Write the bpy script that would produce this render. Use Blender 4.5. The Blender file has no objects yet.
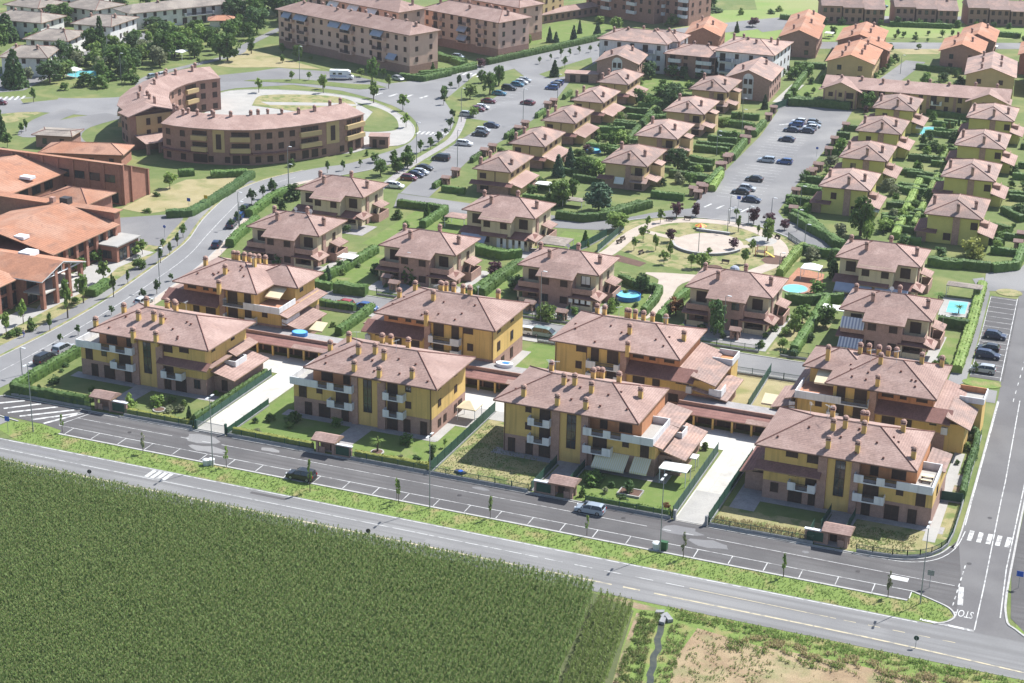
import bpy, bmesh, math, random
from mathutils import Matrix, Vector
random.seed(7)
R = math.radians
SC = bpy.context.scene
COL = SC.collection

# ------------------------------------------------------------------ camera
cam_d = bpy.data.cameras.new("camera")
cam = bpy.data.objects.new("camera", cam_d)
COL.objects.link(cam)
cam_d.sensor_width = 36.0
cam_d.lens = 61.21
cam_d.clip_end = 4000
cam_d.clip_start = 1.0
CM = [[0.927273, -0.146031, 0.344732], [0.373993, 0.319096, -0.870808], [0.017162, 0.936404, 0.350503]]
cam.matrix_world = Matrix(((CM[0][0], CM[0][1], CM[0][2], 100.0), (CM[1][0], CM[1][1], CM[1][2], -212.0), (CM[2][0], CM[2][1], CM[2][2], 113.35), (0, 0, 0, 1)))
SC.camera = cam
CAMX = Vector((CM[0][0], CM[1][0], CM[2][0]))

def side_of(x, y):
    """how far to the viewer's right a ground point lies (only used to word labels)"""
    v = Vector((x - 100.0, y + 212.0, -113.35))
    d = -(v.x * CM[0][2] + v.y * CM[1][2] + v.z * CM[2][2])
    return (v @ CAMX) / d * 1741

def depth_of(x, y):
    return math.hypot(x - 100.0, y + 212.0)

# ------------------------------------------------------------------ mesh builder
class MB:
    def __init__(self):
        self.v = []; self.f = []; self.m = []
    def quad(self, pts, m=0):
        i = len(self.v); self.v += [tuple(p) for p in pts]; self.f.append(tuple(range(i, i + len(pts)))); self.m.append(m)
        return self
    def box(self, x0, x1, y0, y1, z0, z1, m=0):
        if x0 > x1: x0, x1 = x1, x0
        if y0 > y1: y0, y1 = y1, y0
        i = len(self.v)
        self.v += [(x0, y0, z0), (x1, y0, z0), (x1, y1, z0), (x0, y1, z0), (x0, y0, z1), (x1, y0, z1), (x1, y1, z1), (x0, y1, z1)]
        for f in ((3, 2, 1, 0), (4, 5, 6, 7), (0, 1, 5, 4), (1, 2, 6, 5), (2, 3, 7, 6), (3, 0, 4, 7)):
            self.f.append(tuple(i + k for k in f)); self.m.append(m)
        return self
    def prism(self, poly, z0, z1, m=0, ms=None):
        """poly counter-clockwise; z1 may be a function of (x, y)"""
        n = len(poly); i = len(self.v)
        a = sum(poly[k][0] * poly[(k + 1) % n][1] - poly[(k + 1) % n][0] * poly[k][1] for k in range(n))
        if a < 0: poly = poly[::-1]
        zz = z1 if callable(z1) else (lambda x, y: z1)
        zb = z0 if callable(z0) else (lambda x, y: z0)
        self.v += [(x, y, zb(x, y)) for x, y in poly] + [(x, y, zz(x, y)) for x, y in poly]
        self.f.append(tuple(i + k for k in range(n - 1, -1, -1))); self.m.append(m)
        self.f.append(tuple(i + n + k for k in range(n))); self.m.append(m)
        for k in range(n):
            l = (k + 1) % n
            self.f.append((i + k, i + l, i + n + l, i + n + k)); self.m.append(m if ms is None else ms)
        return self
    def tube(self, path, r, n=6, m=0, cap=True):
        P = [Vector(p) for p in path]; rr = r if isinstance(r, (list, tuple)) else [r] * len(P)
        i = len(self.v)
        for k, p in enumerate(P):
            t = (P[min(k + 1, len(P) - 1)] - P[max(k - 1, 0)]).normalized()
            a = t.cross(Vector((0, 0, 1)) if abs(t.z) < .9 else Vector((1, 0, 0))).normalized(); b = t.cross(a)
            for j in range(n):
                w = 2 * math.pi * j / n
                self.v.append(tuple(p + (a * math.cos(w) + b * math.sin(w)) * rr[k]))
        for k in range(len(P) - 1):
            for j in range(n):
                l = (j + 1) % n
                self.f.append((i + k * n + j, i + k * n + l, i + (k + 1) * n + l, i + (k + 1) * n + j)); self.m.append(m)
        if cap:
            self.f.append(tuple(i + j for j in range(n))); self.m.append(m)
            e = i + (len(P) - 1) * n
            self.f.append(tuple(e + j for j in range(n - 1, -1, -1))); self.m.append(m)
        return self
    def hip(self, x0, x1, y0, y1, z, rise, ins=None, t=.22, m=0, ms=1, ends=(1, 1)):
        """hipped (or gabled, ins 0) roof slab on the eave rectangle; ridge along the long side"""
        ym = (y0 + y1) / 2; h = (y1 - y0) / 2
        ia = (h if ins is None else ins) * ends[0]; ib = (h if ins is None else ins) * ends[1]
        i = len(self.v)
        self.v += [(x0, y0, z), (x1, y0, z), (x1, y1, z), (x0, y1, z), (x0 + ia, ym, z + rise), (x1 - ib, ym, z + rise)]
        self.v += [(x0, y0, z - t), (x1, y0, z - t), (x1, y1, z - t), (x0, y1, z - t)]
        F = [(0, 1, 5, 4), (2, 3, 4, 5), (1, 2, 5), (3, 0, 4)]
        for f in F: self.f.append(tuple(i + k for k in f)); self.m.append(m)
        for f in ((0, 6, 7, 1), (1, 7, 8, 2), (2, 8, 9, 3), (3, 9, 6, 0), (9, 8, 7, 6)):
            self.f.append(tuple(i + k for k in f)); self.m.append(ms)
        return self
    def shed(self, x0, x1, y0, y1, za, zb, axis='y', t=.18, m=0, ms=1):
        """sloping slab: height za at the low-coordinate edge of the axis, zb at the other"""
        zz = (lambda x, y: za + (zb - za) * ((y - y0) / (y1 - y0) if axis == 'y' else (x - x0) / (x1 - x0)))
        self.prism([(x0, y0), (x1, y0), (x1, y1), (x0, y1)], lambda x, y: zz(x, y) - t, zz, m, ms)
        return self
    def build(self, name, mats, parent=None, smooth=False, loc=None, kind=None):
        me = bpy.data.meshes.new(name)
        me.from_pydata(self.v, [], self.f)
        if not isinstance(mats, (list, tuple)): mats = [mats]
        for q in mats: me.materials.append(q)
        if len(mats) > 1:
            for p, q in zip(me.polygons, self.m): p.material_index = min(q, len(mats) - 1)
        if smooth:
            for p in me.polygons: p.use_smooth = True
        me.update()
        return link(name, me, parent, loc, kind)

def link(name, me, parent=None, loc=None, kind=None, rz=0, sc=None):
    o = bpy.data.objects.new(name, me); COL.objects.link(o)
    if parent: o.parent = parent
    if loc is not None: o.location = loc
    if rz: o.rotation_euler = (0, 0, rz)
    if sc is not None: o.scale = sc
    if kind: o['kind'] = kind
    return o

def thing(name, label, cat, x=0, y=0, z=0, rz=0, group=None):
    o = bpy.data.objects.new(name, None); COL.objects.link(o)
    o.empty_display_size = .5
    o.location = (x, y, z); o.rotation_euler = (0, 0, rz)
    tag(o, label, cat, group)
    return o

def tag(o, label, cat, group=None):
    if label: o['label'] = label
    o['category'] = cat
    if group: o['group'] = group
    return o

MESHES = {}
def cached(key, fn):
    if key not in MESHES: MESHES[key] = fn()
    return MESHES[key]

def mesh_of(mb, name, mats, smooth=False):
    o = mb.build(name, mats, smooth=smooth); me = o.data
    bpy.data.objects.remove(o)
    return me

def copy_tree(o, parent=None):
    c = o.copy(); COL.objects.link(c)
    if parent: c.parent = parent
    for ch in list(KIDS(o)): copy_tree(ch, c)
    return c
def KIDS(o):
    return [q for q in o.children]

# ------------------------------------------------------------------ materials
def mat(name, base, var=None, scale=.6, rough=.85, fine=0, fine_scale=8, bump=0, bump_scale=10, patch=None, patch_scale=.08, patch_lo=.45, patch_hi=.62, courses=0, spec=.3, detail=4, metal=0, coords='Object', third=None, third_scale=.3, third_lo=.55, third_hi=.65, rand=0, streak=None, joints=None, wear=None, stain=None):
    m = bpy.data.materials.new(name); m.use_nodes = True
    nt = m.node_tree; N = nt.nodes; L = nt.links
    bs = N['Principled BSDF']; bs.inputs['Roughness'].default_value = rough
    bs.inputs['Specular IOR Level'].default_value = spec; bs.inputs['Metallic'].default_value = metal
    tc = N.new('ShaderNodeTexCoord')
    vec = tc.outputs['Object'] if coords == 'Object' else None
    if coords == 'World':
        g = N.new('ShaderNodeNewGeometry'); vec = g.outputs['Position']
    def noise(s, d=4, dist=0):
        n = N.new('ShaderNodeTexNoise'); n.inputs['Scale'].default_value = s; n.inputs['Detail'].default_value = d
        n.inputs['Distortion'].default_value = dist
        L.new(vec, n.inputs['Vector']); return n.outputs['Fac']
    def ramp(src, a, b):
        r = N.new('ShaderNodeMapRange'); r.inputs['From Min'].default_value = a; r.inputs['From Max'].default_value = b
        L.new(src, r.inputs['Value']); return r.outputs['Result']
    def mix(f, a, b):
        x = N.new('ShaderNodeMix'); x.data_type = 'RGBA'
        if hasattr(f, 'name'): L.new(f, x.inputs['Factor'])
        else: x.inputs['Factor'].default_value = f
        for q, s in ((a, x.inputs['A']), (b, x.inputs['B'])):
            if isinstance(q, tuple): s.default_value = (*q, 1)
            else: L.new(q, s)
        return x.outputs['Result']
    c = tuple(base)
    if var: c = mix(ramp(noise(scale, detail), .35, .65), tuple(base), tuple(var))
    if patch: c = mix(ramp(noise(patch_scale, 5, .4), patch_lo, patch_hi), c, tuple(patch))
    if third: c = mix(ramp(noise(third_scale, 4, .3), third_lo, third_hi), c, tuple(third))
    if wear: c = mix(ramp(noise(.9, 6, .6), .5, .62), c, tuple(wear))
    if stain:
        mp = N.new('ShaderNodeMapping'); mp.inputs['Scale'].default_value = (1.6, 1.6, .1); L.new(vec, mp.inputs['Vector'])
        n = N.new('ShaderNodeTexNoise'); n.inputs['Scale'].default_value = 1; n.inputs['Detail'].default_value = 4; L.new(mp.outputs[0], n.inputs['Vector'])
        c = mix(ramp(n.outputs['Fac'], .5, .72), c, tuple(q * stain for q in base))
    if streak:
        mp = N.new('ShaderNodeMapping'); mp.inputs['Scale'].default_value = (.012, .9, 1); L.new(vec, mp.inputs['Vector'])
        n = N.new('ShaderNodeTexNoise'); n.inputs['Scale'].default_value = 1; n.inputs['Detail'].default_value = 4; L.new(mp.outputs[0], n.inputs['Vector'])
        c = mix(ramp(n.outputs['Fac'], .42, .62), c, tuple(streak))
    if joints:
        bt = N.new('ShaderNodeTexBrick'); bt.inputs['Scale'].default_value = 1; bt.inputs['Brick Width'].default_value = joints[0]; bt.inputs['Row Height'].default_value = joints[1]; bt.inputs['Mortar Size'].default_value = joints[2]; bt.offset = joints[3]
        L.new(vec, bt.inputs['Vector'])
        k = N.new('ShaderNodeMath'); k.operation = 'MULTIPLY'; k.inputs[1].default_value = .55; L.new(bt.outputs['Fac'], k.inputs[0])
        c = mix(k.outputs[0], c, tuple(q * .45 for q in base))
    if rand:
        oi = N.new('ShaderNodeObjectInfo'); mr = N.new('ShaderNodeMapRange'); mr.inputs['To Min'].default_value = 1 - rand; mr.inputs['To Max'].default_value = 1 + rand; L.new(oi.outputs['Random'], mr.inputs['Value'])
        h = N.new('ShaderNodeHueSaturation'); L.new(mr.outputs['Result'], h.inputs['Value'])
        if isinstance(c, tuple): h.inputs['Color'].default_value = (*c, 1)
        else: L.new(c, h.inputs['Color'])
        c = h.outputs['Color']
    if fine:
        f = ramp(noise(fine_scale, 2), .3, .7)
        h = N.new('ShaderNodeHueSaturation')
        mr = N.new('ShaderNodeMapRange'); mr.inputs['To Min'].default_value = 1 - fine; mr.inputs['To Max'].default_value = 1 + fine
        L.new(f, mr.inputs['Value']); L.new(mr.outputs['Result'], h.inputs['Value'])
        if isinstance(c, tuple): h.inputs['Color'].default_value = (*c, 1)
        else: L.new(c, h.inputs['Color'])
        c = h.outputs['Color']
    if courses:
        sx = N.new('ShaderNodeSeparateXYZ'); L.new(vec, sx.inputs[0])
        mm = N.new('ShaderNodeMath'); mm.operation = 'MULTIPLY'; mm.inputs[1].default_value = 2 * math.pi / courses; L.new(sx.outputs['Z'], mm.inputs[0])
        sn = N.new('ShaderNodeMath'); sn.operation = 'SINE'; L.new(mm.outputs[0], sn.inputs[0])
        mr = N.new('ShaderNodeMapRange'); mr.inputs['From Min'].default_value = -1; mr.inputs['To Min'].default_value = .86; mr.inputs['To Max'].default_value = 1.06
        L.new(sn.outputs[0], mr.inputs['Value'])
        h = N.new('ShaderNodeHueSaturation'); L.new(mr.outputs['Result'], h.inputs['Value'])
        if isinstance(c, tuple): h.inputs['Color'].default_value = (*c, 1)
        else: L.new(c, h.inputs['Color'])
        c = h.outputs['Color']
    if isinstance(c, tuple): bs.inputs['Base Color'].default_value = (*c, 1)
    else: L.new(c, bs.inputs['Base Color'])
    if bump:
        b = N.new('ShaderNodeBump'); b.inputs['Strength'].default_value = bump; b.inputs['Distance'].default_value = .08
        L.new(noise(bump_scale, 3), b.inputs['Height']); L.new(b.outputs[0], bs.inputs['Normal'])
    return m

def leaf_mat(name, a, b, tr=.35):
    """leaf colour varies over space and from leaf clump to leaf clump"""
    m = bpy.data.materials.new(name); m.use_nodes = True
    nt = m.node_tree; N = nt.nodes; L = nt.links
    bs = N['Principled BSDF']; bs.inputs['Roughness'].default_value = .65; bs.inputs['Specular IOR Level'].default_value = .25
    g = N.new('ShaderNodeNewGeometry'); oi = N.new('ShaderNodeObjectInfo')
    n = N.new('ShaderNodeTexNoise'); n.inputs['Scale'].default_value = 1.1; n.inputs['Detail'].default_value = 5
    L.new(g.outputs['Position'], n.inputs['Vector'])
    mr = N.new('ShaderNodeMapRange'); mr.inputs['From Min'].default_value = .33; mr.inputs['From Max'].default_value = .67; L.new(n.outputs['Fac'], mr.inputs['Value'])
    x = N.new('ShaderNodeMix'); x.data_type = 'RGBA'; x.inputs['A'].default_value = (*a, 1); x.inputs['B'].default_value = (*b, 1)
    L.new(mr.outputs['Result'], x.inputs['Factor'])
    h = N.new('ShaderNodeHueSaturation'); L.new(x.outputs['Result'], h.inputs['Color'])
    r2 = N.new('ShaderNodeMapRange'); r2.inputs['To Min'].default_value = .75; r2.inputs['To Max'].default_value = 1.3; L.new(oi.outputs['Random'], r2.inputs['Value'])
    L.new(r2.outputs['Result'], h.inputs['Value'])
    L.new(h.outputs['Color'], bs.inputs['Base Color'])
    if tr:
        t = N.new('ShaderNodeBsdfTranslucent'); L.new(h.outputs['Color'], t.inputs['Color'])
        ms = N.new('ShaderNodeMixShader'); ms.inputs[0].default_value = tr
        L.new(bs.outputs[0], ms.inputs[1]); L.new(t.outputs[0], ms.inputs[2]); L.new(ms.outputs[0], N['Material Output'].inputs['Surface'])
    return m

M = {}
M['tile'] = mat('roof_tile', (.315, .21, .178), (.265, .175, .15), .5, .9, .17, 3.2, courses=.13, patch=(.355, .245, .21), patch_scale=.25, rand=.1, third=(.275, .185, .155), third_scale=.6, third_lo=.6, third_hi=.72)
M['tile_brown'] = mat('roof_tile_brown', (.3, .218, .19), (.255, .182, .16), .5, .9, .17, 3.2, courses=.13, patch=(.405, .265, .215), patch_scale=.25, rand=.14, third=(.25, .18, .15), third_scale=.6, third_lo=.6, third_hi=.72)
M['tile_dark'] = mat('roof_tile_dark', (.2, .1, .085), (.25, .13, .11), .6, .9, .15, 4, courses=.13)
M['tile_orange'] = mat('roof_tile_orange', (.4, .19, .115), (.33, .16, .1), .5, .9, .14, 3.2, courses=.13, patch=(.4, .225, .155), patch_scale=.12, rand=.1, third=(.25, .135, .095), third_scale=.35, third_lo=.58, third_hi=.72)
M['tile_grey'] = mat('roof_tile_grey', (.25, .21, .18), (.19, .165, .145), .6, .9, .2, 3, courses=.13, patch=(.3, .26, .22), patch_scale=.2)
M['ridge'] = mat('ridge_tile', (.14, .065, .055), (.2, .09, .07), 2)
M['yellow'] = mat('ochre_render', (.66, .45, .16), (.6, .405, .14), .4, .9, .05, 6, bump=.1, stain=.72)
M['yellowpale'] = mat('pale_ochre_render', (.52, .385, .2), (.46, .345, .18), .4, .9, .05, 6)
M['yellowgreen'] = mat('lime_yellow_render', (.56, .5, .17), (.5, .45, .155), .4, .9, .05, 6)
M['cream'] = mat('cream_render', (.62, .52, .35), (.56, .47, .32), .4, .9, .05, 6, stain=.75)
M['peach'] = mat('peach_render', (.6, .4, .315), (.54, .36, .285), .4, .9, .05, 6)
M['orange'] = mat('terracotta_render', (.56, .26, .13), (.5, .23, .115), .5, .9, .06, 6, stain=.75)
M['brick'] = mat('pink_brick', (.42, .265, .215), (.35, .22, .18), 1.5, .9, .18, 7, courses=.075)
M['brickred'] = mat('red_brick', (.37, .18, .13), (.31, .15, .11), 1.2, .9, .14, 7, courses=.075)
M['brickdark'] = mat('brown_brick', (.36, .21, .165), (.3, .18, .14), 1.2, .9, .14, 7, courses=.075)
M['white'] = mat('white_render', (.7, .7, .7), (.63, .63, .64), .6, .8, .03, 4, stain=.72)
M['whitewall'] = mat('old_white_render', (.74, .72, .68), (.6, .58, .55), .4, .9, .05, 3)
M['soffit'] = mat('soffit_timber', (.3, .2, .13), (.24, .15, .1), 2)
M['shutter'] = mat('brown_shutter', (.06, .034, .028), (.042, .026, .022), 3, .6, courses=.09)
M['frame'] = mat('window_frame', (.09, .05, .035), None)
M['pane'] = mat('window_glass', (.03, .035, .04), (.05, .055, .06), .7, .08, spec=.8)
M['metal'] = mat('dark_rail', (.05, .045, .045), None, rough=.5)
M['gutter'] = mat('copper_gutter', (.13, .075, .05), None, rough=.5)
M['pole'] = mat('galvanised_pole', (.3, .32, .33), (.24, .26, .27), 3, .45, metal=.4)
M['lamphead'] = mat('lamp_head', (.6, .62, .63), None, rough=.4)
M['greenmetal'] = mat('green_fence_paint', (.018, .06, .04), (.025, .075, .05), 2, .6)
M['concrete'] = mat('pale_concrete', (.5, .475, .43), (.43, .41, .37), .25, .9, .06, 3, coords='World', patch=(.55, .53, .49), patch_scale=.1, joints=(4.0, 3.0, .02, 0), third=(.38, .36, .33), third_scale=.5, third_lo=.58, third_hi=.74)
M['kerb'] = mat('kerb_stone', (.42, .41, .39), (.34, .33, .32), 1.5, .9, .08, 5, coords='World')
M['basewall'] = mat('concrete_plinth', (.3, .3, .3), (.23, .23, .24), 1, .9, .1, 5, coords='World')
M['paver'] = mat('pink_paver', (.44, .37, .31), (.38, .32, .27), .5, .9, .08, 4, coords='World')
M['paverpale'] = mat('pale_paver', (.375, .36, .335), (.32, .31, .29), .3, .9, .07, 4, coords='World')
M['stone'] = mat('grey_paving', (.33, .31, .3), (.27, .255, .25), .8, .9, .12, 4, coords='World')
M['asphaltmain'] = mat('main_road_asphalt', (.2, .198, .196), (.178, .176, .174), .12, .93, .06, 5, coords='World', patch=(.225, .222, .218), patch_scale=.06, streak=(.16, .157, .155))
M['asphalt'] = mat('old_asphalt', (.2, .198, .2), (.175, .173, .175), .12, .93, .07, 5, coords='World', patch=(.225, .222, .222), patch_scale=.06, bump=.05)
M['asphaltdark'] = mat('new_asphalt', (.1, .096, .096), (.083, .08, .08), .2, .93, .09, 5, coords='World', patch=(.125, .12, .118), patch_scale=.09, streak=(.088, .082, .082))
M['asphaltside'] = mat('side_road_asphalt', (.135, .13, .13), (.12, .115, .115), .15, .93, .07, 5, coords='World', patch=(.155, .15, .148), patch_scale=.08)
M['asphaltmid'] = mat('worn_asphalt', (.185, .182, .184), (.16, .158, .16), .1, .93, .07, 5, coords='World', patch=(.23, .225, .22), patch_scale=.05)
M['paint'] = mat('road_paint', (.56, .56, .54), (.46, .46, .45), 1.5, .8, .06, 6, coords='World', wear=(.26, .255, .25))
M['paintyellow'] = mat('yellow_road_paint', (.52, .45, .3), (.43, .38, .27), 1.2, .8, .06, 6, coords='World', wear=(.27, .25, .21))
M['lawn'] = mat('lawn', (.105, .145, .04), (.135, .165, .055), .5, .95, .2, 7, coords='World', patch=(.2, .2, .075), patch_scale=.09, patch_lo=.5, patch_hi=.7, bump=.3, bump_scale=9)
M['lawnbright'] = mat('watered_lawn', (.11, .168, .036), (.14, .185, .05), .6, .95, .18, 7, coords='World', patch=(.19, .2, .08), patch_scale=.22, patch_lo=.55, patch_hi=.72, bump=.3, bump_scale=9)
M['dry'] = mat('dry_grass', (.3, .26, .135), (.22, .21, .09), .5, .95, .2, 6, coords='World', patch=(.13, .165, .05), patch_scale=.35, patch_lo=.5, patch_hi=.6, bump=.3, bump_scale=9)
M['drypale'] = mat('parched_grass', (.33, .28, .155), (.28, .24, .12), .3, .95, .14, 6, coords='World', patch=(.18, .19, .07), patch_scale=.12, patch_lo=.5, patch_hi=.66, bump=.2)
M['verge'] = mat('verge_grass', (.155, .215, .05), (.13, .19, .045), .9, .95, .25, 6, coords='World', patch=(.24, .21, .09), patch_scale=.3, patch_lo=.52, patch_hi=.68, bump=.4, bump_scale=7)
M['meadow'] = mat('meadow', (.16, .235, .06), (.2, .26, .075), .05, .95, .1, 2, coords='World', patch=(.25, .26, .11), patch_scale=.02)
M['stubble'] = mat('stubble_soil', (.3, .215, .13), (.235, .165, .1), .5, .95, .22, 6, coords='World', patch=(.34, .27, .16), patch_scale=.12, patch_lo=.4, patch_hi=.68, third=(.19, .19, .085), third_scale=.28, third_lo=.5, third_hi=.72, bump=.4, bump_scale=6)
M['soil'] = mat('bare_soil', (.3, .22, .15), (.24, .17, .115), .7, .95, .12, 5, coords='World', patch=(.16, .17, .07), patch_scale=.4)
M['soildark'] = mat('field_soil', (.1, .11, .05), (.08, .1, .04), .7, .95, .12, 5, coords='World')
M['bark'] = mat('bark_mulch', (.13, .075, .055), (.1, .06, .045), 1, .95, .15, 6, coords='World')
M['trunk'] = mat('tree_bark', (.11, .085, .065), (.08, .06, .045), 3, .95)
M['water'] = mat('pool_water', (.16, .5, .56), (.2, .56, .6), .8, .06, spec=.7)
M['ditch'] = mat('ditch_water', (.035, .04, .035), (.07, .075, .05), 1.2, rough=.3, spec=.4)
M['poolblue'] = mat('pool_liner', (.05, .22, .55), (.04, .18, .48), 2, .5)
M['canvas'] = mat('white_canvas', (.78, .77, .73), None, rough=.8)
M['bluegrey'] = mat('grey_blue_canvas', (.36, .39, .47), (.31, .34, .42), 1, .8)
M['creamcanvas'] = mat('cream_canvas', (.72, .62, .42), (.66, .56, .38), 2, .8)
M['plastic'] = mat('white_plastic', (.7, .72, .74), None, rough=.4)
M['tyre'] = mat('tyre_rubber', (.02, .02, .02), None, rough=.8)
M['rim'] = mat('alloy_rim', (.4, .4, .42), None, rough=.35, metal=.7)
M['carglass'] = mat('car_glass', (.02, .025, .03), None, rough=.05, spec=.9)
M['lens'] = mat('headlight_lens', (.6, .62, .64), None, rough=.15, spec=.8)
M['lensred'] = mat('tail_light_lens', (.3, .015, .012), None, rough=.25)
M['signblue'] = mat('sign_blue', (.02, .09, .42), None, rough=.4)
M['yellowbin'] = mat('yellow_panel', (.6, .4, .04), None, rough=.5)
M['binwhite'] = mat('bin_white', (.6, .62, .62), None, rough=.5)
M['bingreen'] = mat('bin_green', (.03, .1, .04), None, rough=.5)
M['skin'] = mat('skin', (.5, .3, .2), None, rough=.6)
M['cloth_dark'] = mat('dark_cloth', (.04, .045, .07), None, rough=.9)
M['cloth_light'] = mat('pale_cloth', (.45, .45, .5), None, rough=.9)
M['hair'] = mat('dark_hair', (.03, .02, .015), None, rough=.7)
M['red'] = mat('red_plastic', (.5, .06, .04), None, rough=.5)
M['green'] = mat('green_plastic', (.1, .45, .1), None, rough=.5)

def stripe_mat(name, a, b, w):
    m = bpy.data.materials.new(name); m.use_nodes = True
    N = m.node_tree.nodes; L = m.node_tree.links; bs = N['Principled BSDF']; bs.inputs['Roughness'].default_value = .85
    tc = N.new('ShaderNodeTexCoord'); sx = N.new('ShaderNodeSeparateXYZ'); L.new(tc.outputs['Object'], sx.inputs[0])
    k = N.new('ShaderNodeMath'); k.operation = 'MULTIPLY'; k.inputs[1].default_value = 1 / w; L.new(sx.outputs['X'], k.inputs[0])
    fr = N.new('ShaderNodeMath'); fr.operation = 'FRACT'; L.new(k.outputs[0], fr.inputs[0])
    gt = N.new('ShaderNodeMath'); gt.operation = 'GREATER_THAN'; gt.inputs[1].default_value = .5; L.new(fr.outputs[0], gt.inputs[0])
    x = N.new('ShaderNodeMix'); x.data_type = 'RGBA'; x.inputs['A'].default_value = (*a, 1); x.inputs['B'].default_value = (*b, 1)
    L.new(gt.outputs[0], x.inputs['Factor']); L.new(x.outputs['Result'], bs.inputs['Base Color'])
    return m
M['awn_yellow'] = stripe_mat('yellow_striped_awning', (.66, .58, .34), (.7, .67, .54), .34)
M['awn_blue'] = stripe_mat('blue_striped_awning', (.3, .33, .42), (.66, .66, .68), .6)

LEAF = {
 'mid': leaf_mat('leaf_mid', (0.072, 0.143, 0.028), (0.136, 0.223, 0.048)),
 'light': leaf_mat('leaf_light', (0.143, 0.240, 0.048), (0.240, 0.319, 0.080)),
 'dark': leaf_mat('leaf_dark', (0.059, 0.118, 0.038), (0.100, 0.165, 0.053)),
 'conifer': leaf_mat('leaf_conifer', (0.045, 0.096, 0.051), (0.080, 0.136, 0.072), .1),
 'purple': leaf_mat('leaf_purple', (0.081, 0.034, 0.047), (0.135, 0.061, 0.074)),
 'olive': leaf_mat('leaf_olive', (0.191, 0.215, 0.119), (0.271, 0.287, 0.159)),
 'yellow': leaf_mat('leaf_yellowish', (0.216, 0.230, 0.047), (0.270, 0.284, 0.081)),
 'red': leaf_mat('leaf_red', (0.270, 0.095, 0.041), (0.203, 0.135, 0.047)),
 'hedge': leaf_mat('leaf_hedge', (0.055, 0.11, 0.024), (0.095, 0.158, 0.037), .1),
 'hedgelight': leaf_mat('leaf_hedge_light', (0.135, 0.216, 0.041), (0.203, 0.270, 0.068), .1),
 'pink': leaf_mat('leaf_pink', (0.675, 0.108, 0.297), (0.472, 0.135, 0.243)),
}

# ------------------------------------------------------------------ labels that single things out
AUTO = []
MARKS = []
def mark(phrase, x, y): MARKS.append((phrase, x, y))
def auto(o, desc, x, y): AUTO.append((o, desc, x, y))
ORD = ['', 'first', 'second', 'third', 'fourth', 'fifth', 'sixth', 'seventh', 'eighth', 'ninth', 'tenth', 'eleventh', 'twelfth', 'thirteenth', 'fourteenth', 'fifteenth', 'sixteenth', 'seventeenth', 'eighteenth', 'nineteenth', 'twentieth']
def write_labels():
    groups = {}
    for o, desc, x, y in AUTO:
        ph, mx, my = min(MARKS, key=lambda q: (q[1] - x) ** 2 + (q[2] - y) ** 2)
        ph = ph if ph.startswith('the ') else 'the ' + ph
        ds = side_of(x, y) - side_of(mx, my); dd = (depth_of(x, y) - depth_of(mx, my)) * 1.3
        if abs(ds) > abs(dd) * .9: rel = 'right of' if ds > 0 else 'left of'
        else: rel = 'behind' if dd > 0 else 'before'
        groups.setdefault(f'{desc} {rel} {ph}', []).append((side_of(x, y), o))
    for lab, it in groups.items():
        it.sort(key=lambda q: q[0])
        n = len(it)
        for k, (s, o) in enumerate(it):
            if n == 1: o['label'] = lab
            elif k == 0: o['label'] = 'leftmost ' + lab
            elif k == n - 1: o['label'] = 'rightmost ' + lab
            elif k < 20: o['label'] = f'{lab}, {ORD[k + 1]} from left'
            else: o['label'] = f'{lab}, {ORD[min(n - k, 20)]} from right'

# ================================================================== the ground and the roads
def sheet(name, poly, z, m, th=None):
    mb = MB()
    a = sum(poly[k][0] * poly[(k + 1) % len(poly)][1] - poly[(k + 1) % len(poly)][0] * poly[k][1] for k in range(len(poly)))
    if a < 0: poly = poly[::-1]
    if th: mb.prism(poly, z - th, z)
    else: mb.quad([(x, y, z) for x, y in poly])
    return mb.build(name, M[m], kind='structure')
def rect(x0, x1, y0, y1): return [(x0, y0), (x1, y0), (x1, y1), (x0, y1)]
def band(path, w):
    """polygon of a strip of width w along a path"""
    P = [Vector((x, y)) for x, y in path]; l = []; r = []
    for k, p in enumerate(P):
        t = (P[min(k + 1, len(P) - 1)] - P[max(k - 1, 0)]).normalized(); n = Vector((-t.y, t.x))
        l.append(tuple(p + n * w / 2)); r.append(tuple(p - n * w / 2))
    return r + l[::-1]
def smooth(path, k=4):
    P = [Vector((x, y)) for x, y in path]; out = []
    for i in range(len(P) - 1):
        a, b, c, d = P[max(i - 1, 0)], P[i], P[i + 1], P[min(i + 2, len(P) - 1)]
        for j in range(k):
            t = j / k
            out.append(tuple(.5 * ((2 * b) + (c - a) * t + (2 * a - 5 * b + 4 * c - d) * t * t + (3 * b - a - 3 * c + d) * t ** 3)))
    return out + [tuple(P[-1])]
def arc(cx, cy, rx, ry, a0, a1, n=16): return [(cx + rx * math.cos(R(a0 + (a1 - a0) * k / n)), cy + ry * math.sin(R(a0 + (a1 - a0) * k / n))) for k in range(n + 1)]

sheet('ground', rect(-900, 900, -500, 1300), 0, 'lawn')
sheet('meadow', [(-104, 420), (-60, 372), (-16, 398), (-40, 560), (-120, 560), (-300, 900), (300, 900), (300, 640), (120, 520), (-20, 470)], .008, 'meadow')
sheet('meadow', [(-60, 440), (-34, 399), (200, 498), (420, 700), (-200, 900)], .012, 'meadow')

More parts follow.
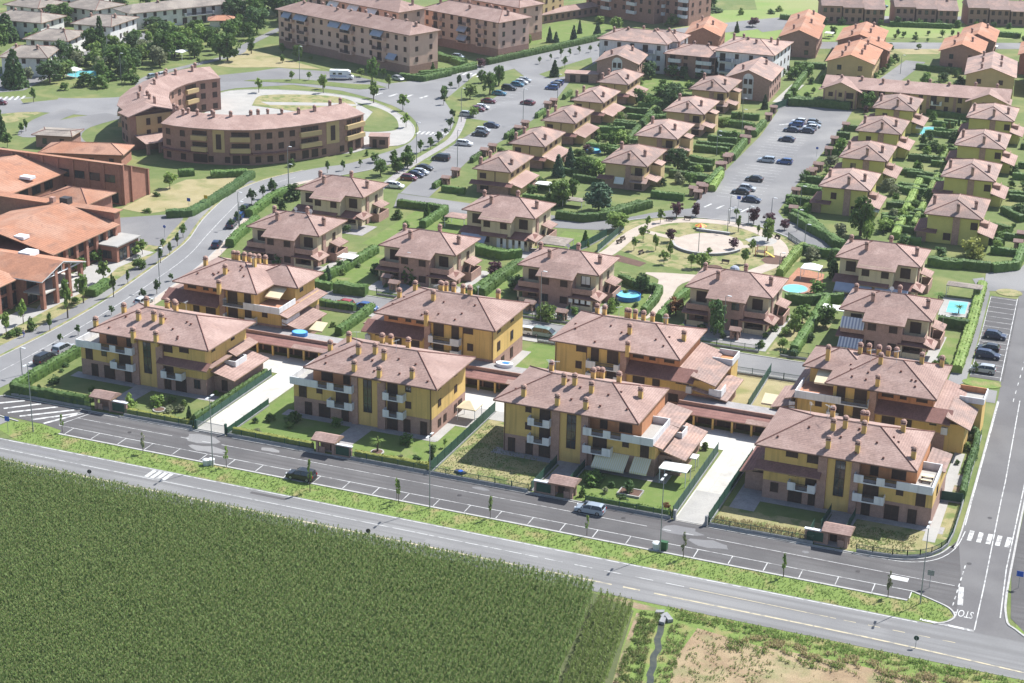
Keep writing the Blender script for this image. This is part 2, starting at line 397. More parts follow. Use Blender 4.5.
# --- the country road in front, the verge and the service road with its parking bays
sheet('main_road', [(-420, -14.7), (420, -14.7), (420, -5.2), (-420, -5.2)], .03, 'asphaltmain')
sheet('grass_verge', [(-66, -5.2), (76, -5.2), (79.5, -3.6), (80.2, -2), (79, .2), (76.2, 1.6), (73.8, 2.6), (73.8, .1), (-62, .1), (-62.5, 1.2), (-67, 2.2), (-72, 1), (-73, -2)], .02, 'verge')
sheet('grass_verge', [(88.5, -5), (140, -5), (140, 3), (90, 3), (88, -1)], .024, 'verge')
sheet('service_road', [(-62, .1), (73.8, .1), (73.8, 2.6), (76.2, 1.6), (79, .2), (80.2, -2), (80.2, 5), (79, 12), (77.4, 21), (76.6, 18), (74.5, 13.5), (70, 11), (60, 10.6), (-40, 10.2), (-80, 9.6), (-81.5, 7), (-80, 4), (-76, 2.5), (-67, 2.2), (-62.5, 1.2)], .034, 'asphaltdark')
sheet('side_road', [(80.2, -2), (79.5, -3.6), (78, -5.2), (91, -5.2), (88, -2.5), (86.6, 0), (85.4, 14.4), (84.6, 40), (83.2, 80), (80, 140), (90, 180), (104, 400), (97, 400), (82, 182), (72, 141), (75.6, 77.7), (77.4, 21), (79, 12), (80.2, 5)], .035, 'asphaltside')
sheet('pavement', [(85.6, 14.4), (87.2, 0.5), (90, -3.6), (94, -5), (94, 60), (86, 100), (83.8, 78)], .038, 'asphaltdark')
sheet('pavement', [(-62, .02), (73.8, .02), (73.8, -.35), (-62, -.35)], .11, 'kerb', .1)

# --- kerbs
def kerb(path, w=.22, z=.13, m='kerb'):
    return sheet('kerb', band(path, w), z, m, z)
kerb([(-80, 9.55), (-40, 10.15), (-37.3, 10.2)]); kerb([(-36, 10.15), (37, 10.45)]); kerb(smooth([(43, 10.5), (60, 10.6), (68, 10.9), (72, 11.8), (75, 14.2), (76.6, 18), (77.4, 24), (75.7, 77)]))
kerb(smooth([(78, -5.1), (79.6, -3.9), (80.3, -2), (79.2, 0), (76.4, 1.5), (73.9, 2.6)]), .25)
kerb(smooth([(91, -5.1), (88.2, -2.4), (86.6, .5), (85.5, 14.4), (83.4, 78)]), .3)
kerb(smooth([(-80, 9.4), (-81.6, 7), (-80.2, 4), (-76.4, 2.4), (-71, 1.4)]), .25)

# --- paint
def paint(path, w=.16, z=.05, m='paint'): return sheet('road_marking', band(path, w), z, m)
paint([(-420, -5.55), (76, -5.55)], .2); paint([(-420, -12), (23, -12)], .32, m='paintyellow')
paint([(23.8, -12), (25.4, -12)], .3, m='paintyellow'); paint([(37.6, -12), (40, -12)], .3, m='paintyellow')
paint([(26.5, -12), (36, -12)], .3, m='paintyellow'); paint([(42, -12), (64, -12)], .3, m='paintyellow'); paint(smooth([(64, -12), (78, -12.3), (100, -13.4)]), .3, m='paintyellow')
paint([(-420, -8.6), (24, -8.6)], .15)
for a in range(5): paint([(25 + a * 4.4, -8.6), (27.6 + a * 4.4, -8.6)], .15)
paint([(46, -8.7), (66, -8.9)], .15, m='paintyellow')
for a in range(5): paint([(67 + a * 3.2, -8.9), (68.6 + a * 3.2, -8.9)], .15, m='paintyellow')
paint([(-64, 2.75), (74, 2.75)], .14); paint([(-63, 9.3), (-42, 9.75)], .14); paint([(-36, 9.85), (37, 10.05)], .14); paint(smooth([(43, 10.1), (60, 10.25), (68, 10.5), (72.4, 11.2), (75.6, 13.6), (77.4, 18), (77.9, 24)]), .14)
paint([(-63, 6.5), (-45, 6.6)], .12); paint([(-36, 6.8), (35, 6.8)], .12); paint([(44, 6.8), (79, 6.6)], .12)
for a in range(2): paint([(-43.5 + a * 4, 6.7), (-42 + a * 4, 6.7)], .12); paint([(37 + a * 3.4, 6.8), (38.6 + a * 3.4, 6.8)], .12)
for k in range(29): x = -61.1 + k * 5.0; paint([(x, .25), (x - .02, 2.68)], .13) if x < 75 else None
# hatched island at the blind end
paint([(-62.2, 9), (-64.2, 3)], .16)
for k in range(6):
    x = -79.6 + k * 2.7; paint([(x - .6 + (1 if k < 2 else 0), 4.6 - k * .45 + max(0, 2 - k) * .7), (min(x + 4.2 + k * .6, -63.2), 9.1)], .55)
# junction: stop line, lettering, crossing, lane lines
paint([(76.2, -4.6), (83.2, -4.9)], .5); paint([(79.9, 6.6), (80.5, 1.4)], .7); paint([(83.2, -4.7), (82.7, 8.5), (81.4, 36), (81.1, 44), (79.2, 79)], .15)
for k in range(7): paint([(79.6 - k * .02, .8 + k * 1.9), (79.6 - k * .02, 1.8 + k * 1.9)], .16)
for k in range(5): sheet('road_marking', rect(78.5 + k * 1.32, 79.15 + k * 1.32, 21.2, 24.6), .052, 'paint')
for k in range(4): sheet('road_marking', rect(-40.6 + k * 1.0, -39.9 + k * 1.0, -8.3, -5.8), .052, 'paint')
paint([(85.9, 0), (84.9, 14.4), (82.9, 78)], .16); paint([(77.6, 26), (75.9, 77)], .15); paint([(88.6, 6), (88.2, 30)], .14)
for k in range(24): paint([(78.9 - k * .09, 46 + k * 4), (78.85 - k * .09, 47.6 + k * 4)], .14) if k > 7 else None
cu = bpy.data.curves.new('road_lettering', 'FONT'); cu.body = 'STOP'; cu.size = 1.45; cu.extrude = 0; cu.resolution_u = 3
tmp = bpy.data.objects.new('road_lettering', cu); COL.objects.link(tmp)
dg = bpy.context.evaluated_depsgraph_get(); me = bpy.data.meshes.new_from_object(tmp.evaluated_get(dg)); bpy.data.objects.remove(tmp)
me.materials.clear(); me.materials.append(M['paint'])
o = link('road_lettering', me, None, (82.55, .1, .055), 'structure', R(180)); o.scale = (.74, 1.9, 1)
sheet('road_marking', rect(70.4, 72.9, 5.0, 6.2), .051, 'paint')

# --- angled bays beside the side road
sheet('parking_bays', [(69.5, 87), (75.4, 87), (72.6, 134.5), (67, 134.5)], .042, 'asphaltdark')
for k in range(16):
    y = 88.6 + k * 3.0
    if y < 134: paint([(69.6 - (y - 88) * .055, y), (74.6 - (y - 88) * .055, y - .1)], .13, .056)
paint([(74.9, 86.5), (72.2, 135)], .15, .056); paint([(69.6, 88), (67.1, 134)], .1, .056)
sheet('grass_island', arc(72, 84.4, 3.4, 2.1, 0, 360, 20), .1, 'verge', .09); sheet('grass_island', arc(70.2, 138, 2.6, 2.4, 0, 360, 20), .1, 'dry', .09)
sheet('walkway', [(66.4, 78), (69.3, 84), (68.2, 108), (66.6, 136), (64, 146), (62, 144), (64.6, 136), (66.2, 108), (66.2, 88)], .06, 'asphaltmid')
sheet('street', [(64.1, 148.9), (65.4, 150.8), (70.2, 154.2), (70.9, 160.3), (72.3, 159.3), (74.3, 141.1), (65.2, 136.9)], .046, 'asphaltmid')
sheet('walkway', [(69, 76), (75.4, 76), (75, 82), (69, 82.2)], .05, 'asphaltmid')

# --- paved drives and courts between the villas
for x0, x1 in ((-43, -37.6), (37.9, 42.7)):
    sheet('driveway', rect(x0, x1, 10.3, 38), .05, 'concrete')
sheet('driveway', rect(38.1, 42.5, 10.4, 21.5), .062, 'paverpale')
sheet('courtyard', rect(-58, 5.2, 37.6, 45.4), .046, 'concrete'); sheet('courtyard', rect(5.2, 58, 37.6, 45.4), .046, 'concrete')
sheet('terrace_paving', rect(-1.3, 5.6, 33.8, 37.6), .055, 'paverpale'); sheet('terrace_paving', rect(-6.7, -1.6, 29, 37.6), .055, 'paverpale')
for x0, x1 in ((-75.2, -46), (-33.4, -5.4), (4.2, 32.6), (41.5 + 3, 75)):
    sheet('terrace_paving', rect(x0, x1, 21.6, 24), .05, 'stone')
for x in (-60.2, -18.4, 18, 61): sheet('garden_path', [(x - 2.5, 11.2), (x + 1.2, 11.2), (x + 1.6, 22), (x - 2.1, 22)], .054, 'stone')
sheet('terrace_paving', rect(-7, -5.2, 22, 37.5), .06, 'paverpale'); sheet('terrace_paving', rect(31, 33.2, 21.6, 25.2), .056, 'paverpale')
sheet('terrace_paving', [(72.6, 18.5), (74.4, 18.5), (73.8, 52), (72.2, 52)], .052, 'paverpale')
sheet('terrace_paving', [(44.2, 17.8), (48, 17.8), (48, 36), (44.2, 36)], .058, 'stone')
# front gardens: dry and green
sheet('lawn', rect(-79.3, -45, 11, 36), .03, 'lawn'); sheet('lawn', rect(-37, -1.2, 11, 34), .03, 'lawnbright'); sheet('lawn', rect(20, 37.6, 11, 25), .03, 'lawnbright')
sheet('dry_grass', rect(-1.0, 15.4, 11, 33.8), .031, 'dry'); sheet('dry_grass', rect(43.4, 58.6, 11, 18), .031, 'dry'); sheet('dry_grass', [(62.6, 11), (70, 11.4), (74, 14), (75.8, 19), (75.8, 33), (72.5, 33), (72.5, 22), (62.6, 22)], .031, 'dry')
sheet('bare_soil', rect(72.6, 75.6, 33.5, 44), .036, 'soil'); sheet('lawn', rect(72.4, 75, 44.5, 60), .036, 'lawn'); sheet('terrace_paving', rect(73, 75.2, 39.5, 43.4), .05, 'paverpale')
# rear gardens
sheet('lawn', rect(-54.4, -42.4, 56, 71), .03, 'lawn'); sheet('lawn', rect(-7.6, 2.2, 53, 71.5), .03, 'lawnbright'); sheet('dry_grass', rect(-.6, 3.4, 53, 71.5), .033, 'dry')
sheet('dry_grass', rect(31.4, 48, 55, 73.6), .031, 'drypale'); sheet('terrace_paving', rect(31.6, 46.6, 53.2, 56.2), .05, 'paverpale'); sheet('terrace_paving', rect(31.4, 33.4, 56.2, 61.4), .05, 'paverpale')
sheet('terrace_paving', rect(-8, -6.2, 52, 66), .05, 'paverpale')

# --- street behind the rear villas
sheet('street', [(-84.5, 72.2), (66, 73), (66, 81.2), (-84.5, 81.6)], .035, 'asphaltmid'); kerb([(-84, 81.7), (66, 81.3)]); kerb([(-84, 72), (66, 72.9)])
sheet('pavement', [(-84, 70.6), (66, 71.4), (66, 72.8), (-84, 72)], .1, 'paverpale', .09)

# --- the curving road on the left, its pavement and bays
LN = smooth([(-84.4, -5), (-83.6, 6), (-82.6, 14.5), (-83, 24), (-83.6, 40), (-84.6, 60), (-87, 80), (-90.2, 95), (-95, 112), (-99.4, 127), (-101.8, 140), (-100.6, 150), (-94.5, 160), (-88.6, 172), (-86.4, 186), (-86.2, 203), (-89.5, 219), (-95.5, 233), (-106, 250)])
LF = smooth([(-93, -5), (-92.2, 10), (-91.8, 24), (-91.5, 40), (-92.4, 57), (-94.9, 75), (-98.4, 96), (-104, 112), (-108.4, 128), (-109.8, 138), (-108.4, 150), (-102.8, 164), (-97.4, 172), (-94.4, 184), (-92.6, 196), (-96, 211), (-104.6, 225), (-116, 236), (-126, 242)])
sheet('curving_road', LN + LF[::-1], .035, 'asphalt')
sheet('pavement', band([(x - 2.1, y) for x, y in LF[4:40]], 3.0), .11, 'asphaltmid', .1)
sheet('grass_strip', band([(x - .35, y) for x, y in LF[4:44]], .7), .125, 'dry', .11)
sheet('pavement', band([(x + 1.2, y + .3) for x, y in LN[8:48]], 1.8), .11, 'paver', .1)
kerb(LF[4:44], .2); kerb([(x + .2, y) for x, y in LN[8:52]], .25, m='kerb')
MID = [((a[0] + b[0]) / 2 - .3, (a[1] + b[1]) / 2) for a, b in zip(LN[4:44], LF[4:44])]
paint(MID, .14)
sheet('pavement', [(-84, 9.2), (-84.5, -5.2), (-72, -5.2), (-73, -2), (-72.5, 1), (-76.5, 2.2), (-80.4, 4), (-81.8, 7)], .045, 'asphaltmid')
sheet('garden_strip', band([(x + 3.0, y + .4) for x, y in LN[24:46]], 1.4), .05, 'lawn')

# --- long car park left of the houses and the road that feeds it
sheet('grass_strip', [(-93.6, 295.9), (-91.3, 311.1), (-87.8, 328.9), (-83.6, 318.4), (-84.6, 297.2), (-88.1, 291.3)], .06, 'lawn'); sheet('grass_strip', [(-81.9, 295.5), (-81.8, 314.3), (-76.7, 306.0), (-74.0, 286.6)], .06, 'lawn')
sheet('grass_strip', [(-79.6, 150), (-86.6, 172), (-84.9, 186), (-84.6, 203), (-88, 219), (-92, 229), (-92.5, 240), (-106, 254), (-111.5, 287), (-103, 288), (-93.6, 265), (-91.6, 232), (-82.6, 231), (-82, 209), (-80.6, 190), (-76.6, 170), (-73.7, 152.4)], .04, 'lawn')
sheet('footpath', band(smooth([(-79.6, 152), (-82.6, 178), (-83.4, 198), (-84.4, 208), (-88.4, 222), (-93.4, 236)]), 2.2), .05, 'stone')
sheet('car_park', [(-73.7, 152.4), (-76.6, 170), (-80.6, 190), (-81.8, 208), (-82.8, 230), (-91.9, 231.2), (-93.6, 264), (-96, 290), (-108, 306), (-100, 352), (-84, 356), (-83, 300), (-75.5, 262), (-72.8, 238), (-71.4, 217), (-71.2, 188), (-66, 152)], .046, 'asphalt')
for k in range(12): paint([(-81.2 - k * .08, 184 + k * 3.0), (-77 - k * .08, 184 + k * 3.0)], .12, .06) if k not in (7, 8) else None
for k in range(14): paint([(-92.4 - k * .1, 236 + k * 3.6), (-87.6 - k * .1, 236 + k * 3.6)], .12, .06)
sheet('road', [(-106, 250), (-116, 236), (-126, 242), (-138, 247), (-155, 248), (-168, 236), (-172, 232), (-182, 246), (-171, 268), (-150, 270), (-130, 262), (-123, 272), (-119, 292), (-112, 322), (-96, 360), (-78, 392), (-60, 420), (-40, 440), (-30, 432), (-52, 404), (-72, 376), (-88, 348), (-98, 318), (-104, 300), (-107, 288)], .037, 'asphalt')
for k in range(6): sheet('road_marking', [(-103.6 + k * 1.35 * .8, 224 - k * .2 + k * .5), (-103 + k * 1.08, 224.4 + k * .3), (-105 + k * 1.08, 228 + k * .3), (-105.6 + k * 1.08, 227.6 + k * .3)], .056, 'paint') if 0 else None
for k in range(7): x = -95.4 + k * 1.25; sheet('road_marking', [(x, 207.4 + k * .3), (x + .6, 207.5 + k * .3), (x + .2, 211 + k * .3), (x - .4, 210.9 + k * .3)], .056, 'paint')
for k in range(4): x = -127 + k * 4.6; sheet('road_marking', [(x, 245.4 + k * .9), (x + .9, 245.4 + k * .9), (x + 1.6, 249.6 + k * .9), (x + .7, 249.6 + k * .9)], .056, 'paint')
for k in range(6): x = -118.5 + k * 1.7; sheet('road_marking', [(x, 284 - k * .1), (x + .8, 284 - k * .1), (x + .6, 288), (x - .2, 288)], .056, 'paint')
sheet('car_park', [(-179, 240), (-182, 250), (-169, 268), (-150, 271), (-132, 262), (-140, 256), (-158, 258), (-170, 246)], .041, 'asphaltmid')
sheet('grass_island', [(-171, 246), (-157, 249.5), (-150, 251), (-134, 251), (-128, 257), (-132, 259), (-141, 256.5), (-157, 256), (-170, 248)], .1, 'lawn', .09)
sheet('grass_strip', [(-194, 280), (-196, 292), (-174, 280), (-158, 272), (-172, 268.6), (-184, 262), (-190, 262)], .041, 'drypale')
sheet('grass_strip', [(-131, 262.5), (-124, 273), (-124, 280), (-130, 277), (-190, 300), (-193, 294), (-160, 274)], .042, 'lawn')

# --- paved square and planted beds in front of the curved block
SQ = smooth([(-160, 212), (-168, 226), (-166, 234), (-154.5, 240), (-138, 242), (-122, 237), (-105.6, 223), (-97, 210.5), (-93.4, 196), (-99.5, 189), (-103, 180), (-118, 176), (-140, 172), (-158, 185)])
sheet('paved_square', SQ, .06, 'paverpale'); kerb(SQ[4:40], .25)
sheet('planted_bed', smooth([(-152, 218), (-156, 228), (-154.6, 232), (-148, 236), (-137, 239), (-128, 235), (-123, 226), (-121, 216)]), .12, 'dry', .06)
sheet('planted_bed', smooth([(-127, 234.6), (-118, 231), (-109.3, 223.3), (-103.5, 214), (-102.3, 209), (-106, 205), (-110.5, 204.6), (-113, 211), (-117.3, 226)]), .12, 'lawn', .06)
sheet('paved_strip', [(-152, 223), (-130, 232), (-124, 232), (-126, 229.5), (-148, 220.6)], .14, 'paverpale', .04)

# --- car park beside the round park and its feeder street
sheet('car_park', [(-5.9, 164), (-7.6, 182), (-8.7, 217), (-9.6, 247), (-12.6, 279), (-14.5, 290), (7, 291), (8.6, 270), (10.2, 233), (11.2, 202), (12.8, 176), (15.2, 171), (14.5, 164), (5, 162)], .044, 'asphaltmid')
for x0, x1 in ((-4.0, .9), (1.1, 6)):
    for k in range(27):
        y = 183 + k * 2.9; dx = -(y - 183) * .045
        paint([(x0 + dx, y), (x1 + dx, y)], .11, .058) if k not in (12, 13, 14) else None
for k in range(4): x = -4 + k * 3; paint([(x, 172), (x + .8, 175.6)], .5, .058)
for k in range(3): x = -8 + k * 3.4; paint([(x, 262 + k), (x + 2.6, 265 + k)], .6, .058)
sheet('street', smooth([(-36, 141.2), (-29.4, 141.6), (-18.3, 145.3), (-16.4, 154.7), (-5.6, 162.4), (7.6, 164.2), (13.6, 161.6), (19.5, 157.4), (23.4, 153.2), (27.4, 151.6), (34, 150)]) + smooth([(34, 157), (31, 158.6), (27.8, 163.4), (19.4, 170.2), (15.2, 170.9), (5, 168), (-3.1, 171.4), (-11.8, 164.8), (-20.6, 153.4), (-33.9, 150.4), (-40, 151)]), .04, 'asphaltmid')
sheet('street', [(-74, 152), (-40, 151), (-36, 141.5), (-70, 141)], .039, 'asphaltmid')
kerb(smooth([(-18.3, 145.3), (-16.4, 154.5), (-5.6, 162.2), (7.6, 163.6), (13.6, 161.2), (19.5, 157), (23.4, 152.8)]), .3)

# --- round park
sheet('park_lawn', smooth([(-17.4, 128), (-16.6, 146), (-14, 156), (-5, 161.6), (7.6, 163), (14, 160.4), (20, 155), (24, 150), (26, 138), (20, 124), (10, 120), (-6, 117)]), .03, 'dry')
sheet('park_lawn', smooth([(-17, 119), (-17, 133), (-10, 131), (-2, 126), (6, 124), (12, 123.4), (10, 118), (0, 117)]), .034, 'lawn')
sheet('park_path', band(smooth([(-16.4, 118), (-13, 128.7), (-12.7, 145), (-10, 155), (-4, 160), (4, 161.6), (11, 159.4), (17, 154), (20.6, 147), (22, 138), (19, 128), (17.4, 118)]), 3.2), .05, 'paver')
sheet('park_path', band([(-12.6, 148), (-6, 146), (-2, 145)], 2), .054, 'paver'); sheet('park_path', band([(12, 145), (16, 149), (20, 150)], 2), .054, 'paver')
sheet('round_plaza', arc(5, 144.2, 7.6, 8.2, 0, 360, 40), .08, 'paver', .05)
sheet('park_path', smooth([(7.6, 92), (9, 100), (7.4, 113), (9, 118.4), (12, 122.6), (-1.4, 119.4), (2.4, 116), (3.6, 108), (5.4, 92)], 3), .056, 'paver')
sheet('paved_square', smooth([(11.4, 151), (14, 155), (18, 153.4), (17.6, 149.4), (14, 148)]), .07, 'paverpale')
sheet('play_surface', [(-11.6, 124.6), (-10.8, 128.4), (-3.2, 125.4), (-3.8, 122.4)], .06, 'bark'); sheet('play_surface', smooth([(18.4, 138), (19.6, 142.4), (23.6, 141), (23, 136.6), (20, 135.8)]), .062, 'bark'); sheet('play_surface', arc(10.6, 128.4, 1.9, 2, 0, 360, 12), .06, 'bark')

# --- gardens of the duplexes
sheet('lawn', rect(-31, -22.6, 84, 107), .03, 'lawnbright'); sheet('lawn', rect(-62, -52, 84, 107), .03, 'lawnbright'); sheet('lawn', rect(-64, -47, 112, 140), .03, 'lawnbright')
sheet('lawn', rect(-1.4, 5.4, 92, 112), .03, 'lawnbright'); sheet('dry_grass', rect(33.4, 41, 83, 108), .031, 'dry'); sheet('lawn', rect(61, 65.6, 84, 106), .03, 'lawnbright'); sheet('lawn', rect(37, 44, 84, 100), .034, 'lawn')
sheet('lawn', rect(-27, -18.5, 122, 140), .03, 'lawnbright'); sheet('lawn', rect(-98, -87, 108, 136), .03, 'lawn')
for x0, x1 in ((-80, -64), (-49.6, -33), (-19.4, -2.4), (14.6, 31), (44.4, 61.4)):
    sheet('terrace_paving', rect(x0, x1 + 1.8, 85, 94.4), .048, 'stone')
for x in (-62.6, -31.6, -1.6, 32.2, 61.8): sheet('terrace_paving', rect(x - 1.2, x + .8, 84, 106), .05, 'paverpale')
for x0, x1 in ((-85, -68), (-45, -28), (37, 54)): sheet('terrace_paving', rect(x0, x1 + 1.6, 117.4, 125), .048, 'stone')
sheet('pool_paving', [(26.4, 120), (27, 136), (33, 134), (34.6, 124), (33.4, 119.4)], .06, 'tile_orange'); sheet('pool_paving', [(58.3, 129.4), (64.6, 130.6), (65.2, 119), (59, 118)], .06, 'paverpale'); sheet('terrace_paving', rect(54.6, 61, 121, 127), .055, 'paverpale')

# --- the terraces' close, the school yard and the upper left quarter
sheet('street', [(5, 327), (11.8, 328), (14.6, 372), (8, 372)], .04, 'asphaltmid'); sheet('street', [(-36, 372), (60, 420), (140, 470), (140, 480), (60, 432), (-40, 384)], .039, 'asphaltmid')
sheet('dry_grass', [(-6, 376), (16, 388), (18, 402), (-8, 392)], .03, 'drypale'); sheet('driveway', [(-17, 290), (-13.6, 290), (-13.8, 318), (-17.6, 318)], .045, 'paverpale'); sheet('lawn', [(-13.6, 290), (-8, 290), (-7, 326), (-13, 326)], .03, 'lawnbright')
sheet('road', [(-48, 400), (-30, 430), (60, 476), (160, 530), (160, 540), (50, 486), (-44, 440), (-60, 420)], .043, 'asphaltmid')
sheet('lawn', [(-117, 336), (-90, 368), (-100, 392), (-122, 386)], .03, 'lawnbright')
sheet('lawn', rect(-72, -38, 288, 312), .03, 'lawnbright')
sheet('school_yard', [(-127, 127), (-126, 141), (-114, 150), (-108.6, 143), (-111, 124), (-118, 112), (-126, 113)], .03, 'drypale')
sheet('school_yard', [(-113, 128), (-103, 100), (-98, 86), (-94.6, 70), (-93.4, 50), (-93.2, 20), (-104, 20), (-104, 86), (-106, 98)], .028, 'dry')
sheet('pavement', [(-124, 105), (-110.6, 116), (-108, 110), (-104.6, 99), (-101.6, 92), (-118, 92), (-125, 98)], .05, 'asphaltmid')
sheet('pavement', [(-101.6, 48), (-99.4, 48), (-99.4, 66), (-102, 76), (-101, 88), (-108, 89), (-108, 64)], .052, 'paverpale'); sheet('pavement', [(-104, 28), (-98.6, 30), (-99.4, 48), (-104, 48)], .05, 'paverpale')
sheet('road', smooth([(-240, 176), (-224, 193), (-214, 199), (-200, 205), (-190, 213), (-180, 232), (-172, 246), (-168, 236), (-176, 218), (-180, 205), (-180, 190), (-194, 186), (-206, 182), (-222, 160)], 3), .04, 'asphalt')
sheet('road', smooth([(-184, 192), (-190, 180), (-189, 168), (-182, 160), (-172, 153), (-166, 158), (-174, 166), (-178, 176), (-176, 190)], 3), .042, 'asphaltmid')
sheet('road', smooth([(-198, 192), (-197, 176), (-190, 160), (-184, 162), (-190, 178), (-191, 190)], 3), .0415, 'asphaltmid')
sheet('grass_strip', [(-220, 180), (-212, 190), (-200, 186), (-200, 172), (-206, 162)], .03, 'dry'); sheet('grass_strip', [(-216, 196), (-208, 204), (-206, 200), (-212, 192)], .06, 'lawn')
sheet('footpath', band(smooth([(-182, 212), (-195, 226), (-200, 240), (-198, 256), (-195, 272), (-194.6, 284), (-199, 296), (-204, 330)]), 3), .05, 'asphaltmid')
sheet('street', [(-230, 196), (-222, 206), (-233, 254), (-232, 306), (-242, 306), (-240, 250), (-244, 204)], .036, 'asphaltmid')
for k in range(6): x = -222 + k * 1.3; sheet('road_marking', [(x, 190 + k), (x + .6, 190.4 + k), (x - 1.4, 195 + k), (x - 2, 194.6 + k)], .056, 'paint')

# --- in front of the road: the margin, the ditch and the stubble field
sheet('field_soil', [(-420, -15.2), (34.7, -15.2), (41, -17.6), (41.4, -19.5), (42.6, -27.2), (44.6, -38), (50, -80), (-420, -200)], .016, 'soildark')
sheet('grass_margin', [(34.7, -14.8), (420, -14.8), (420, -21), (96, -20), (70, -19.5), (58, -20), (50.5, -19.4), (50, -26), (51, -36), (58, -80), (50, -80), (44.6, -38), (42.6, -27.2), (41, -17.6)], .02, 'verge')
sheet('stubble_field', [(50, -18.6), (58, -19.8), (70, -19.4), (96, -20), (420, -21), (420, -220), (60, -220), (57, -80), (51, -36), (49.6, -26)], .024, 'stubble')
sheet('bare_soil', [(35.6, -15.9), (41.4, -17), (44, -16.4), (43.6, -15.6), (36, -15.1)], .03, 'soil'); sheet('bare_soil', [(41.5, -18), (42, -18), (43.4, -27), (45.2, -38), (44.6, -38), (42.7, -27)], .03, 'soil')
sheet('ditch', band(smooth([(45.2, -18.4), (45.5, -20), (45.9, -21.7), (46.1, -23.5), (46.9, -25.6), (46.9, -27.6), (47.6, -30), (47.8, -32), (48.6, -34.6), (52, -52)]), .85), .034, 'ditch')
# --- repairs, manholes and stains on the roads
def blot(x, y, rx, ry, m, z=.05, seed=0):
    r_ = random.Random(seed); n = 12
    return sheet('asphalt_patch', [(x + rx * math.cos(6.283 * k / n) * r_.uniform(.7, 1.2), y + ry * math.sin(6.283 * k / n) * r_.uniform(.7, 1.2)) for k in range(n)], z, m)
for k, (x, y, w, d) in enumerate(((-40, 7.6, 3, 1.6), (-37, 4.4, 3.4, 1.2), (40, 7.4, 3, 1.6), (45, 5, 3, 1.2), (-28, 8.2, 2, .7), (58, 8.1, .5, .4), (8, 8.6, 1.4, .5))): blot(x, y, w, d, 'asphaltmid', .0445 + .0005 * k, k)
for k, (x, y, w, d) in enumerate(((-60, -7.2, 14, 1.1), (12, -10.4, 9, 1.2) , (-20, -6.6, 6, .7))): sheet('asphalt_patch', rect(x - w / 2, x + w / 2, y - d / 2, y + d / 2), .041 + .0006 * k, 'asphaltdark' if k == 2 else 'asphaltmid')
for x, y in ((-52, 5), (-22, 7.8), (6, 5.2), (31, 7.9), (66, 5.4), (79.9, 14), (80.6, 30), (-12, 77), (22, 77.6), (-87, 30), (-88, 62), (-60, 77)): sheet('manhole', arc(x, y, .34, .34, 0, 360, 14)[:-1], .06, 'metal')

# ================================================================== building kit
def win_mesh(w, h, kind):
    def make():
        mb = MB(); f = .07
        if kind == 'shutter':
            mb.box(-w / 2, w / 2, -.07, .02, 0, h, 0); mb.box(-.02, .02, -.085, -.07, .04, h - .04, 1)
            mb.box(-w / 2 - .06, -w / 2, -.1, .02, -.05, h + .06, 1); mb.box(w / 2, w / 2 + .06, -.1, .02, -.05, h + .06, 1); mb.box(-w / 2, w / 2, -.1, .02, h, h + .06, 1)
            return mesh_of(mb, 'window', [M['shutter'], M['frame']])
        if kind == 'glass':
            mb.box(-w / 2, w / 2, -.02, .02, 0, h, 0)
            mb.box(-w / 2 - f, -w / 2, -.08, .02, 0, h, 1); mb.box(w / 2, w / 2 + f, -.08, .02, 0, h, 1); mb.box(-w / 2 - f, w / 2 + f, -.08, .02, h, h + f, 1); mb.box(-w / 2 - f, w / 2 + f, -.12, .02, -f, 0, 1)
            if w > .8: mb.box(-.03, .03, -.07, -.02, 0, h, 1)
            n = int(h / 1.4)
            for k in range(1, n): mb.box(-w / 2, w / 2, -.065, -.02, h * k / n - .03, h * k / n + .03, 1)
            return mesh_of(mb, 'window', [M['pane'], M['frame']])
    return cached(('win', round(w, 1), round(h, 1), kind), make)

def chim_meshes(kind):
    def make():
        mb = MB(); wall = M[{'y': 'yellow', 'p': 'brick', 'c': 'peach'}[kind]]
        mb.box(-.33, .33, -.33, .33, -1.2, .95, 0)
        s = mesh_of(mb, 'chimney', [wall])
        mb = MB(); mb.box(-.42, .42, -.42, .42, .95, 1.08, 1); mb.box(-.3, .3, -.3, .3, 1.08, 1.3, 2)
        n = 8
        prof = [(.5, 1.3), (.52, 1.37), (.36, 1.6), (.1, 1.74)]
        rings = [[(r_ * math.cos(2 * math.pi * j / n), r_ * math.sin(2 * math.pi * j / n), z) for j in range(n)] for r_, z in prof]
        for a, b in zip(rings, rings[1:]):
            for j in range(n): mb.quad([a[j], a[(j + 1) % n], b[(j + 1) % n], b[j]], 1)
        mb.quad(rings[-1], 1); mb.quad(rings[0][::-1], 1)
        c = mesh_of(mb, 'cap', [M['tile'], M['brick'], M['frame']])
        return s, c
    return cached(('chim', kind), make)

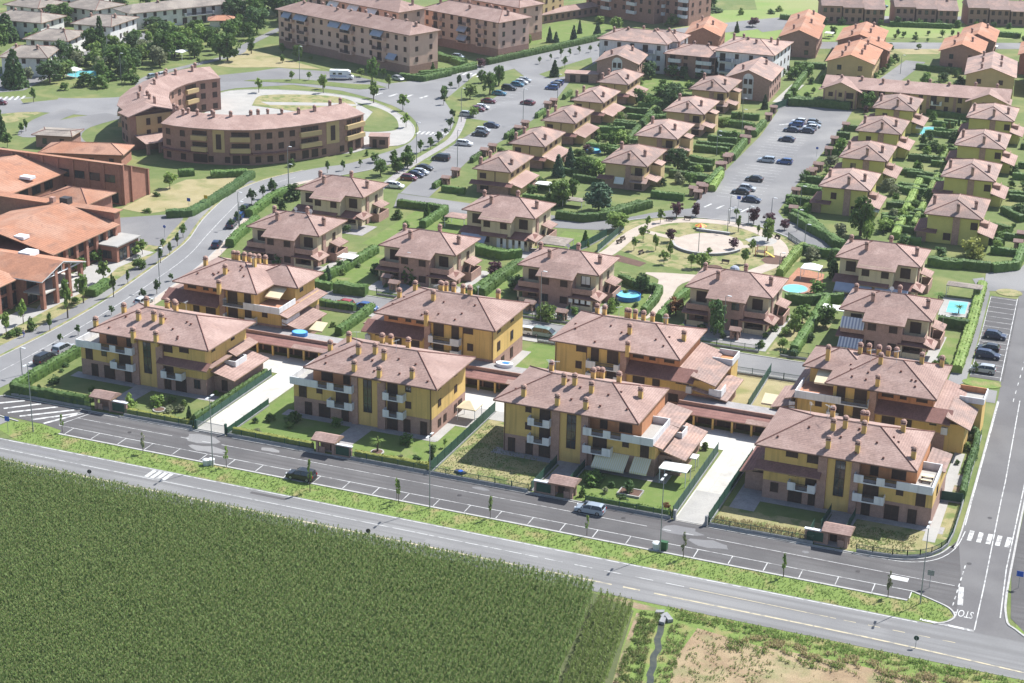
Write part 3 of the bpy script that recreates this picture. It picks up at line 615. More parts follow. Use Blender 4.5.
class Bld:
    def __init__(s, name, label, cat, x, y, rot=0, group=None, mir=None, phrase=None):
        s.o = thing(name, label, cat, x, y, 0, R(rot), group); s.mir = mir; s.x = x; s.y = y; s.rot = R(rot)
        if phrase: mark(phrase, x, y)
    def X(s, x): return x if s.mir is None else s.mir - x
    def toloc(s, wx, wy):
        dx, dy = wx - s.x, wy - s.y; c, n = math.cos(-s.rot), math.sin(-s.rot)
        return dx * c - dy * n, dx * n + dy * c
    def box(s, name, x0, x1, y0, y1, z0, z1, m, parent=None):
        return MB().box(s.X(x0), s.X(x1), y0, y1, z0, z1).build(name, M[m], parent or s.o)
    def win(s, x, z, w, h, y=0, face='F', kind='shutter'):
        if kind == 'shutter' and h < 1.7 and random.random() < .12: kind = 'glass'
        me = win_mesh(w, h, kind)
        if face == 'F': loc, rz = (s.X(x), y, z), 0
        elif face == 'B': loc, rz = (s.X(x), y, z), math.pi
        elif face == 'R': loc, rz = (s.X(x), y, z), (R(90) if s.mir is None else R(-90))
        else: loc, rz = (s.X(x), y, z), (R(-90) if s.mir is None else R(90))
        return link('window', me, s.o, loc, rz=rz)
    def wins(s, spec, y=0, face='F', kind='shutter'):
        for x, z, w, h in spec: s.win(x, z, w, h, y, face, kind)
    def roof(s, x0, x1, y0, y1, z, rise, ins=None, m='tile', ridges=True, ends=(1, 1), long='x', dark=None):
        if s.mir is not None: x0, x1 = s.mir - x1, s.mir - x0; ends = ends[::-1]
        mb = MB()
        if long == 'x': mb.hip(x0, x1, y0, y1, z, rise, ins, ends=ends)
        else:
            mb.hip(y0, y1, -x1, -x0, z, rise, ins, ends=ends)
            mb.v = [(-v[1], v[0], v[2]) for v in mb.v]
        r = mb.build('roof', [M[m], M['soffit']], s.o)
        V = [Vector(q) for q in mb.v[:6]]
        if ridges:
            for a, b in ((4, 5), (0, 4), (3, 4), (1, 5), (2, 5)):
                if (V[a] - V[b]).length < .3: continue
                if ins == 0 and (a, b) != (4, 5): continue
                MB().tube([V[a] + Vector((0, 0, .03)), V[b] + Vector((0, 0, .03))], .11, 4).build('ridge', M['ridge'] if (a, b) != (4, 5) else M[m], r)
        g = MB(); 
        if long == 'x': g.tube([(x0, y0 - .06, z - .12), (x1, y0 - .06, z - .12)], .08, 4)
        else: g.tube([(x0, y0 - .06, z - .12), (x1, y0 - .06, z - .12)], .08, 4)
        g.build('gutter', M['gutter'], s.o)
        return r
    def shed(s, name, x0, x1, y0, y1, za, zb, axis='y', m='tile_dark'):
        if s.mir is not None:
            x0, x1 = s.mir - x1, s.mir - x0
            if axis == 'x': za, zb = zb, za
        return MB().shed(x0, x1, y0, y1, za, zb, axis).build(name, [M[m], M['soffit']], s.o)
    def chim(s, pts, z, kind='y', local=False):
        a, b = chim_meshes(kind)
        for p in pts:
            x, y = (s.X(p[0]), p[1]) if local else s.toloc(p[0], p[1])
            zz = z(x, y) if callable(z) else z
            k = link('chimney', a, s.o, (x, y, zz)); link('cap', b, k)
    def balcony(s, x0, x1, y0, y1, z, segs, m='white', h=1.1, sides=(1, 1)):
        """slab with solid parapet pieces on the front (segs: list of solid x ranges), rails between them"""
        mb = MB(); A, B = sorted((s.X(x0), s.X(x1)))
        mb.box(A, B, y0, y1, z - .18, z)
        t = .14
        sg = sorted(tuple(sorted((s.X(a), s.X(b)))) for a, b in segs)
        for a, b in sg: mb.box(a, b, y0, y0 + t, z, z + h)
        if sides[0]: mb.box(s.X(x0), s.X(x0) + (t if s.X(x0) < s.X(x1) else -t), y0 + t, y1, z, z + h)
        if sides[1]: mb.box(s.X(x1), s.X(x1) - (t if s.X(x0) < s.X(x1) else -t), y0 + t, y1, z, z + h)
        b = mb.build('balcony', M[m], s.o)
        edge = A
        for a, c in sg + [(B, B)]:
            if a - edge > .3:
                r = MB(); r.box(edge, a, y0 + .03, y0 + .08, z + h - .12, z + h - .05); r.box(edge, a, y0 + .03, y0 + .08, z + .06, z + .12)
                n = int((a - edge) / .16)
                for k in range(n): xx = edge + (k + .5) * (a - edge) / n; r.box(xx - .025, xx + .025, y0 + .035, y0 + .075, z + .12, z + h - .12)
                r.build('railing', M['metal'], b)
            edge = max(edge, c)
        return b
    def awning(s, x0, x1, y, z, out=2.4, drop=1.6, m='awn_yellow'):
        A, B = sorted((s.X(x0), s.X(x1)))
        mb = MB(); mb.prism([(A, y - out), (B, y - out), (B, y), (A, y)], lambda px, py: z - drop * (y - py) / out - .05, lambda px, py: z - drop * (y - py) / out)
        mb.box(A, B, y - out - .02, y - out, z - drop - .3, z - drop)
        return mb.build('awning', M[m], s.o)
    def door(s, x, z, w, h, y=0, face='F'):
        return s.win(x, z, w, h, y, face)

def parapet(b, pts, z0, z1, m='white', t=.18, name='parapet'):
    """low wall along local points"""
    mb = MB()
    for (xa, ya), (xb, yb) in zip(pts, pts[1:]):
        xa, xb = b.X(xa), b.X(xb)
        if abs(xa - xb) > abs(ya - yb): mb.box(min(xa, xb) - t / 2, max(xa, xb) + t / 2, ya - t / 2, ya + t / 2, z0, z1)
        else: mb.box(xa - t / 2, xa + t / 2, min(ya, yb) + t / 2, max(ya, yb) - t / 2, z0, z1)
    return mb.build(name, M[m], b.o)

def HZ(x, y, x0, x1, y0, y1, z, rise, ins):
    """height of a hipped roof above a plan point"""
    ym, h = (y0 + y1) / 2, (y1 - y0) / 2
    return z + rise * max(0, min(1 - abs(y - ym) / h, (x - x0) / ins, (x1 - x) / ins))
def roof_bits(b, x0, x1, y0, y1, z, rise, ins, seed, aerials=2):
    """small vent tiles and television aerials"""
    r = random.Random(seed)
    def vt():
        m = MB(); m.prism([(-.16, -.2), (.16, -.2), (.12, .2), (-.12, .2)], -.1, lambda x, y: .2 - .2 * y); return mesh_of(m, 'roof_vent', [M['ridge']])
    for k in range(9):
        x, y = r.uniform(x0 + 2, x1 - 2), r.uniform(y0 + 1, (y0 + y1) / 2 - 1); link('roof_vent', cached('vent', vt), b.o, (b.X(x), y, HZ(x, y, x0, x1, y0, y1, z, rise, ins)))
    def ar():
        m = MB(); m.tube([(0, 0, -.2), (0, 0, 2.1)], .03, 5); m.tube([(-.7, 0, 2.0), (.7, 0, 2.0)], .02, 4)
        for k in range(6): m.tube([(-.6 + k * .24, -.35 + k * .03, 2.02), (-.6 + k * .24, .35 - k * .03, 2.02)], .014, 4)
        return mesh_of(m, 'aerial', [M['lamphead']])
    for k in range(aerials):
        x, y = r.uniform(x0 + 5, x1 - 5), (y0 + y1) / 2 + r.uniform(-1.5, 1.5); link('aerial', cached('aerial', ar), b.o, (b.X(x), y, HZ(x, y, x0, x1, y0, y1, z, rise, ins)), rz=r.uniform(0, 6))
# ================================================================== front row of villas
def stair(b, y=-.45):
    b.box('stair_panel', 9.5, 13.1, -.12, .6, .05, 8.78, 'yellow')
    b.box('pilaster', 8.15, 9.5, y, .5, 0, 8.8, 'brick'); b.box('pilaster', 13.1, 14.2, y, .5, 0, 8.8, 'brick')
    w = b.win(11.4, 2.5, 1.4, 5.6, -.12, kind='glass'); w.name = 'stair_window'
    b.box('porch', 9.7, 12.9, -.8, -.12, 2.05, 2.2, 'brick') if 0 else None

def half_S(b):
    b.box('wall', 0, 9, 0, 13.6, 0, 3, 'brick'); b.box('wall', 0, 9, .02, 13.58, 3, 8.72, 'yellow')
    b.wins([(4.15, 7.25, .9, 1.15), (4.15, 4.3, .9, 1.15), (6.95, 6.0, 1.7, 2.35), (6.95, 3.05, 1.7, 2.3)], .02)
    b.wins([(1.4, .1, 1.1, 2.3), (4.4, .1, 1.1, 2.2), (7, .1, 1.8, 2.1)])
    b.balcony(4.5, 8.15, -1.35, 0, 5.85, [(4.5, 5.6), (7.05, 8.15)]); b.balcony(4.5, 8.15, -1.35, 0, 2.85, [(4.5, 5.6), (7.05, 8.15)])
    MB().tube([(b.X(.2), -.1, 0), (b.X(.2), -.1, 8.6)], .07, 5).build('downpipe', M['gutter'], b.o)
    b.wins([(0, 4.3, .9, 1.2), (0, .8, .9, 1.3)], 3, 'L'); b.wins([(0, 4.3, .9, 1.2), (0, .8, .9, 1.4), (0, 7.2, .9, 1.1)], 9.5, 'L'); b.win(0, 7.2, .9, 1.1, 3, 'L')
    b.win(0, .8, .9, 1.3, 5.2, 'L'); b.win(0, .2, 1.2, 2.1, 11.4, 'L')

def half_T(b, awn=False, side=True):
    b.box('wall', 13.2, 25.1, 0, 13.6, 0, 3, 'brick'); b.box('wall', 13.2, 25.1, .02, 13.58, 3, 5.66, 'yellow')
    b.box('upper_wall', 13.2, 22.3, 1.7, 13.56, 5.66, 8.72, 'orange')
    b.box('terrace_floor', 22.3, 25.1, -1.2, 7.4, 5.66, 5.87, 'paverpale')
    b.wins([(16.1, 5.9, 1.1, 2.45), (19.7, 5.9, 2.0, 2.45)], 1.7)
    b.wins([(16.1, 3.05, 2.2, 2.2), (20.3, 4.2, .95, .95), (23.4, 3.05, 1.3, 2.1)], .02)
    b.wins([(15.6, .1, 1.2, 2.2), (19.4, .1, 2, 2.3), (22.4, .1, 1.2, 2.2)])
    b.balcony(13.7, 25.1, -1.35, .02, 5.85, [(13.7, 15.1), (17, 18.2), (19.9, 25.1)], sides=(1, 0)); parapet(b, [(25.0, -1.25), (25.0, 7.4), (22.4, 7.4)], 5.87, 6.95)
    b.balcony(13.7, 18.3, -1.35, .02, 2.85, [(13.7, 15.1), (16.9, 18.3)])
    b.wins([(25.1, 3.6, 1, 1.4)], 4, 'R'); b.wins([(25.1, .8, 1, 1.4)], 9, 'R')
    if awn:
        b.awning(15.7, 21, -.02, 2.95, 2.7, 1.6); b.awning(21.8, 24.6, -.02, 2.95, 2.4, 1.5)

def half_M(b):
    b.box('wall', 0, 9, 0, 13.6, 0, 3, 'brick'); b.box('wall', 0, 9, .02, 13.58, 3, 8.72, 'yellow')
    b.wins([(4.1, 7.3, 1.7, 1.2), (7.3, 6.9, 1.7, 1.6), (4.4, 4.3, 1, 1.1), (7.4, 3.05, 1.9, 2.2)], .02)
    b.wins([(1.8, 1.2, 1.1, 1.5), (5.0, .1, 2, 2.5), (7.7, .1, 1.3, 2.3)])
    b.shed('pent_roof', -1.1, 8.8, -1.6, .0, 5.25, 6.15, m='tile_dark'); b.shed('pent_roof', -1.1, 0, .0, 14.4, 5.3, 5.31, m='tile'); 
    b.balcony(4, 8.15, -1.35, 0, 2.75, [(4, 5.2), (7, 8.15)])
    b.wins([(0, 7.3, 1, 1.1), (0, 4.2, 1, 1.2)], 2.6, 'L'); b.wins([(0, 7.3, 1, 1.1), (0, 4.2, 1, 1.2)], 9, 'L')

RZ = lambda wy: 8.85 + 2.8 * (1 - abs(wy - 30.1) / 7.9)
def front_villa(x0, mir, kind, label, phrase, chims, awn=False):
    # mir: the plan mirrored left to right
    b = Bld('villa', label, 'villa', x0 + 12.5, 30, 0, 'yellow villas along the front street'); mark(phrase, x0 + 12.5, 28)
    b.o.location = (x0, 23.3, 0); b.x, b.y = x0, 23.3; b.mir = 25.1 if mir else None
    (half_S if kind == 'S' else half_M)(b); stair(b); half_T(b, awn)
    b.box('wall', 9, 13.2, .4, 13.6, 0, 8.72, 'yellow')
    b.roof(-1.4, 22.6, -1.15, 14.75, 8.9, 2.75, 7)
    b.chim(chims, lambda x, y: HZ(x if not mir else 25.1 - x, y, -1.4, 22.6, -1.15, 14.75, 8.9, 2.75, 7) + .25); roof_bits(b, -1.4, 22.6, -1.15, 14.75, 8.9, 2.75, 7, int(x0 * 3))
    a, _ = chim_meshes('y')
    return b

V1 = front_villa(-73.8, True, 'M', 'ochre villa with terracotta roof terrace facing the curving road, beside the hatched road island', 'leftmost front villa', [(-70.5, 23.6), (-69.5, 30.7), (-65.0, 31.1), (-63.8, 26.7), (-61.0, 27.2), (-62.1, 22.3), (-59.2, 26.8), (-57.6, 22.4), (-59.4, 31.6), (-63.3, 34.9), (-62.1, 35.4)])
V2 = front_villa(-31.9, True, 'S', 'ochre villa with a plain lit side wall, second from left along the front street', 'second front villa', [(-28.4, 29.9), (-26.5, 33.0), (-21.8, 27.3), (-19.1, 28.0), (-20.6, 23.3), (-17.0, 27.0), (-15.9, 22.9), (-19.9, 35.5), (-21.0, 34.5), (-16.0, 34.1), (-10.5, 23.9)])
V3 = front_villa(5.7, False, 'S', 'ochre villa with yellow striped awnings over its ground floor windows', 'third front villa', [(8.7, 24.1), (14.6, 23.4), (13.9, 28.1), (15.6, 28.4), (19.2, 23.6), (18.8, 27.3), (17.2, 32.6), (16.8, 35.9), (17.5, 36.2), (21.3, 33.3), (25.9, 30.3), (9.5, 34.2)], True)
V4 = front_villa(47.8, False, 'M', 'ochre villa with furnished roof terrace, nearest the road junction', 'rightmost front villa', [(57.0, 24.0), (56.8, 27.8), (58.4, 28.7), (61.3, 24.1), (61.3, 28.3), (60.1, 33.7), (60.6, 33.9), (66.4, 32.4), (69.2, 25.7), (55.6, 33.0)])

# side wings of the front villas
def wing_right(b, z6=True, terrace=True):
    """lower tiled wings stepping down on the outer side (plan coordinates: x beyond 25.1)"""
    b.shed('wing_roof', 22.4, 26.6, 7.6, 15, 6.5, 5.6, 'x', 'tile_brown'); b.shed('wing_roof', 25.1, 26.6, -1.3, 7.6, 5.9, 5.5, 'x', 'tile_brown')
    b.box('wall', 25.1, 28.6, 2.2, 13.2, 0, 2.95, 'brick'); b.shed('annex_roof', 25.1, 29.6, 1.4, 13.8, 4.2, 3.05, 'x', 'tile_brown')
    parapet(b, [(25.2, 7.8), (27, 7.8), (27, 10.6), (25.2, 10.6)], 3.6, 4.7)
    b.win(26.6, .4, 1, 2, 2.2)
wing_right(V3)
b = V1
b.box('wall', -4.4 + .6, 0, 2.6, 12.6, 0, 2.95, 'brick'); b.shed('annex_roof', -4.6, 0, 1.4, 13.4, 3.05, 4.1, 'x', 'tile'); b.win(-2, .4, 1, 1.9, 2.6)
parapet(b, [(-.1, 6), (-2.2, 6), (-2.2, 9.6), (-.1, 9.6)], 3.4, 4.6); b.shed('wing_roof', -1.8, 0, 7, 14.6, 5.2, 5.9, 'x', 'tile')
b = V4
b.box('wall', -3.2, 0, 2, 13, 0, 2.95, 'brick'); b.shed('annex_roof', -4, 0, 1.2, 13.4, 3.05, 4.1, 'x', 'tile_dark')
b.shed('wing_roof', 22.5, 25.6, 7.6, 14.8, 6.3, 5.7, 'x', 'tile_brown')

# ================================================================== rear row of villas
def rear_villa(x0, mir, label, phrase, chims, corner=False):
    b = Bld('villa', label, 'villa', x0, 52, 0, 'yellow villas behind the garage courts'); b.mir = 25 if mir else None; mark(phrase, x0 + 12.5, 60)
    e = 20.3 if corner else 25
    b.box('wall', 0, 25, .02, 14, 0, 3, 'brick'); b.box('wall', .6, 25, 0, 13.98, 3, 5.7, 'yellow')
    b.box('upper_wall', 3.1, 12.4, 1.5, 13.96, 5.7, 8.72, 'orange')
    if corner:
        b.box('upper_wall', 12.4, 19, .02, 13.94, 5.7, 8.72, 'yellow'); b.box('upper_wall', 19, 24.2, 6.2, 13.92, 5.7, 8.72, 'yellow')
        b.box('terrace_floor', 19, 25, -1.2, 6.2, 5.7, 5.86, 'tile_orange')
    else: b.box('upper_wall', 12.4, 25, .02, 13.94, 5.7, 8.72, 'yellow')
    b.box('pilaster', 11.9, 13, -.5, 1.4, 0, 8.75, 'brick')
    b.wins([(4.9, 7.1, 1.7, 1.25), (7.9, 7.1, 1.0, 1.25), (10.4, 7.1, 1.8, 1.25)], 1.5)
    b.wins([(2.6, 4.2, 1, 1.1), (6.6, 3.05, 1.2, 2.2), (9.7, 3.05, 2, 2.1)])
    b.shed('pent_roof', -.2, 11.9, -1.4, 1.5, 5.15, 6.6, m='tile_dark'); b.shed('pent_roof', -1.2, 3.0, 1.5, 14.6, 5.5, 6.7, 'x', m='tile')
    b.wins([(14.5, 5.9, 1.9, 2.4), (17.7, 5.9, 1.3, 2.4), (14.5, 3.05, 1.9, 2.1), (17.7, 3.05, 1.3, 2.1)], 0)
    b.wins([(3.5, .8, 1.6, 1.4), (7, .8, 1.2, 1.4), (15, .8, 1.6, 1.5), (20.5, .8, 1.6, 1.4)], .02)
    if corner:
        b.balcony(13, 25, -1.25, .02, 5.8, [(17.4, 25)], sides=(1, 0)); parapet(b, [(24.9, -1.15), (24.9, 5.0)], 5.86, 6.9)
        b.balcony(13, 19.6, -1.25, .0, 2.9, [(13, 13.5), (17.6, 19.6)])
        b.wins([(21.2, 4.2, 1, 1.1)], 0); b.wins([(25, 4.1, 1, 1.3)], 9, 'R'); b.win(24.2, 7.1, 1.1, 1.2, 8.6, 'R')
        b.shed('wing_roof', 24.2, 26.6, -1.2, 14.6, 5.9, 5.2, 'x', 'tile'); b.box('wall', 25, 28.2, .4, 9, 0, 2.9, 'brick'); b.shed('annex_roof', 25, 29, -.6, 9.6, 4.0, 3.0, 'x', 'tile')
        parapet(b, [(25.1, -.4), (25.9, -.4), (25.9, 4.6)], 3.4, 4.5); b.awning(19.6, 22.8, 5.9, 8.4, 3, 1.2, 'creamcanvas'); b.awning(28.6, 31.4, 5.4, 2.9, 2.4, .9, 'creamcanvas')
        b.roof(2.3, 20.3, -1.1, 15.4, 8.9, 2.75, 7); b.roof(14, 25.4, 5.2, 15.4, 8.86, 2.2, 5.1)
    else:
        b.balcony(13, 18.9, -1.25, .02, 5.15, [(13, 13.9), (17.2, 18.9)]); b.balcony(13, 18.9, -1.25, 0, 2.9, [(13, 13.9), (17.2, 18.9)])
        b.wins([(20.2, 7.2, 1.7, 1.2), (20.6, 4.1, 1, 1.3)], 0)
        b.wins([(25, 7.4, 1.4, 1), (25, 4.1, 1.1, 1.6)], 2.4, 'R'); b.wins([(25, 7.4, 1.2, 1), (25, 4.1, 1.1, 1.6), (25, .6, 1, 1.9)], 8.6, 'R'); b.win(25, .4, 1.1, 1.9, 1.6, 'R'); b.win(25, .4, 1.1, 1.9, 4.4, 'R')
        b.roof(2.3, 25.8, -1.1, 15.4, 8.9, 2.75, 7)
        MB().tube([(b.X(19.2), -.08, 3), (b.X(19.2), -.08, 8.6)], .07, 5).build('downpipe', M['gutter'], b.o)
    MB().tube([(b.X(24.8), -.1, 0), (b.X(24.8), -.1, 8.6 if not corner else 5.5)], .07, 5).build('downpipe', M['gutter'], b.o)
    b.box('planter', .2, 1.2, -.6, .4, 3.0, 4.2, 'white')
    b.chim(chims, lambda x, y: HZ(b.X(x), y, 2.3, 25.8, -1.1, 15.4, 8.9, 2.75, 7) + .25); roof_bits(b, 2.3, 20.3 if corner else 25.8, -1.1, 15.4, 8.9, 2.75, 7, int(x0 * 3) + 1)
    return b
Q1 = rear_villa(-74.8, False, 'ochre villa with stepped corner terrace and cream awning, overlooking the curving road', 'leftmost rear villa', [(-70.4, 59.4), (-62.2, 50.5), (-63.6, 55.2), (-59.9, 59.6), (-66.3, 62.9), (-65.6, 63.2), (-64.2, 63.3), (-62.8, 63.0), (-61.0, 63.2), (-59.6, 63.2)], True)
Q2 = rear_villa(-33, False, 'ochre villa with orange top floor left of its balconies, facing a garage court', 'second rear villa', [(-29.4, 58.8), (-27.7, 62.0), (-20.4, 50.9), (-21.6, 56.6), (-22.2, 61.6), (-23.6, 64.2), (-22.7, 64.6), (-21.0, 64.3), (-19.1, 64.1), (-17.8, 64.2), (-15.8, 59.7), (-12.3, 64.5)])
Q3 = rear_villa(3.5, True, 'ochre villa with three wide windows in a terracotta loggia under its roof', 'third rear villa', [(6.6, 64.8), (8.6, 62.9), (16.9, 51.1), (15.7, 55.6), (12.2, 64.6), (12.6, 64.8), (13.8, 64.5), (15.5, 63.9), (17.0, 64.4), (20.2, 61.8), (24.5, 58.6)])
Q4 = rear_villa(45.9, True, 'ochre villa with a lit white corner terrace, beside the side road with bays', 'rightmost rear villa', [(49.2, 59.3), (53.8, 63.1), (54.9, 65.2), (56.6, 65.0), (58.1, 65.4), (59.4, 65.9), (58.9, 52.2), (58.2, 57.6), (64.2, 61.9), (67.1, 64.9)], True)
b = Q3
b.shed('wing_roof', -4, .4, -1, 9, 5.2, 6.4, 'x', 'tile_brown'); b.shed('annex_roof', -6.2, 0, -1.4, 9.6, 3.0, 4.2, 'x', 'tile_brown'); b.box('wall', -5.2, 0, 0, 8.6, 0, 2.9, 'brick'); b.box('wall', -3.2, .6, 0, 8.6, 2.9, 5.3, 'yellow')
parapet(b, [(-3, -1), (-5, -1), (-5, 2)], 3.4, 4.6); parapet(b, [(-.6, 9.4), (-4, 9.4), (-4, 14), (-.6, 14)], 5.2, 6.3); b.box('wall', -3.9, .6, 9.5, 13.9, 0, 5.2, 'yellow'); b.box('terrace_floor', -3.8, .5, 9.5, 13.9, 5.2, 5.3, 'orange')
b.wins([(-2.4, .8, 1.5, 1.3), (1.4, 4.2, 1, 1.2)], 0)
b = Q4
parapet(b, [(-.2, 8.6), (-4, 8.6), (-4, 13.6), (-.2, 13.6)], 5.5, 6.5); b.box('wall', -3.9, .6, 8.7, 13.5, 0, 5.5, 'yellow'); b.box('terrace_floor', -3.8, .5, 8.7, 13.5, 5.5, 5.6, 'paverpale'); b.box('terrace_wall', -3.8, .4, 13.3, 13.5, 5.6, 6.6, 'orange'); b.shed('wing_roof', -3.4, .6, -1.2, 8.4, 4.7, 6.4, 'x', 'tile_brown'); b.box('wall', -2.4, .6, 0, 8.6, 0, 4.8, 'yellow')

# ================================================================== garage blocks
def garage(x0, x1, label, phrase):
    b = Bld('garage_block', label, 'garages', x0, 45.3, 0, 'garage blocks between the villas'); w = x1 - x0
    b.box('wall', 0, w, 1.6, 6.5, 0, 2.4, 'brickdark')
    b.shed('roof', -.2, w + .2, -.9, 2.0, 2.3, 2.75, m='tile_dark'); b.box('parapet', -.1, w + .1, 2.0, 2.25, 2.3, 3.3, 'brick'); b.box('deck', 0, w, 2.25, 6.6, 2.4, 2.55, 'stone')
    b.shed('front_roof', w * .62, w - .3, -1.3, -.1, 2.5, 2.85, m='tile')
    n = int(w / 2.9)
    for k in range(n + 1): b.box('pillar', k * w / n - .16, k * w / n + .16, -.5, -.18, 0, 2.28, 'yellow')
    for k in range(n): b.win((k + .5) * w / n, 0.02, w / n - .5, 2.1, 1.6)
    mark(phrase, x0 + w / 2, 46)
    return b
garage(-57.5, -35.5, 'long garage block between the left villas with yellow pillars and dark doors', 'the left garages')
garage(-14, 4.6, 'central garage block with yellow pillars behind the second front villa', 'the central garages')
garage(27.5, 47, 'right garage block with yellow pillars beside the parched gardens', 'the right garages')

# ================================================================== duplexes of the middle rows
def duplex(x0, y0, label, phrase, style, awn=None, dish=0, rear=False):
    b = Bld('duplex_house', label, 'duplex', x0, y0, 0, 'hipped duplex houses'); mark(phrase, x0 + 8.5, y0 + 4)
    bay = 'brick' if style == 'brick' else 'cream'
    b.box('wall', .9, 16.3, .9, 12, 0, 3.2, 'brickdark' if style == 'brick' else 'cream'); b.box('wall', .9, 16.3, .92, 11.98, 3.2, 6.85, 'cream')
    b.box('bay', 5.4, 12.2, -1.7, .95, 0, 6.45, bay)
    b.box('pilaster', 15.9, 16.55, 3, 4.2, 0, 6.8, 'brick')
    b.wins([(3.2, 4.0, 1.9, 2.1), (14.2, 4.0, 1.9, 2.1)], .92); b.wins([(6.7, 4.3, 1.4, 1.35), (10.6, 4.3, 1.4, 1.35)], -1.7)
    b.wins([(3, .6, 1.6, 2.1), (14.4, .6, 1.8, 2.2), (13, .5, 1, 2.2)], .9); b.wins([(6.6, .9, 1.4, 1.4), (10.6, .9, 1.4, 1.4)], -1.7)
    b.shed('pent_roof', .2, 5.4, -2.2, .9, 2.5, 3.3, m='tile_dark'); b.shed('pent_roof', 11.6, 17.6, -2.2, .9, 2.5, 3.3, m='tile_dark')
    b.shed('pent_roof', 16.3, 18.3, -2.2, 2.4, 3.3, 2.5, 'x', 'tile')
    if style != 'brick': b.shed('pent_roof', 5.4, 11.6, -2.7, -1.7, 2.7, 3.2, m='tile_dark')
    par = 'brick' if style == 'brick' else 'tile_dark'
    if style == 'brick':
        b.balcony(.9, 5.4, -1.5, .9, 3.35, [(.9, 5.4)], par, .9, (1, 0)); b.balcony(12.2, 16.4, -1.5, .9, 3.35, [(12.2, 16.4)], par, .9, (0, 1))
    b.box('post', .9, 1.25, -1.9, -1.55, 0, 2.5, 'cream'); b.box('post', 16.2, 16.55, -1.9, -1.55, 0, 2.5, 'cream'); b.box('post', 12.2, 12.5, -1.9, -1.6, 0, 2.5, 'cream'); b.box('porch_wall', .9, 4.6, -1.9, -1.75, 0, 1, 'cream'); b.box('porch_wall', 12.6, 16.2, -1.9, -1.75, 0, 1, 'cream')
    b.shed('side_roof', 16.3, 18.6, 6.2, 10.6, 3.9, 3.2, 'x', 'tile'); parapet(b, [(16.4, 5.4), (18.3, 5.4), (18.3, 10.4), (16.4, 10.4)], 0, 1.9, 'brick'); b.win(16.3, .9, 1.4, 1.4, 7.4, 'R'); b.win(16.3, 3.9, 1.1, 1.5, 8.2, 'R'); b.win(16.3, .9, 1.2, 1.3, 2.1, 'R')
    b.wins([(.9, 1, 1.2, 1.4), (.9, 4, 1.2, 1.4)], 4, 'L'); b.wins([(.9, 1, 1.2, 1.4), (.9, 4, 1.2, 1.4)], 9, 'L')
    r = b.roof(0, 17.2, 0, 13, 7, 2.35, 6.3)
    zs = 2.35 / 6.5
    A, C = (4.9, 12.7) if b.mir is None else (b.mir - 12.7, b.mir - 4.9)
    MB().prism([(A, -2.5), (C, -2.5), (C, 2.2), (A, 2.2)], lambda x, y: 7 + zs * y - .18, lambda x, y: 7 + zs * y + .03, 0, 1).build('bay_roof', [M['tile'], M['soffit']], r)
    b.chim([(1.2, 10), (5.6, 3.4), (15.4, 5.6), (9.4, 9.6)], lambda x, y: 7 + 2.35 * (1 - abs(y - 6.5) / 6.5) * min(1, x / 5, (17.2 - x) / 5) + .1, 'p', True)
    for k in range(dish):
        mb = MB(); mb.tube([(0, 0, 0), (0, 0, .9)], .05, 5); n = 10
        mb.quad([(.45 * math.cos(2 * math.pi * j / n), -.12 - .08 * math.sin(2 * math.pi * j / n), 1 + .45 * math.sin(2 * math.pi * j / n)) for j in range(n)]); 
        mb.tube([(0, -.12, 1), (0, -.45, .95)], .03, 4)
        mb.build('satellite_dish', M['plastic'], b.o, loc=(8.4 + k * 3.6, 6.4, 9.2))
    if awn == 'white': b.awning(1, 5.2, -2.2, 2.5, 1.8, 1.1, 'canvas')
    if awn == 'cream': b.awning(1, 8.4, -2.25, 2.55, 1.7, 1.2, 'bluegrey'); b.awning(9, 15.6, -2.25, 2.55, 1.7, 1.2, 'bluegrey')
    if awn == 'blue': b.awning(1, 5.3, -1.4, 6.2, 1.1, 1.6, 'awn_blue'); b.awning(1, 5.3, -2.2, 2.5, 1.4, 1.4, 'awn_blue')
    if awn == 'curtain':
        for k in range(5): MB().box(9.2 + k * 1.4, 10 + k * 1.4, -2.1, -2.0, .2, 2.3).build('curtain', M['canvas'], b.o)
        b.awning(1, 7, -2.25, 2.55, 1.7, 1.2, 'bluegrey')
    if awn == 'valance':
        for k in range(2): MB().prism([(13.4 + k * .9, .7), (14.2 + k * .9, .7), (14.2 + k * .9, .75), (13.4 + k * .9, .75)], 4.6, 6.2).build('curtain', M['canvas'], b.o)
        for k in range(4): MB().box(11.8 + k * 1.25, 12.6 + k * 1.25, -2.12, -2.05, 1.5, 2.4).build('curtain', M['canvas'], b.o)
    return b
duplex(-81.2, 93, 'brick and cream duplex with two roof dishes, beside the curving road', 'leftmost near duplex', 'brick', None, 2)
duplex(-50.4, 93, 'brick and cream duplex with a purple tree in the lawn at its side', 'second near duplex', 'brick')
duplex(-20, 93, 'brick and cream duplex with white gathered curtains on its corner balcony', 'third near duplex', 'brick', 'valance', 1)
duplex(14.2, 94, 'brick and cream duplex between the round park and the street', 'fourth near duplex', 'brick')
duplex(44, 93.6, 'brick duplex with blue striped awnings, nearest the bays of the side road', 'rightmost near duplex', 'brick', 'blue', 1)
duplex(-86, 123, 'cream duplex with a white awning, close to the end of the car park', 'leftmost far duplex', 'cream', 'white')
duplex(-45.4, 124, 'cream duplex with hanging white porch curtains', 'middle far duplex', 'cream', 'curtain')
duplex(36.6, 125, 'cream duplex with grey awnings between the two swimming pools', 'rightmost far duplex', 'cream', 'cream')

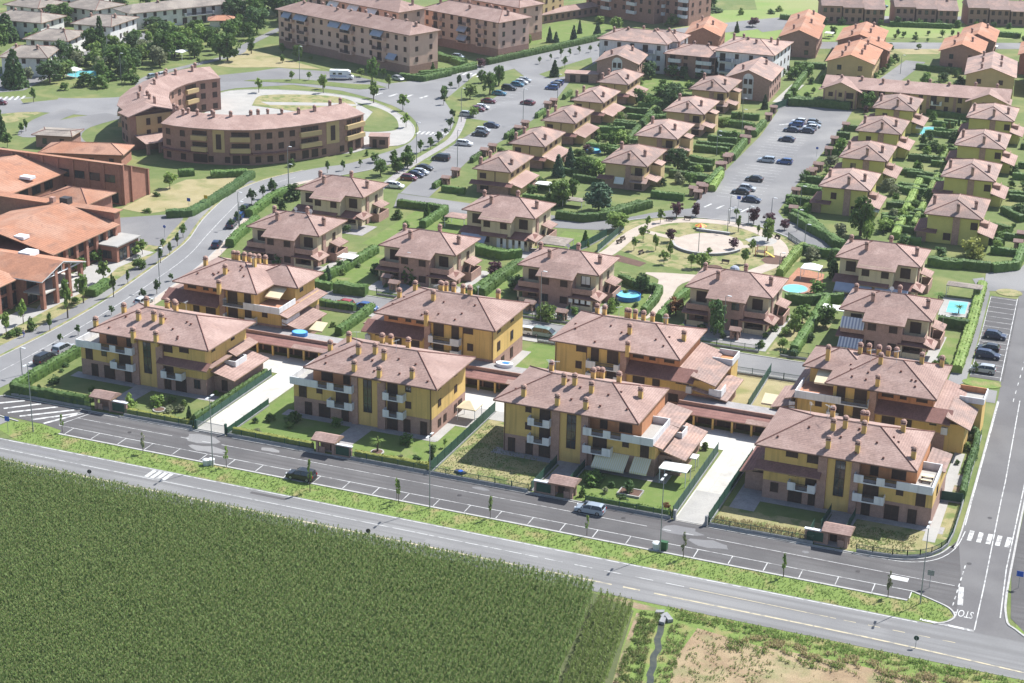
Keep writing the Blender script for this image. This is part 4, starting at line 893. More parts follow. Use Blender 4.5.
# ================================================================== detached hipped houses in the columns
def hip_house(x0, y0, w, d, h, label, phrase, style, group):
    b = Bld('hip_house', label, 'house', x0, y0, 2, group); mark(phrase, x0 + w / 2, y0 + d / 2)
    wm = {'a': 'yellowpale', 'b': 'yellowpale', 'c': 'yellowgreen', 'd': 'yellowgreen'}[style]
    e = .9
    b.box('wall', e, w - e, e, d - e, 0, h - .15, wm)
    if style in 'ab': b.box('base_wall', e - .03, w - e + .03, e - .03, d - e + .03, 0, 2.5, 'brick')
    r = b.roof(0, w, 0, d, h, 2.1 if style in 'ab' else 2.2, min(w, d) / 2 - .1, 'tile_brown', long='y' if d > w else 'x')
    if style == 'a':
        b.shed('pent_roof', -.6, w + .4, -.7, e, 2.5, 3.1, m='tile_dark'); b.shed('porch_roof', w - e, w + 2.6, .6, d - 3.4, 3.3, 2.3, 'x', 'tile'); b.box('porch_wall', w - e, w + 1.6, 2.4, 9, 0, 2.3, wm); b.box('porch_wall', w - e, w + 2.2, 9.6, 12.6, 0, 1.4, 'brick')
        b.wins([(2.4, 3.6, 1.5, 1.3), (2.8, .8, 2, 1.5)], e); b.box('downpipe', w * .55, w * .55 + .18, e - .12, e, 3.1, h - .2, 'gutter')
        b.wins([(w - e, 4, 1.6, .9)], 3.4, 'R'); b.wins([(w - e, 4, 1.6, .9)], 7.4, 'R'); b.win(w - e, 4, 1.6, .9, 11.6, 'R')
        b.chim([(.8, 3.6), (.8, 10), (w - 1.6, 5)], h + .5, 'p', True)
    if style == 'b':
        b.box('pilaster', w * .52, w * .52 + 1.3, e - .25, e, 0, h + .1, 'brick'); b.shed('pent_roof', -.8, 3.2, -.7, e, 2.5, 3.1, m='tile_dark'); b.shed('pent_roof', w * .64, w + .2, -1, e, 2.4, 3.2, m='tile_brown')
        b.wins([(w * .8, 3.5, 1.7, 2.1), (w * .8, .3, 1.8, 2.1)], e); b.balcony(w * .66, w - e, -.7, e, 3.2, [(w * .66, w - e)], 'brick', .9); b.awning(3.4, 5.8, e - .05, 2.9, 1.0, 1.2, 'canvas') if random.random() < .5 else None
        b.shed('side_roof', w - e, w + 2.2, 1.4, 6.4, 3.3, 2.5, 'x', 'tile'); b.shed('side_roof', w - 1.2, w + 1.8, 7, 11, h - .4, h - 1.2, 'x', 'tile_brown'); b.box('stair_wall', w - e, w + 1.6, 7, 10.6, 0, h - 1.3, wm)
        b.wins([(w - e, 1, 1.4, 1.4), (w - e, 4, 1.4, 1.4)], 4, 'R')
        b.chim([(w * .55, 2.2), (w - 2.4, 6.4), (1.6, 12)], h + .9, 'p', True)
    if style in 'cd':
        b.box('pilaster', w * .5, w * .5 + 1.5, e - .25, e, 0, h + .1, 'brick')
        b.shed('pent_roof', -1.6, 3.2, -.6, e, 2.6, 3.1, m='tile_dark'); b.box('porch_wall', -1.2, e, .6, 9, 0, 2.5, 'brick'); b.shed('porch_roof', -1.8, e, .2, 10, 2.5, 3.3, 'x', 'tile_dark')
        b.wins([(3.6, 3.6, 1.2, 1.5), (w * .72, .8, 1.5, 1.5)], e) if style == 'c' else b.wins([(w * .42, .8, 1.5, 1.6), (w * .86, 3.8, 1.4, 1.6)], e)
        b.shed('side_roof', w - e, w + 2.6, -.4, 11, 3.8, 2.7, 'x', 'tile'); b.box('porch_wall', w - e, w + 1.4, 2, 10, 0, 2.6, wm); b.awning(w + .4, w + 2.4, 2.4, 2.6, 2.4, .5, 'canvas') if style == 'c' and random.random() < .6 else None
        b.wins([(w - e, 4.1, 1.6, 1.7)], 4, 'R'); b.win(w - e, 4.1, 1.4, 1.4, 8.5, 'R'); b.balcony(w - e, w + .9, 5.2, 8.6, 3.6, [(w - e, w + .9)], 'brick', .8)
        b.chim([(w * .56, 1.8), (w - 2.2, 5.6), (1.4, 7)], h + 1.0, 'p', True)
    return b
for k, (x, y) in enumerate([(-58.4, 160.3), (-60, 187), (-61.6, 214), (-63, 240.6), (-64.4, 266.6)]):
    hip_house(x, y, 9.8, 17, 6, f'pale yellow hipped house, {ORD[k + 1]} from front in the column beside the long car park', f'the {ORD[k + 1]} left-column house', 'a', 'houses beside the long car park')
for k, (x, y) in enumerate([(-32, 178), (-33.4, 207.6), (-35, 237.6), (-36.6, 267.8)]):
    hip_house(x, y, 11.6, 18.4, 6.4, f'pale yellow hipped house with stepped side roofs, {ORD[k + 1]} from front in the middle column', f'the {ORD[k + 1]} middle-column house', 'b', 'houses of the middle column')
for k, (x, y) in enumerate([(21.2, 178.6), (19.8, 207.6), (17.8, 237.4), (16.6, 266.6)]):
    hip_house(x, y, 12, 17, 6.6, f'lime yellow hipped house, {ORD[k + 1]} from front in the column right of the bay car park', f'the {ORD[k + 1]} bay-side house', 'c', 'houses right of the bay car park')
for k, (x, y) in enumerate([(47.6, 166), (45.9, 200), (44.1, 233), (42.3, 266)]):
    hip_house(x, y, 12.8, 17.6, 6.6, f'lime yellow hipped house, {ORD[k + 1]} from front in the column nearest the picture edge', f'the {ORD[k + 1]} right-column house', 'd', 'houses of the right column')
for k, (x, y) in enumerate([(70.5, 238), (69.5, 270)]):
    hip_house(x, y, 12.8, 17.6, 6.6, f'lime yellow hipped house beyond the last column, {ORD[k + 1]} from front', f'the {ORD[k + 1]} edge house', 'd', 'houses at the edge')

# ================================================================== generic blocks
def block(name, label, cat, phrase, x, y, rot, w, d, h, floors, wall, roof='tile_brown', rise=2.4, ins=None, group=None, wins=True, bal=(), base=None, base_h=2.8, chims=3, ck='p', wk='shutter', sp=4.2, side=True, awns=(), over=.8, pilasters=(), rside=None, long='x', back=False):
    b = Bld(name, label, cat, x, y, rot, group)
    if phrase: mark(phrase, x + w / 2 * math.cos(R(rot)), y + w / 2 * math.sin(R(rot)))
    z0 = 0
    if base: b.box('base_wall', 0, w, 0, d, 0, base_h, base); z0 = base_h
    b.box('wall', .02 if base else 0, w - (.02 if base else 0), .02 if base else 0, d - (.02 if base else 0), z0, h - .12, wall)
    if roof:
        b.roof(-over, w + over, -over, d + over, h, rise, ins, roof, ridges=w < 40, long=long)
    fh = (h - z0) / max(floors - (1 if base else 0), 1)
    n = max(int(w / sp), 1)
    rnd = random.Random(int(x * 7 + y))
    fl = range(0, floors - (1 if base else 0))
    for f in fl:
        zf = z0 + f * fh
        for k in range(n):
            xc = (k + .5) * w / n
            if any(a < xc < c for a, c in bal):
                b.win(xc, zf + .15, 1.6, min(2.2, fh - .5), 0, kind=wk)
            else:
                b.win(xc, zf + .95, 1.05, min(1.45, fh - 1.2), 0, kind=wk)
        for a, c in bal:
            if f > 0 or base: b.balcony(a, c, -1.3, 0, zf + .1, [(a, a + .6), (c - .6, c)] if wall != 'brickdark' else [(a, c)], 'white' if wall != 'peach' else 'peach', 1.0)
        if side:
            m = max(int(d / 4.5), 1)
            for k in range(m):
                b.win(w, zf + .95, 1.05, min(1.45, fh - 1.2), (k + .5) * d / m, 'R', wk); 
                if rnd.random() < .6: b.win(0, zf + .95, 1.05, min(1.45, fh - 1.2), (k + .5) * d / m, 'L', wk)
    for a, c, f, m in awns: b.awning(a, c, -.05, z0 + f * fh + fh - .35, 1.5, 1.5, m)
    for a in pilasters: b.box('pilaster', a - .4, a + .4, -.25, .0, 0, h - .15, 'brick')
    if chims and roof:
        b.chim([((k + .4 + .3 * rnd.random()) * w / chims, d * (.3 + .4 * rnd.random())) for k in range(chims)], h + rise * .55, ck, True)
    return b

# long apartment blocks at the top
BLK = 'apartment blocks along the upper road'
block('apartment_block', 'long peach apartment block with grey blue awnings, nearest the parked camper', 'apartment block', 'the long peach block', -188, 298.6, -20.6, 62.5, 12.5, 12.6, 4, 'peach', 'tile', 2.6, 6, BLK, base='brickdark', bal=((4, 8), (10, 15), (31, 37), (46, 52)), chims=12, sp=3.9, awns=((3, 7, 2, 'bluegrey'), (9, 15, 2, 'bluegrey'), (26, 31, 2, 'bluegrey'), (32, 36, 2, 'bluegrey'), (46, 51, 2, 'bluegrey'), (53, 57, 0, 'bluegrey')))
block('apartment_block', 'shorter peach apartment block with awnings, across the green strip from the long one', 'apartment block', 'the short peach block', -148, 327, -20.6, 35, 15, 11.6, 4, 'peach', 'tile', 2.6, 6, BLK, base='brickdark', bal=((5, 9), (17, 22), (26, 29)), chims=7, sp=3.6, awns=((17, 21, 1, 'bluegrey'), (17, 21, 0, 'bluegrey')))
block('apartment_block', 'peach rear block with white awnings behind the long peach block', 'apartment block', 'the rear peach block', -192, 326, -20.6, 46, 12, 13, 4, 'peach', 'tile', 2.6, 6, BLK, base='brickdark', bal=((4, 8), (12, 17), (22, 27), (31, 36), (40, 44)), chims=8, sp=4, awns=((12, 17, 2, 'canvas'), (22, 27, 2, 'canvas'), (31, 36, 2, 'canvas')))
block('apartment_block', 'brick and ochre apartment block at the top edge, above the long lawn', 'apartment block', 'the brick top block', -118, 408, -20, 32, 14, 15, 5, 'brickdark', 'tile', 2.4, 6, BLK, base='brickdark', bal=((8, 12), (20, 24)), chims=4, sp=4)
block('apartment_block', 'ochre apartment block with a low arcade at the edge of the long lawn', 'apartment block', 'the ochre top block', -146, 384, -12, 22, 14, 15, 5, 'yellowpale', 'tile', 2.4, 6, BLK, base=None, bal=((13, 17),), chims=4, sp=6)
block('apartment_block', 'brick apartment block with pale corner balconies, at the top beside the meadow', 'apartment block', 'the corner top block', -93, 404, -14, 18, 16, 17, 6, 'brickdark', 'tile', 2.2, 6, BLK, base='brickdark', bal=((3, 8), (14, 17.6)), chims=3, sp=3.4)
block('apartment_block', 'peach block glimpsed behind the short peach block', 'apartment block', 'the hidden peach block', -150, 352, -20.6, 34, 12, 12.4, 4, 'peach', 'tile', 2.4, 6, BLK, base='brickdark', bal=((6, 11), (20, 25)), chims=5, awns=((6, 11, 1, 'canvas'),))
b = block('arcade', 'low brick arcade with a tiled roof along the back of the long lawn', 'arcade', None, -127, 374, 66, 36, 5, 3.4, 1, 'brickdark', 'tile', 1.2, 2.5, side=False, chims=0, sp=3)

# condominium round a garden court, centre top
CON = 'wings of the courtyard condominium'
block('condominium_wing', 'white and brick condominium wing with hipped roof behind its left gable', 'condominium', 'the left court wing', -80, 314, 0, 22, 17, 9.6, 3, 'white', 'tile_brown', 2.4, 7, CON, bal=((13, 19),), chims=5, awns=((14, 18, 1, 'canvas'),))
block('condominium_wing', 'low middle condominium wing facing the court', 'condominium', 'the middle court wing', -57, 312, 0, 17, 16, 7.2, 3, 'brickdark', 'tile_brown', 2, 7, CON, bal=((1, 5), (10, 15)), chims=4)
block('condominium_wing', 'tall grey condominium wing with balconies between the court and its left gable', 'condominium', 'the tall court wing', -68, 320, 0, 12, 12, 9.6, 3, 'white', 'tile_brown', 2.2, 5, CON, bal=((1, 5), (7, 11)), chims=2)
block('condominium_wing', 'white condominium wing with balconies and a hipped roof, farthest right', 'condominium', 'the right court wing', -41, 312, 0, 18, 24, 9.6, 3, 'white', 'tile_brown', 2.4, 8, CON, bal=((1, 6),), chims=6)
def gable_house(name, label, cat, phrase, x, y, rot, w, d, h, rise, wall, roof, group, panel=None, chims=2, over=.7, wins=True, floors=2, sidewins=True):
    """gable end faces the street (local -y), ridge runs back"""
    b = Bld(name, label, cat, x, y, rot, group)
    if phrase: mark(phrase, x + w / 2, y + d / 2)
    mb = MB(); mb.box(0, w, 0, d, 0, h)
    b.box('wall', 0, w, 0, d, 0, h - .05, wall)
    for yy in (0.0, d - .2):
        g = MB(); v = [(0, yy, h - .05), (w, yy, h - .05), (w / 2, yy, h + rise - .08)]; v2 = [(a, yy + .2, c) for a, _, c in v]
        g.quad(v); g.quad(v2[::-1]); g.quad([v[0], v2[0], v2[1], v[1]]); g.quad([v[1], v2[1], v2[2], v[2]]); g.quad([v[2], v2[2], v2[0], v[0]])
        g.build('gable', M[wall], b.o)
    s = rise / (w / 2)
    g = MB()
    for sg in (-1, 1):
        xa, xb = (w / 2, w + over) if sg > 0 else (-over, w / 2)
        f = (lambda px, py: h + rise - abs(px - w / 2) * s)
        g.prism([(xa, -over), (xb, -over), (xb, d + over), (xa, d + over)], lambda px, py: f(px, py) - .16, f, 0, 1)
    b_r = g.build('roof', [M[roof], M['soffit']], b.o)
    if panel:
        p = MB(); n = 10
        pts = [(w / 2 + 1.6 * math.cos(math.pi * k / n), -.08, h - .2 + 1.6 * math.sin(math.pi * k / n)) for k in range(n + 1)] + [(w / 2 - 1.6, -.08, .3), (w / 2 + 1.6, -.08, .3)]
        p.quad(pts[::-1]); p.build('gable_panel', M[panel], b.o)
        for z in (h - 1.8, h - 4.6): b.wins([(w / 2 - .75, z, .9, 1.5), (w / 2 + .75, z, .9, 1.5)], -.09)
    elif wins:
        for f in range(floors):
            b.wins([(w * .27, 1 + f * 3, 1.2, 1.4), (w * .73, 1 + f * 3, 1.2, 1.4)], 0)
    if sidewins:
        for f in range(floors):
            for k in range(int(d / 4)):
                b.win(w, .9 + f * 3, 1.1, 1.5, 2 + k * 4, 'R'); b.win(0, .9 + f * 3, 1.1, 1.5, 2 + k * 4, 'L')
    if chims: b.chim([(w * (.3 + .4 * (k % 2)), d * (k + .5) / chims) for k in range(chims)], h + rise * .55, 'p', True)
    return b
gable_house('condominium_wing', 'pink brick gable house with a white arched panel, left end of the court', 'condominium', 'the left arched gable', -73.6, 293.6, 8, 12.6, 16, 6.6, 2.4, 'brick', 'tile_brown', CON, 'white')
gable_house('condominium_wing', 'pink brick gable house with a white arched panel, right end of the court', 'condominium', 'the right arched gable', -31, 288.8, 4, 13, 20, 6.6, 2.6, 'brick', 'tile_brown', CON, 'white')
gable_house('brick_house', 'red brick house with an orange tiled gable roof behind the court', 'house', 'the orange gabled house', -60.4, 345, 10, 11, 22, 7.6, 2.4, 'brickred', 'tile_orange', None, chims=3)

# terraces upper right
TR = 'terraced houses of the upper close'
for (x, y, rot, w, d, h, rise, wall, roof, lab, ph, n) in [
    (-9, 327, 5, 14, 26, 6.6, 2.4, 'yellowpale', 'tile_orange', 'ochre terrace with a broad orange roof, directly behind the long ochre row', 'the left ochre terrace', 6),
    (-13.4, 363, 6, 14, 24, 6.6, 2.4, 'brickred', 'tile_orange', 'brick terrace with two staggered orange roofs, left of the close', 'the left brick terrace', 4),
    (-32, 360, 8, 12, 26, 6.8, 2.4, 'brickdark', 'tile_orange', 'dark brick terrace with an orange roof behind the white condominium', 'the dark brick terrace', 2),
    (20.6, 361, 4, 13, 22, 6.6, 2.4, 'brickdark', 'tile_orange', 'brick terrace with an orange roof, right of the close', 'the right brick terrace', 3),
    (23.4, 384, 4, 11, 22, 6.6, 2.2, 'brickdark', 'tile_orange', 'rear brick terrace stepped behind the right brick terrace', 'the rear brick terrace', 2),
    (34, 325, 6, 14, 26, 6.8, 2.4, 'yellowpale', 'tile_brown', 'ochre terrace with a broad brown roof at the right end of the long row', 'the right ochre terrace', 5),
    (45, 366, 4, 13, 22, 6.6, 2.4, 'brickred', 'tile_orange', 'brick terrace cut by the picture edge, farthest right of the close', 'the edge terrace', 2),
    (-8.2, 353.4, 5, 13, 10, 6.2, 2.2, 'brickred', 'tile_orange', 'short brick terrace unit stepped behind the left ochre terrace', 'the stepped terrace', 2),
    (-36, 386, 8, 11, 20, 6.2, 2.2, 'brickdark', 'tile_orange', 'rear brick terrace stepped behind the dark brick terrace', 'the rear dark terrace', 2),
    (51, 336, 6, 13, 24, 6.6, 2.4, 'brickred', 'tile_orange', 'orange roofed terrace right of the right ochre terrace', 'the far right terrace', 3)]:
    gable_house('terrace_house', lab, 'terrace', ph, x, y, rot, w, d, h, rise, wall, roof, TR, chims=n)
b = block('row_house', 'long two storey ochre row with brown stripes and tiled roof, facing the car park end', 'row houses', 'the long ochre row', -2.4, 293.4, 4, 52, 14, 5.6, 2, 'yellowpale', 'tile', 2, 0, chims=8, sp=3.7, bal=((16, 19), (31, 34)), pilasters=(1, 7.6, 15, 22, 30, 37.6, 44.6, 51))
for xa in (0, 42):
    g = MB(); v = [(xa - .6, -2.6, 5.2), (xa + 10.6, -2.6, 5.2), (xa + 5, -2.6, 7.6)]; v2 = [(p, 0, q) for p, _, q in v]
    g.quad(v); g.quad(v2[::-1]); g.quad([v[0], v2[0], v2[1], v[1]]); g.quad([v[1], v2[1], v2[2], v[2]]); g.quad([v[2], v2[2], v2[0], v[0]]); g.build('gable', M['yellowpale'], b.o)
    b.box('gable_bay', xa, xa + 10, -2.5, 0, 0, 5.2, 'yellowpale'); s_ = 2.4 / 5.6
    for sg in (-1, 1):
        f = (lambda px, py, c=xa + 5: 7.72 - abs(px - c) * s_); g = MB(); A, C = (xa - 1.4, xa + 5) if sg < 0 else (xa + 5, xa + 11.4)
        g.prism([(A, -3.2), (C, -3.2), (C, 5), (A, 5)], lambda px, py: f(px, py) - .15, f, 0, 1); g.build('gable_roof', [M['tile'], M['soffit']], b.o)
    b.wins([(xa + 2.2, 3.3, 1.2, 1.2), (xa + 5, 3.3, .9, 1.2), (xa + 7.8, 2.9, 2, 1.7), (xa + 2.2, .8, 1.2, 1.2), (xa + 5, .8, .9, 1.2), (xa + 7.8, .2, 2, 2)], -2.5)
    for q in (0.2, 3.6, 6.4, 9.6): b.box('pilaster', xa + q - .15, xa + q + .3, -2.65, -2.5, 0, 5.2, 'brickdark')
for k, (x, y, n) in enumerate([(-33, 428, 3), (-8, 438, 3), (17, 449, 3), (42, 460, 3)]):
    for j in range(n):
        block('brown_house', f'brown brick terrace house at the top edge, {ORD[j + 1]} unit of the {("leftmost", "second", "third", "rightmost")[k]} row', 'house', f'the {("leftmost", "second", "third", "rightmost")[k]} brown row' if j == 1 else None, x + j * 7.4, y + j * 2.7, 19, 7.3, 12, 6.6 - .5 * j, 2, 'brickdark', 'tile_brown', 2.9, 0, 'brown houses at the top edge', chims=1, sp=2.4, side=False, over=.3)

# white houses upper left
WH = 'white houses upper left'
for k, (x, y, rot, w, d, lab) in enumerate([
    (-240, 219.6, 22, 13.5, 16, 'white house behind the big dark tree at the left edge'), (-251, 246.6, 12, 13.6, 16, 'white house with the pink bush at its corner'),
    (-253.5, 276, 5, 13.6, 18, 'white house beside the tall dark cypress'), (-284, 271, 3, 20, 14, 'grey roofed house with a yellow gable at the left edge'),
    (-277, 303, -8, 15, 14, 'white house behind the round green tree'), (-296, 296, -4, 14, 14, 'grey roofed house with an ochre gable at the top left'),
    (-248, 301, 60, 46, 11, 'long white row house with a grey roof, above the wood'), (-300, 330, 0, 16, 14, 'white house in the top left corner'), (-262, 352, 20, 20, 12, 'white house half hidden by trees at the top'), (-216, 372, 20, 18, 12, 'white house with balconies left of the rear peach block')]):
    block('white_house', lab, 'house', ('the house behind the dark tree', 'the house with pink bush', 'the house by the cypress', 'the yellow gabled house', 'the house behind the round tree', 'the ochre gabled house', 'the long white row', 'the top corner house', 'the tree-hidden house', 'the balconied white house')[k], x, y, rot, w, d, 6, 2, 'whitewall', 'tile_grey', 2, 5, WH, chims=2, sp=3.6, bal=((w * .45, w * .7),) if k in (1, 2, 6) else (), over=.9)
b = Bld('brick_store', 'low flat roofed brick store beside the grass strip of the long car park', 'hut', *[(-82.3, 289.0)][0], 14); b.box('wall', 0, 10, 0, 5, 0, 2.6, 'brick'); b.box('roof', -.3, 10.3, -.3, 5.3, 2.6, 2.8, 'tile'); b.wins([(2.4, .1, 1.6, 2.1), (6, .1, 2.4, 2.2)], 0)
block('shed', 'small red roofed shed in front of the long white row', 'shed', None, -226.5, 318, 30, 8, 6, 2.6, 1, 'whitewall', 'tile_orange', 1.2, 3, chims=0, side=False)

# ================================================================== curved brick block on the square
def ring_block(label, phrase, outer, inner, h, wall, roof, segs, seed, panels):
    """segs: (index, kind) of wall bays along the given front polyline"""
    n = len(outer); cx = sum(p[0] for p in outer) / n; cy = sum(p[1] for p in outer) / n
    b = Bld('curved_block', label, 'curved building', cx, cy, 0, 'two wings of the curved block'); mark(phrase, cx, cy)
    O = [Vector((p[0] - cx, p[1] - cy)) for p in outer]; I = [Vector((p[0] - cx, p[1] - cy)) for p in inner]
    w = MB(); r = MB()
    ow = [o + (i - o).normalized() * .9 for o, i in zip(O, I)]; iw = [i + (o - i).normalized() * .9 for o, i in zip(O, I)]
    poly = [tuple(p) for p in ow] + [tuple(p) for p in iw[::-1]]
    for A, s in ((ow, 1), (iw, -1)):
        for k in range(n - 1):
            a, c = A[k], A[k + 1]; w.quad([(a.x, a.y, 0), (c.x, c.y, 0), (c.x, c.y, h), (a.x, a.y, h)][::s])
    for k, s in ((0, -1), (n - 1, 1)):
        a, c = ow[k], iw[k]; w.quad([(a.x, a.y, 0), (c.x, c.y, 0), (c.x, c.y, h), (a.x, a.y, h)][::s])
    w.build('wall', M[wall], b.o)
    mid = [(o + i) / 2 for o, i in zip(O, I)]
    for k in range(n - 1):
        e0 = 0 if k else .0
        za = h + 1.9
        q = [(O[k].x, O[k].y, h), (O[k + 1].x, O[k + 1].y, h), (mid[k + 1].x, mid[k + 1].y, za), (mid[k].x, mid[k].y, za), (I[k].x, I[k].y, h), (I[k + 1].x, I[k + 1].y, h)]
        if k == 0: q[3] = ((mid[0] * .45 + mid[1] * .55).x, (mid[0] * .45 + mid[1] * .55).y, za)
        if k == n - 2: q[2] = ((mid[n - 1] * .45 + mid[n - 2] * .55).x, (mid[n - 1] * .45 + mid[n - 2] * .55).y, za)
        if k == 0: r.quad([q[0], q[3], q[4]])
        if k == n - 2: r.quad([q[1], q[5], q[2]])
        r.quad([q[0], q[1], q[2], q[3]]); r.quad([q[3], q[2], q[5], q[4]]); r.quad([(p[0], p[1], h - .2) for p in (q[4], q[5], q[1], q[0])])
        r.quad([(q[0][0], q[0][1], h - .2), (q[1][0], q[1][1], h - .2), q[1], q[0]]); r.quad([(q[5][0], q[5][1], h - .2), (q[4][0], q[4][1], h - .2), q[4], q[5]])
    r.build('roof', M[roof], b.o)
    rnd = random.Random(seed)
    a, c = chim_meshes('p')
    for k in range(n - 1):
        for q in range(2):
            if rnd.random() < .85:
                p = mid[k].lerp(mid[k + 1], rnd.random()) + (O[k] - I[k]) * (.25 * (rnd.random() - .5)); ch = link('chimney', a, b.o, (p.x, p.y, h + 1.5), rz=rnd.random()); link('cap', c, ch)
    def face(A, k, t0, t1, z0, z1, out, m, name):
        p, q = A[k].lerp(A[k + 1], t0), A[k].lerp(A[k + 1], t1); d = (q - p); L = d.length
        o = MB().box(0, L, -out, .02, z0, z1).build(name, M[m], b.o, loc=(p.x, p.y, 0)); o.rotation_euler.z = math.atan2(d.y, d.x); return o
    def wn(A, k, t, z, ww, hh, out=0):
        p = A[k].lerp(A[k + 1], t); d = A[k + 1] - A[k]; nrm = Vector((d.y, -d.x)).normalized()
        link('window', win_mesh(ww, hh, 'shutter'), b.o, (p.x + nrm.x * out, p.y + nrm.y * out, z), rz=math.atan2(d.y, d.x))
    for side, k, kind in segs:
        A = ow if side == 'o' else iw[::-1]
        L = (A[k + 1] - A[k]).length
        if kind == 'w':
            m = max(int(L / 3), 1)
            for j in range(m):
                for z in (.6, 3.8, 6.6): wn(A, k, (j + .5) / m, z, 1.3, 1.5)
        if kind == 'b':
            for z in (3.3, 6.2): 
                f = face(A, k, .06, .94, z, z + 1.15, 1.0, 'cream' if 0 else 'yellowpale', 'balcony')
                for j in (.25, .5, .75): wn(A, k, j, z + .1, 1.5, 2.1)
            for j in (.3, .7): wn(A, k, j, .4, 1.8, 2.2)
        if kind == 's':
            face(A, k, .22, .78, 3.2, h - .2, .12, 'yellowpale', 'stair_panel'); wn(A, k, .5, 4, 1.2, 3.8, .12)
            for j in (.1, .9): wn(A, k, j, .6, 1.2, 1.5)
    for side, k in panels:
        A = ow if side == 'o' else iw[::-1]
        face(A, k, 0, 1, 2.75, 3.1, .9, 'tile_dark', 'canopy')
    return b
O2 = [(-142, 155.4), (-138, 154.6), (-133, 154.6), (-128.4, 155.2), (-123.2, 156.6), (-118, 159), (-113.4, 163), (-109.6, 168), (-106, 174), (-102.6, 180), (-100.6, 187.6)]
I2 = [(-145, 169.9), (-141.8, 169.8), (-138, 170), (-133, 170.6), (-128.6, 172), (-124.4, 174.2), (-121.2, 177), (-118.6, 181), (-116, 186), (-113.2, 192), (-111.2, 197)]
ring_block('curved brick block with cream balconies and a round front along the lower road', 'the curved front wing', O2, I2, 9.3, 'brickdark', 'tile', [('o', 0, 'w'), ('o', 1, 'w'), ('o', 2, 'b'), ('o', 3, 's'), ('o', 4, 'b'), ('o', 5, 'w'), ('o', 6, 'w'), ('o', 7, 'b'), ('o', 8, 's'), ('o', 9, 'b')], 3, [('o', 0), ('o', 1), ('o', 2), ('o', 4), ('o', 5), ('o', 6), ('o', 7)])
O1 = [(-155.3, 160.6), (-163.2, 167.6), (-168, 176), (-171.4, 186), (-173.4, 196), (-174, 205), (-172.6, 214), (-167.6, 221.4)]
I1 = [(-148.4, 171.8), (-152, 176), (-156, 181.4), (-159.4, 187), (-160.8, 192.6), (-161.2, 198), (-160.4, 203), (-156.6, 209)]
ring_block('curved brick wing with a yellow gable front, sweeping round the back of the square', 'the curved rear wing', O1[::-1], I1[::-1], 9.3, 'brickdark', 'tile', [('i', 1, 'b'), ('i', 2, 'w'), ('i', 3, 'w'), ('i', 4, 'w'), ('i', 5, 'b'), ('i', 6, 'w'), ('o', 5, 'b'), ('o', 6, 'w')], 5, [])
b = Bld('gable_front', 'yellow gabled front of the curved wing with a tiled porch and arched windows', 'building front', -156.6, 160.4, 60, None)
b.o.rotation_euler.z = math.atan2(171.8 - 160.6, -148.4 + 155.3); b.o.location = (-154.3, 159.6, 0)
g = MB(); L_ = math.hypot(6.9, 11.2)
g.prism([(0, -.6), (L_, -.6), (L_, 1.2), (0, 1.2)], 0, lambda x, y: 8.9 + 1.9 * (1 - abs(x - L_ / 2) / (L_ / 2))); g.build('wall', M['brickdark'], b.o)
g = MB(); g.prism([(-.8, -1.4), (L_ / 2, -1.4), (L_ / 2, 5), (-.8, 5)], lambda x, y: 8.8 + 2 * (x + .8) / (L_ / 2 + .8), lambda x, y: 9.1 + 2 * (x + .8) / (L_ / 2 + .8)); g.build('roof', M['tile'], b.o)
g = MB(); g.prism([(L_ / 2, -1.4), (L_ + .8, -1.4), (L_ + .8, 5), (L_ / 2, 5)], lambda x, y: 8.8 + 2 * (L_ + .8 - x) / (L_ / 2 + .8), lambda x, y: 9.1 + 2 * (L_ + .8 - x) / (L_ / 2 + .8)); g.build('roof', M['tile'], b.o)
g = MB(); g.prism([(1.7, -.75), (L_ - 1.7, -.75), (L_ - 1.7, -.55), (1.7, -.55)], 2.6, lambda x, y: 8.5 + 1.4 * (1 - abs(x - L_ / 2) / (L_ / 2))); g.build('panel', M['yellowpale'], b.o)
b.wins([(5, 3.2, 1, 1.7), (8.2, 3.2, 1, 1.7), (5, 6.2, 1, 1.7), (8.2, 6.2, 1, 1.7)], -.76)
b.shed('porch_roof', 1, 15.4, -7.4, -.6, 3.0, 3.9, m='tile'); 
for x in (1.6, 5, 9, 13): b.box('pillar', x, x + .7, -6.8, -6.1, 0, 3, 'brick')
b.box('porch_wall', 4, 14, -2.4, -.6, 0, 3.1, 'brickdark')

# ================================================================== brick school on the left
b = Bld('school', 'large red brick school with orange sloping roofs, brick columns and a glazed gable porch', 'school', -120, 60); mark('the school', -104, 66)
S = lambda x, y: (x + 120, y - 60)
def sbox(name, x0, x1, y0, y1, z0, z1, m): b.box(name, x0 + 120, x1 + 120, y0 - 60, y1 - 60, z0, z1, m)
def sshed(name, x0, x1, y0, y1, za, zb, axis='x', m='tile_orange'): b.shed(name, x0 + 120, x1 + 120, y0 - 60, y1 - 60, za, zb, axis, m)
MB().prism([S(-170, 115.5), S(-127, 115.5), S(-127, 126), S(-170, 126)], 0, lambda x, y: 9.6 - max(0, y - 56.4) * .36).build('wall', M['brickred'], b.o); sshed('roof', -171, -126.6, 116.4, 126.4, 9.6, 6.2, 'y'); sshed('coping', -171, -126.6, 115.1, 116.4, 9.75, 9.72, 'y')
for k in range(10): sbox('pilaster', -128 - k * 4.2, -127.4 - k * 4.2, 115.2, 115.5, 0, 9.6, 'brickred')
for y in (115.6, 118.8, 125.6): sbox('pilaster', -127, -126.6, y, y + .5, 0, 9.5 - max(0, y - 116) * .34, 'brickred')
for k in range(4): w_ = b.win(-130.5 - k * 4.2 + 120, 5.2, 3.2, 1.7, 115.5 - 60, kind='glass'); b.win(-130.5 - k * 4.2 + 120, .8, 2.6, 2.2, 115.5 - 60, kind='glass') if k else None
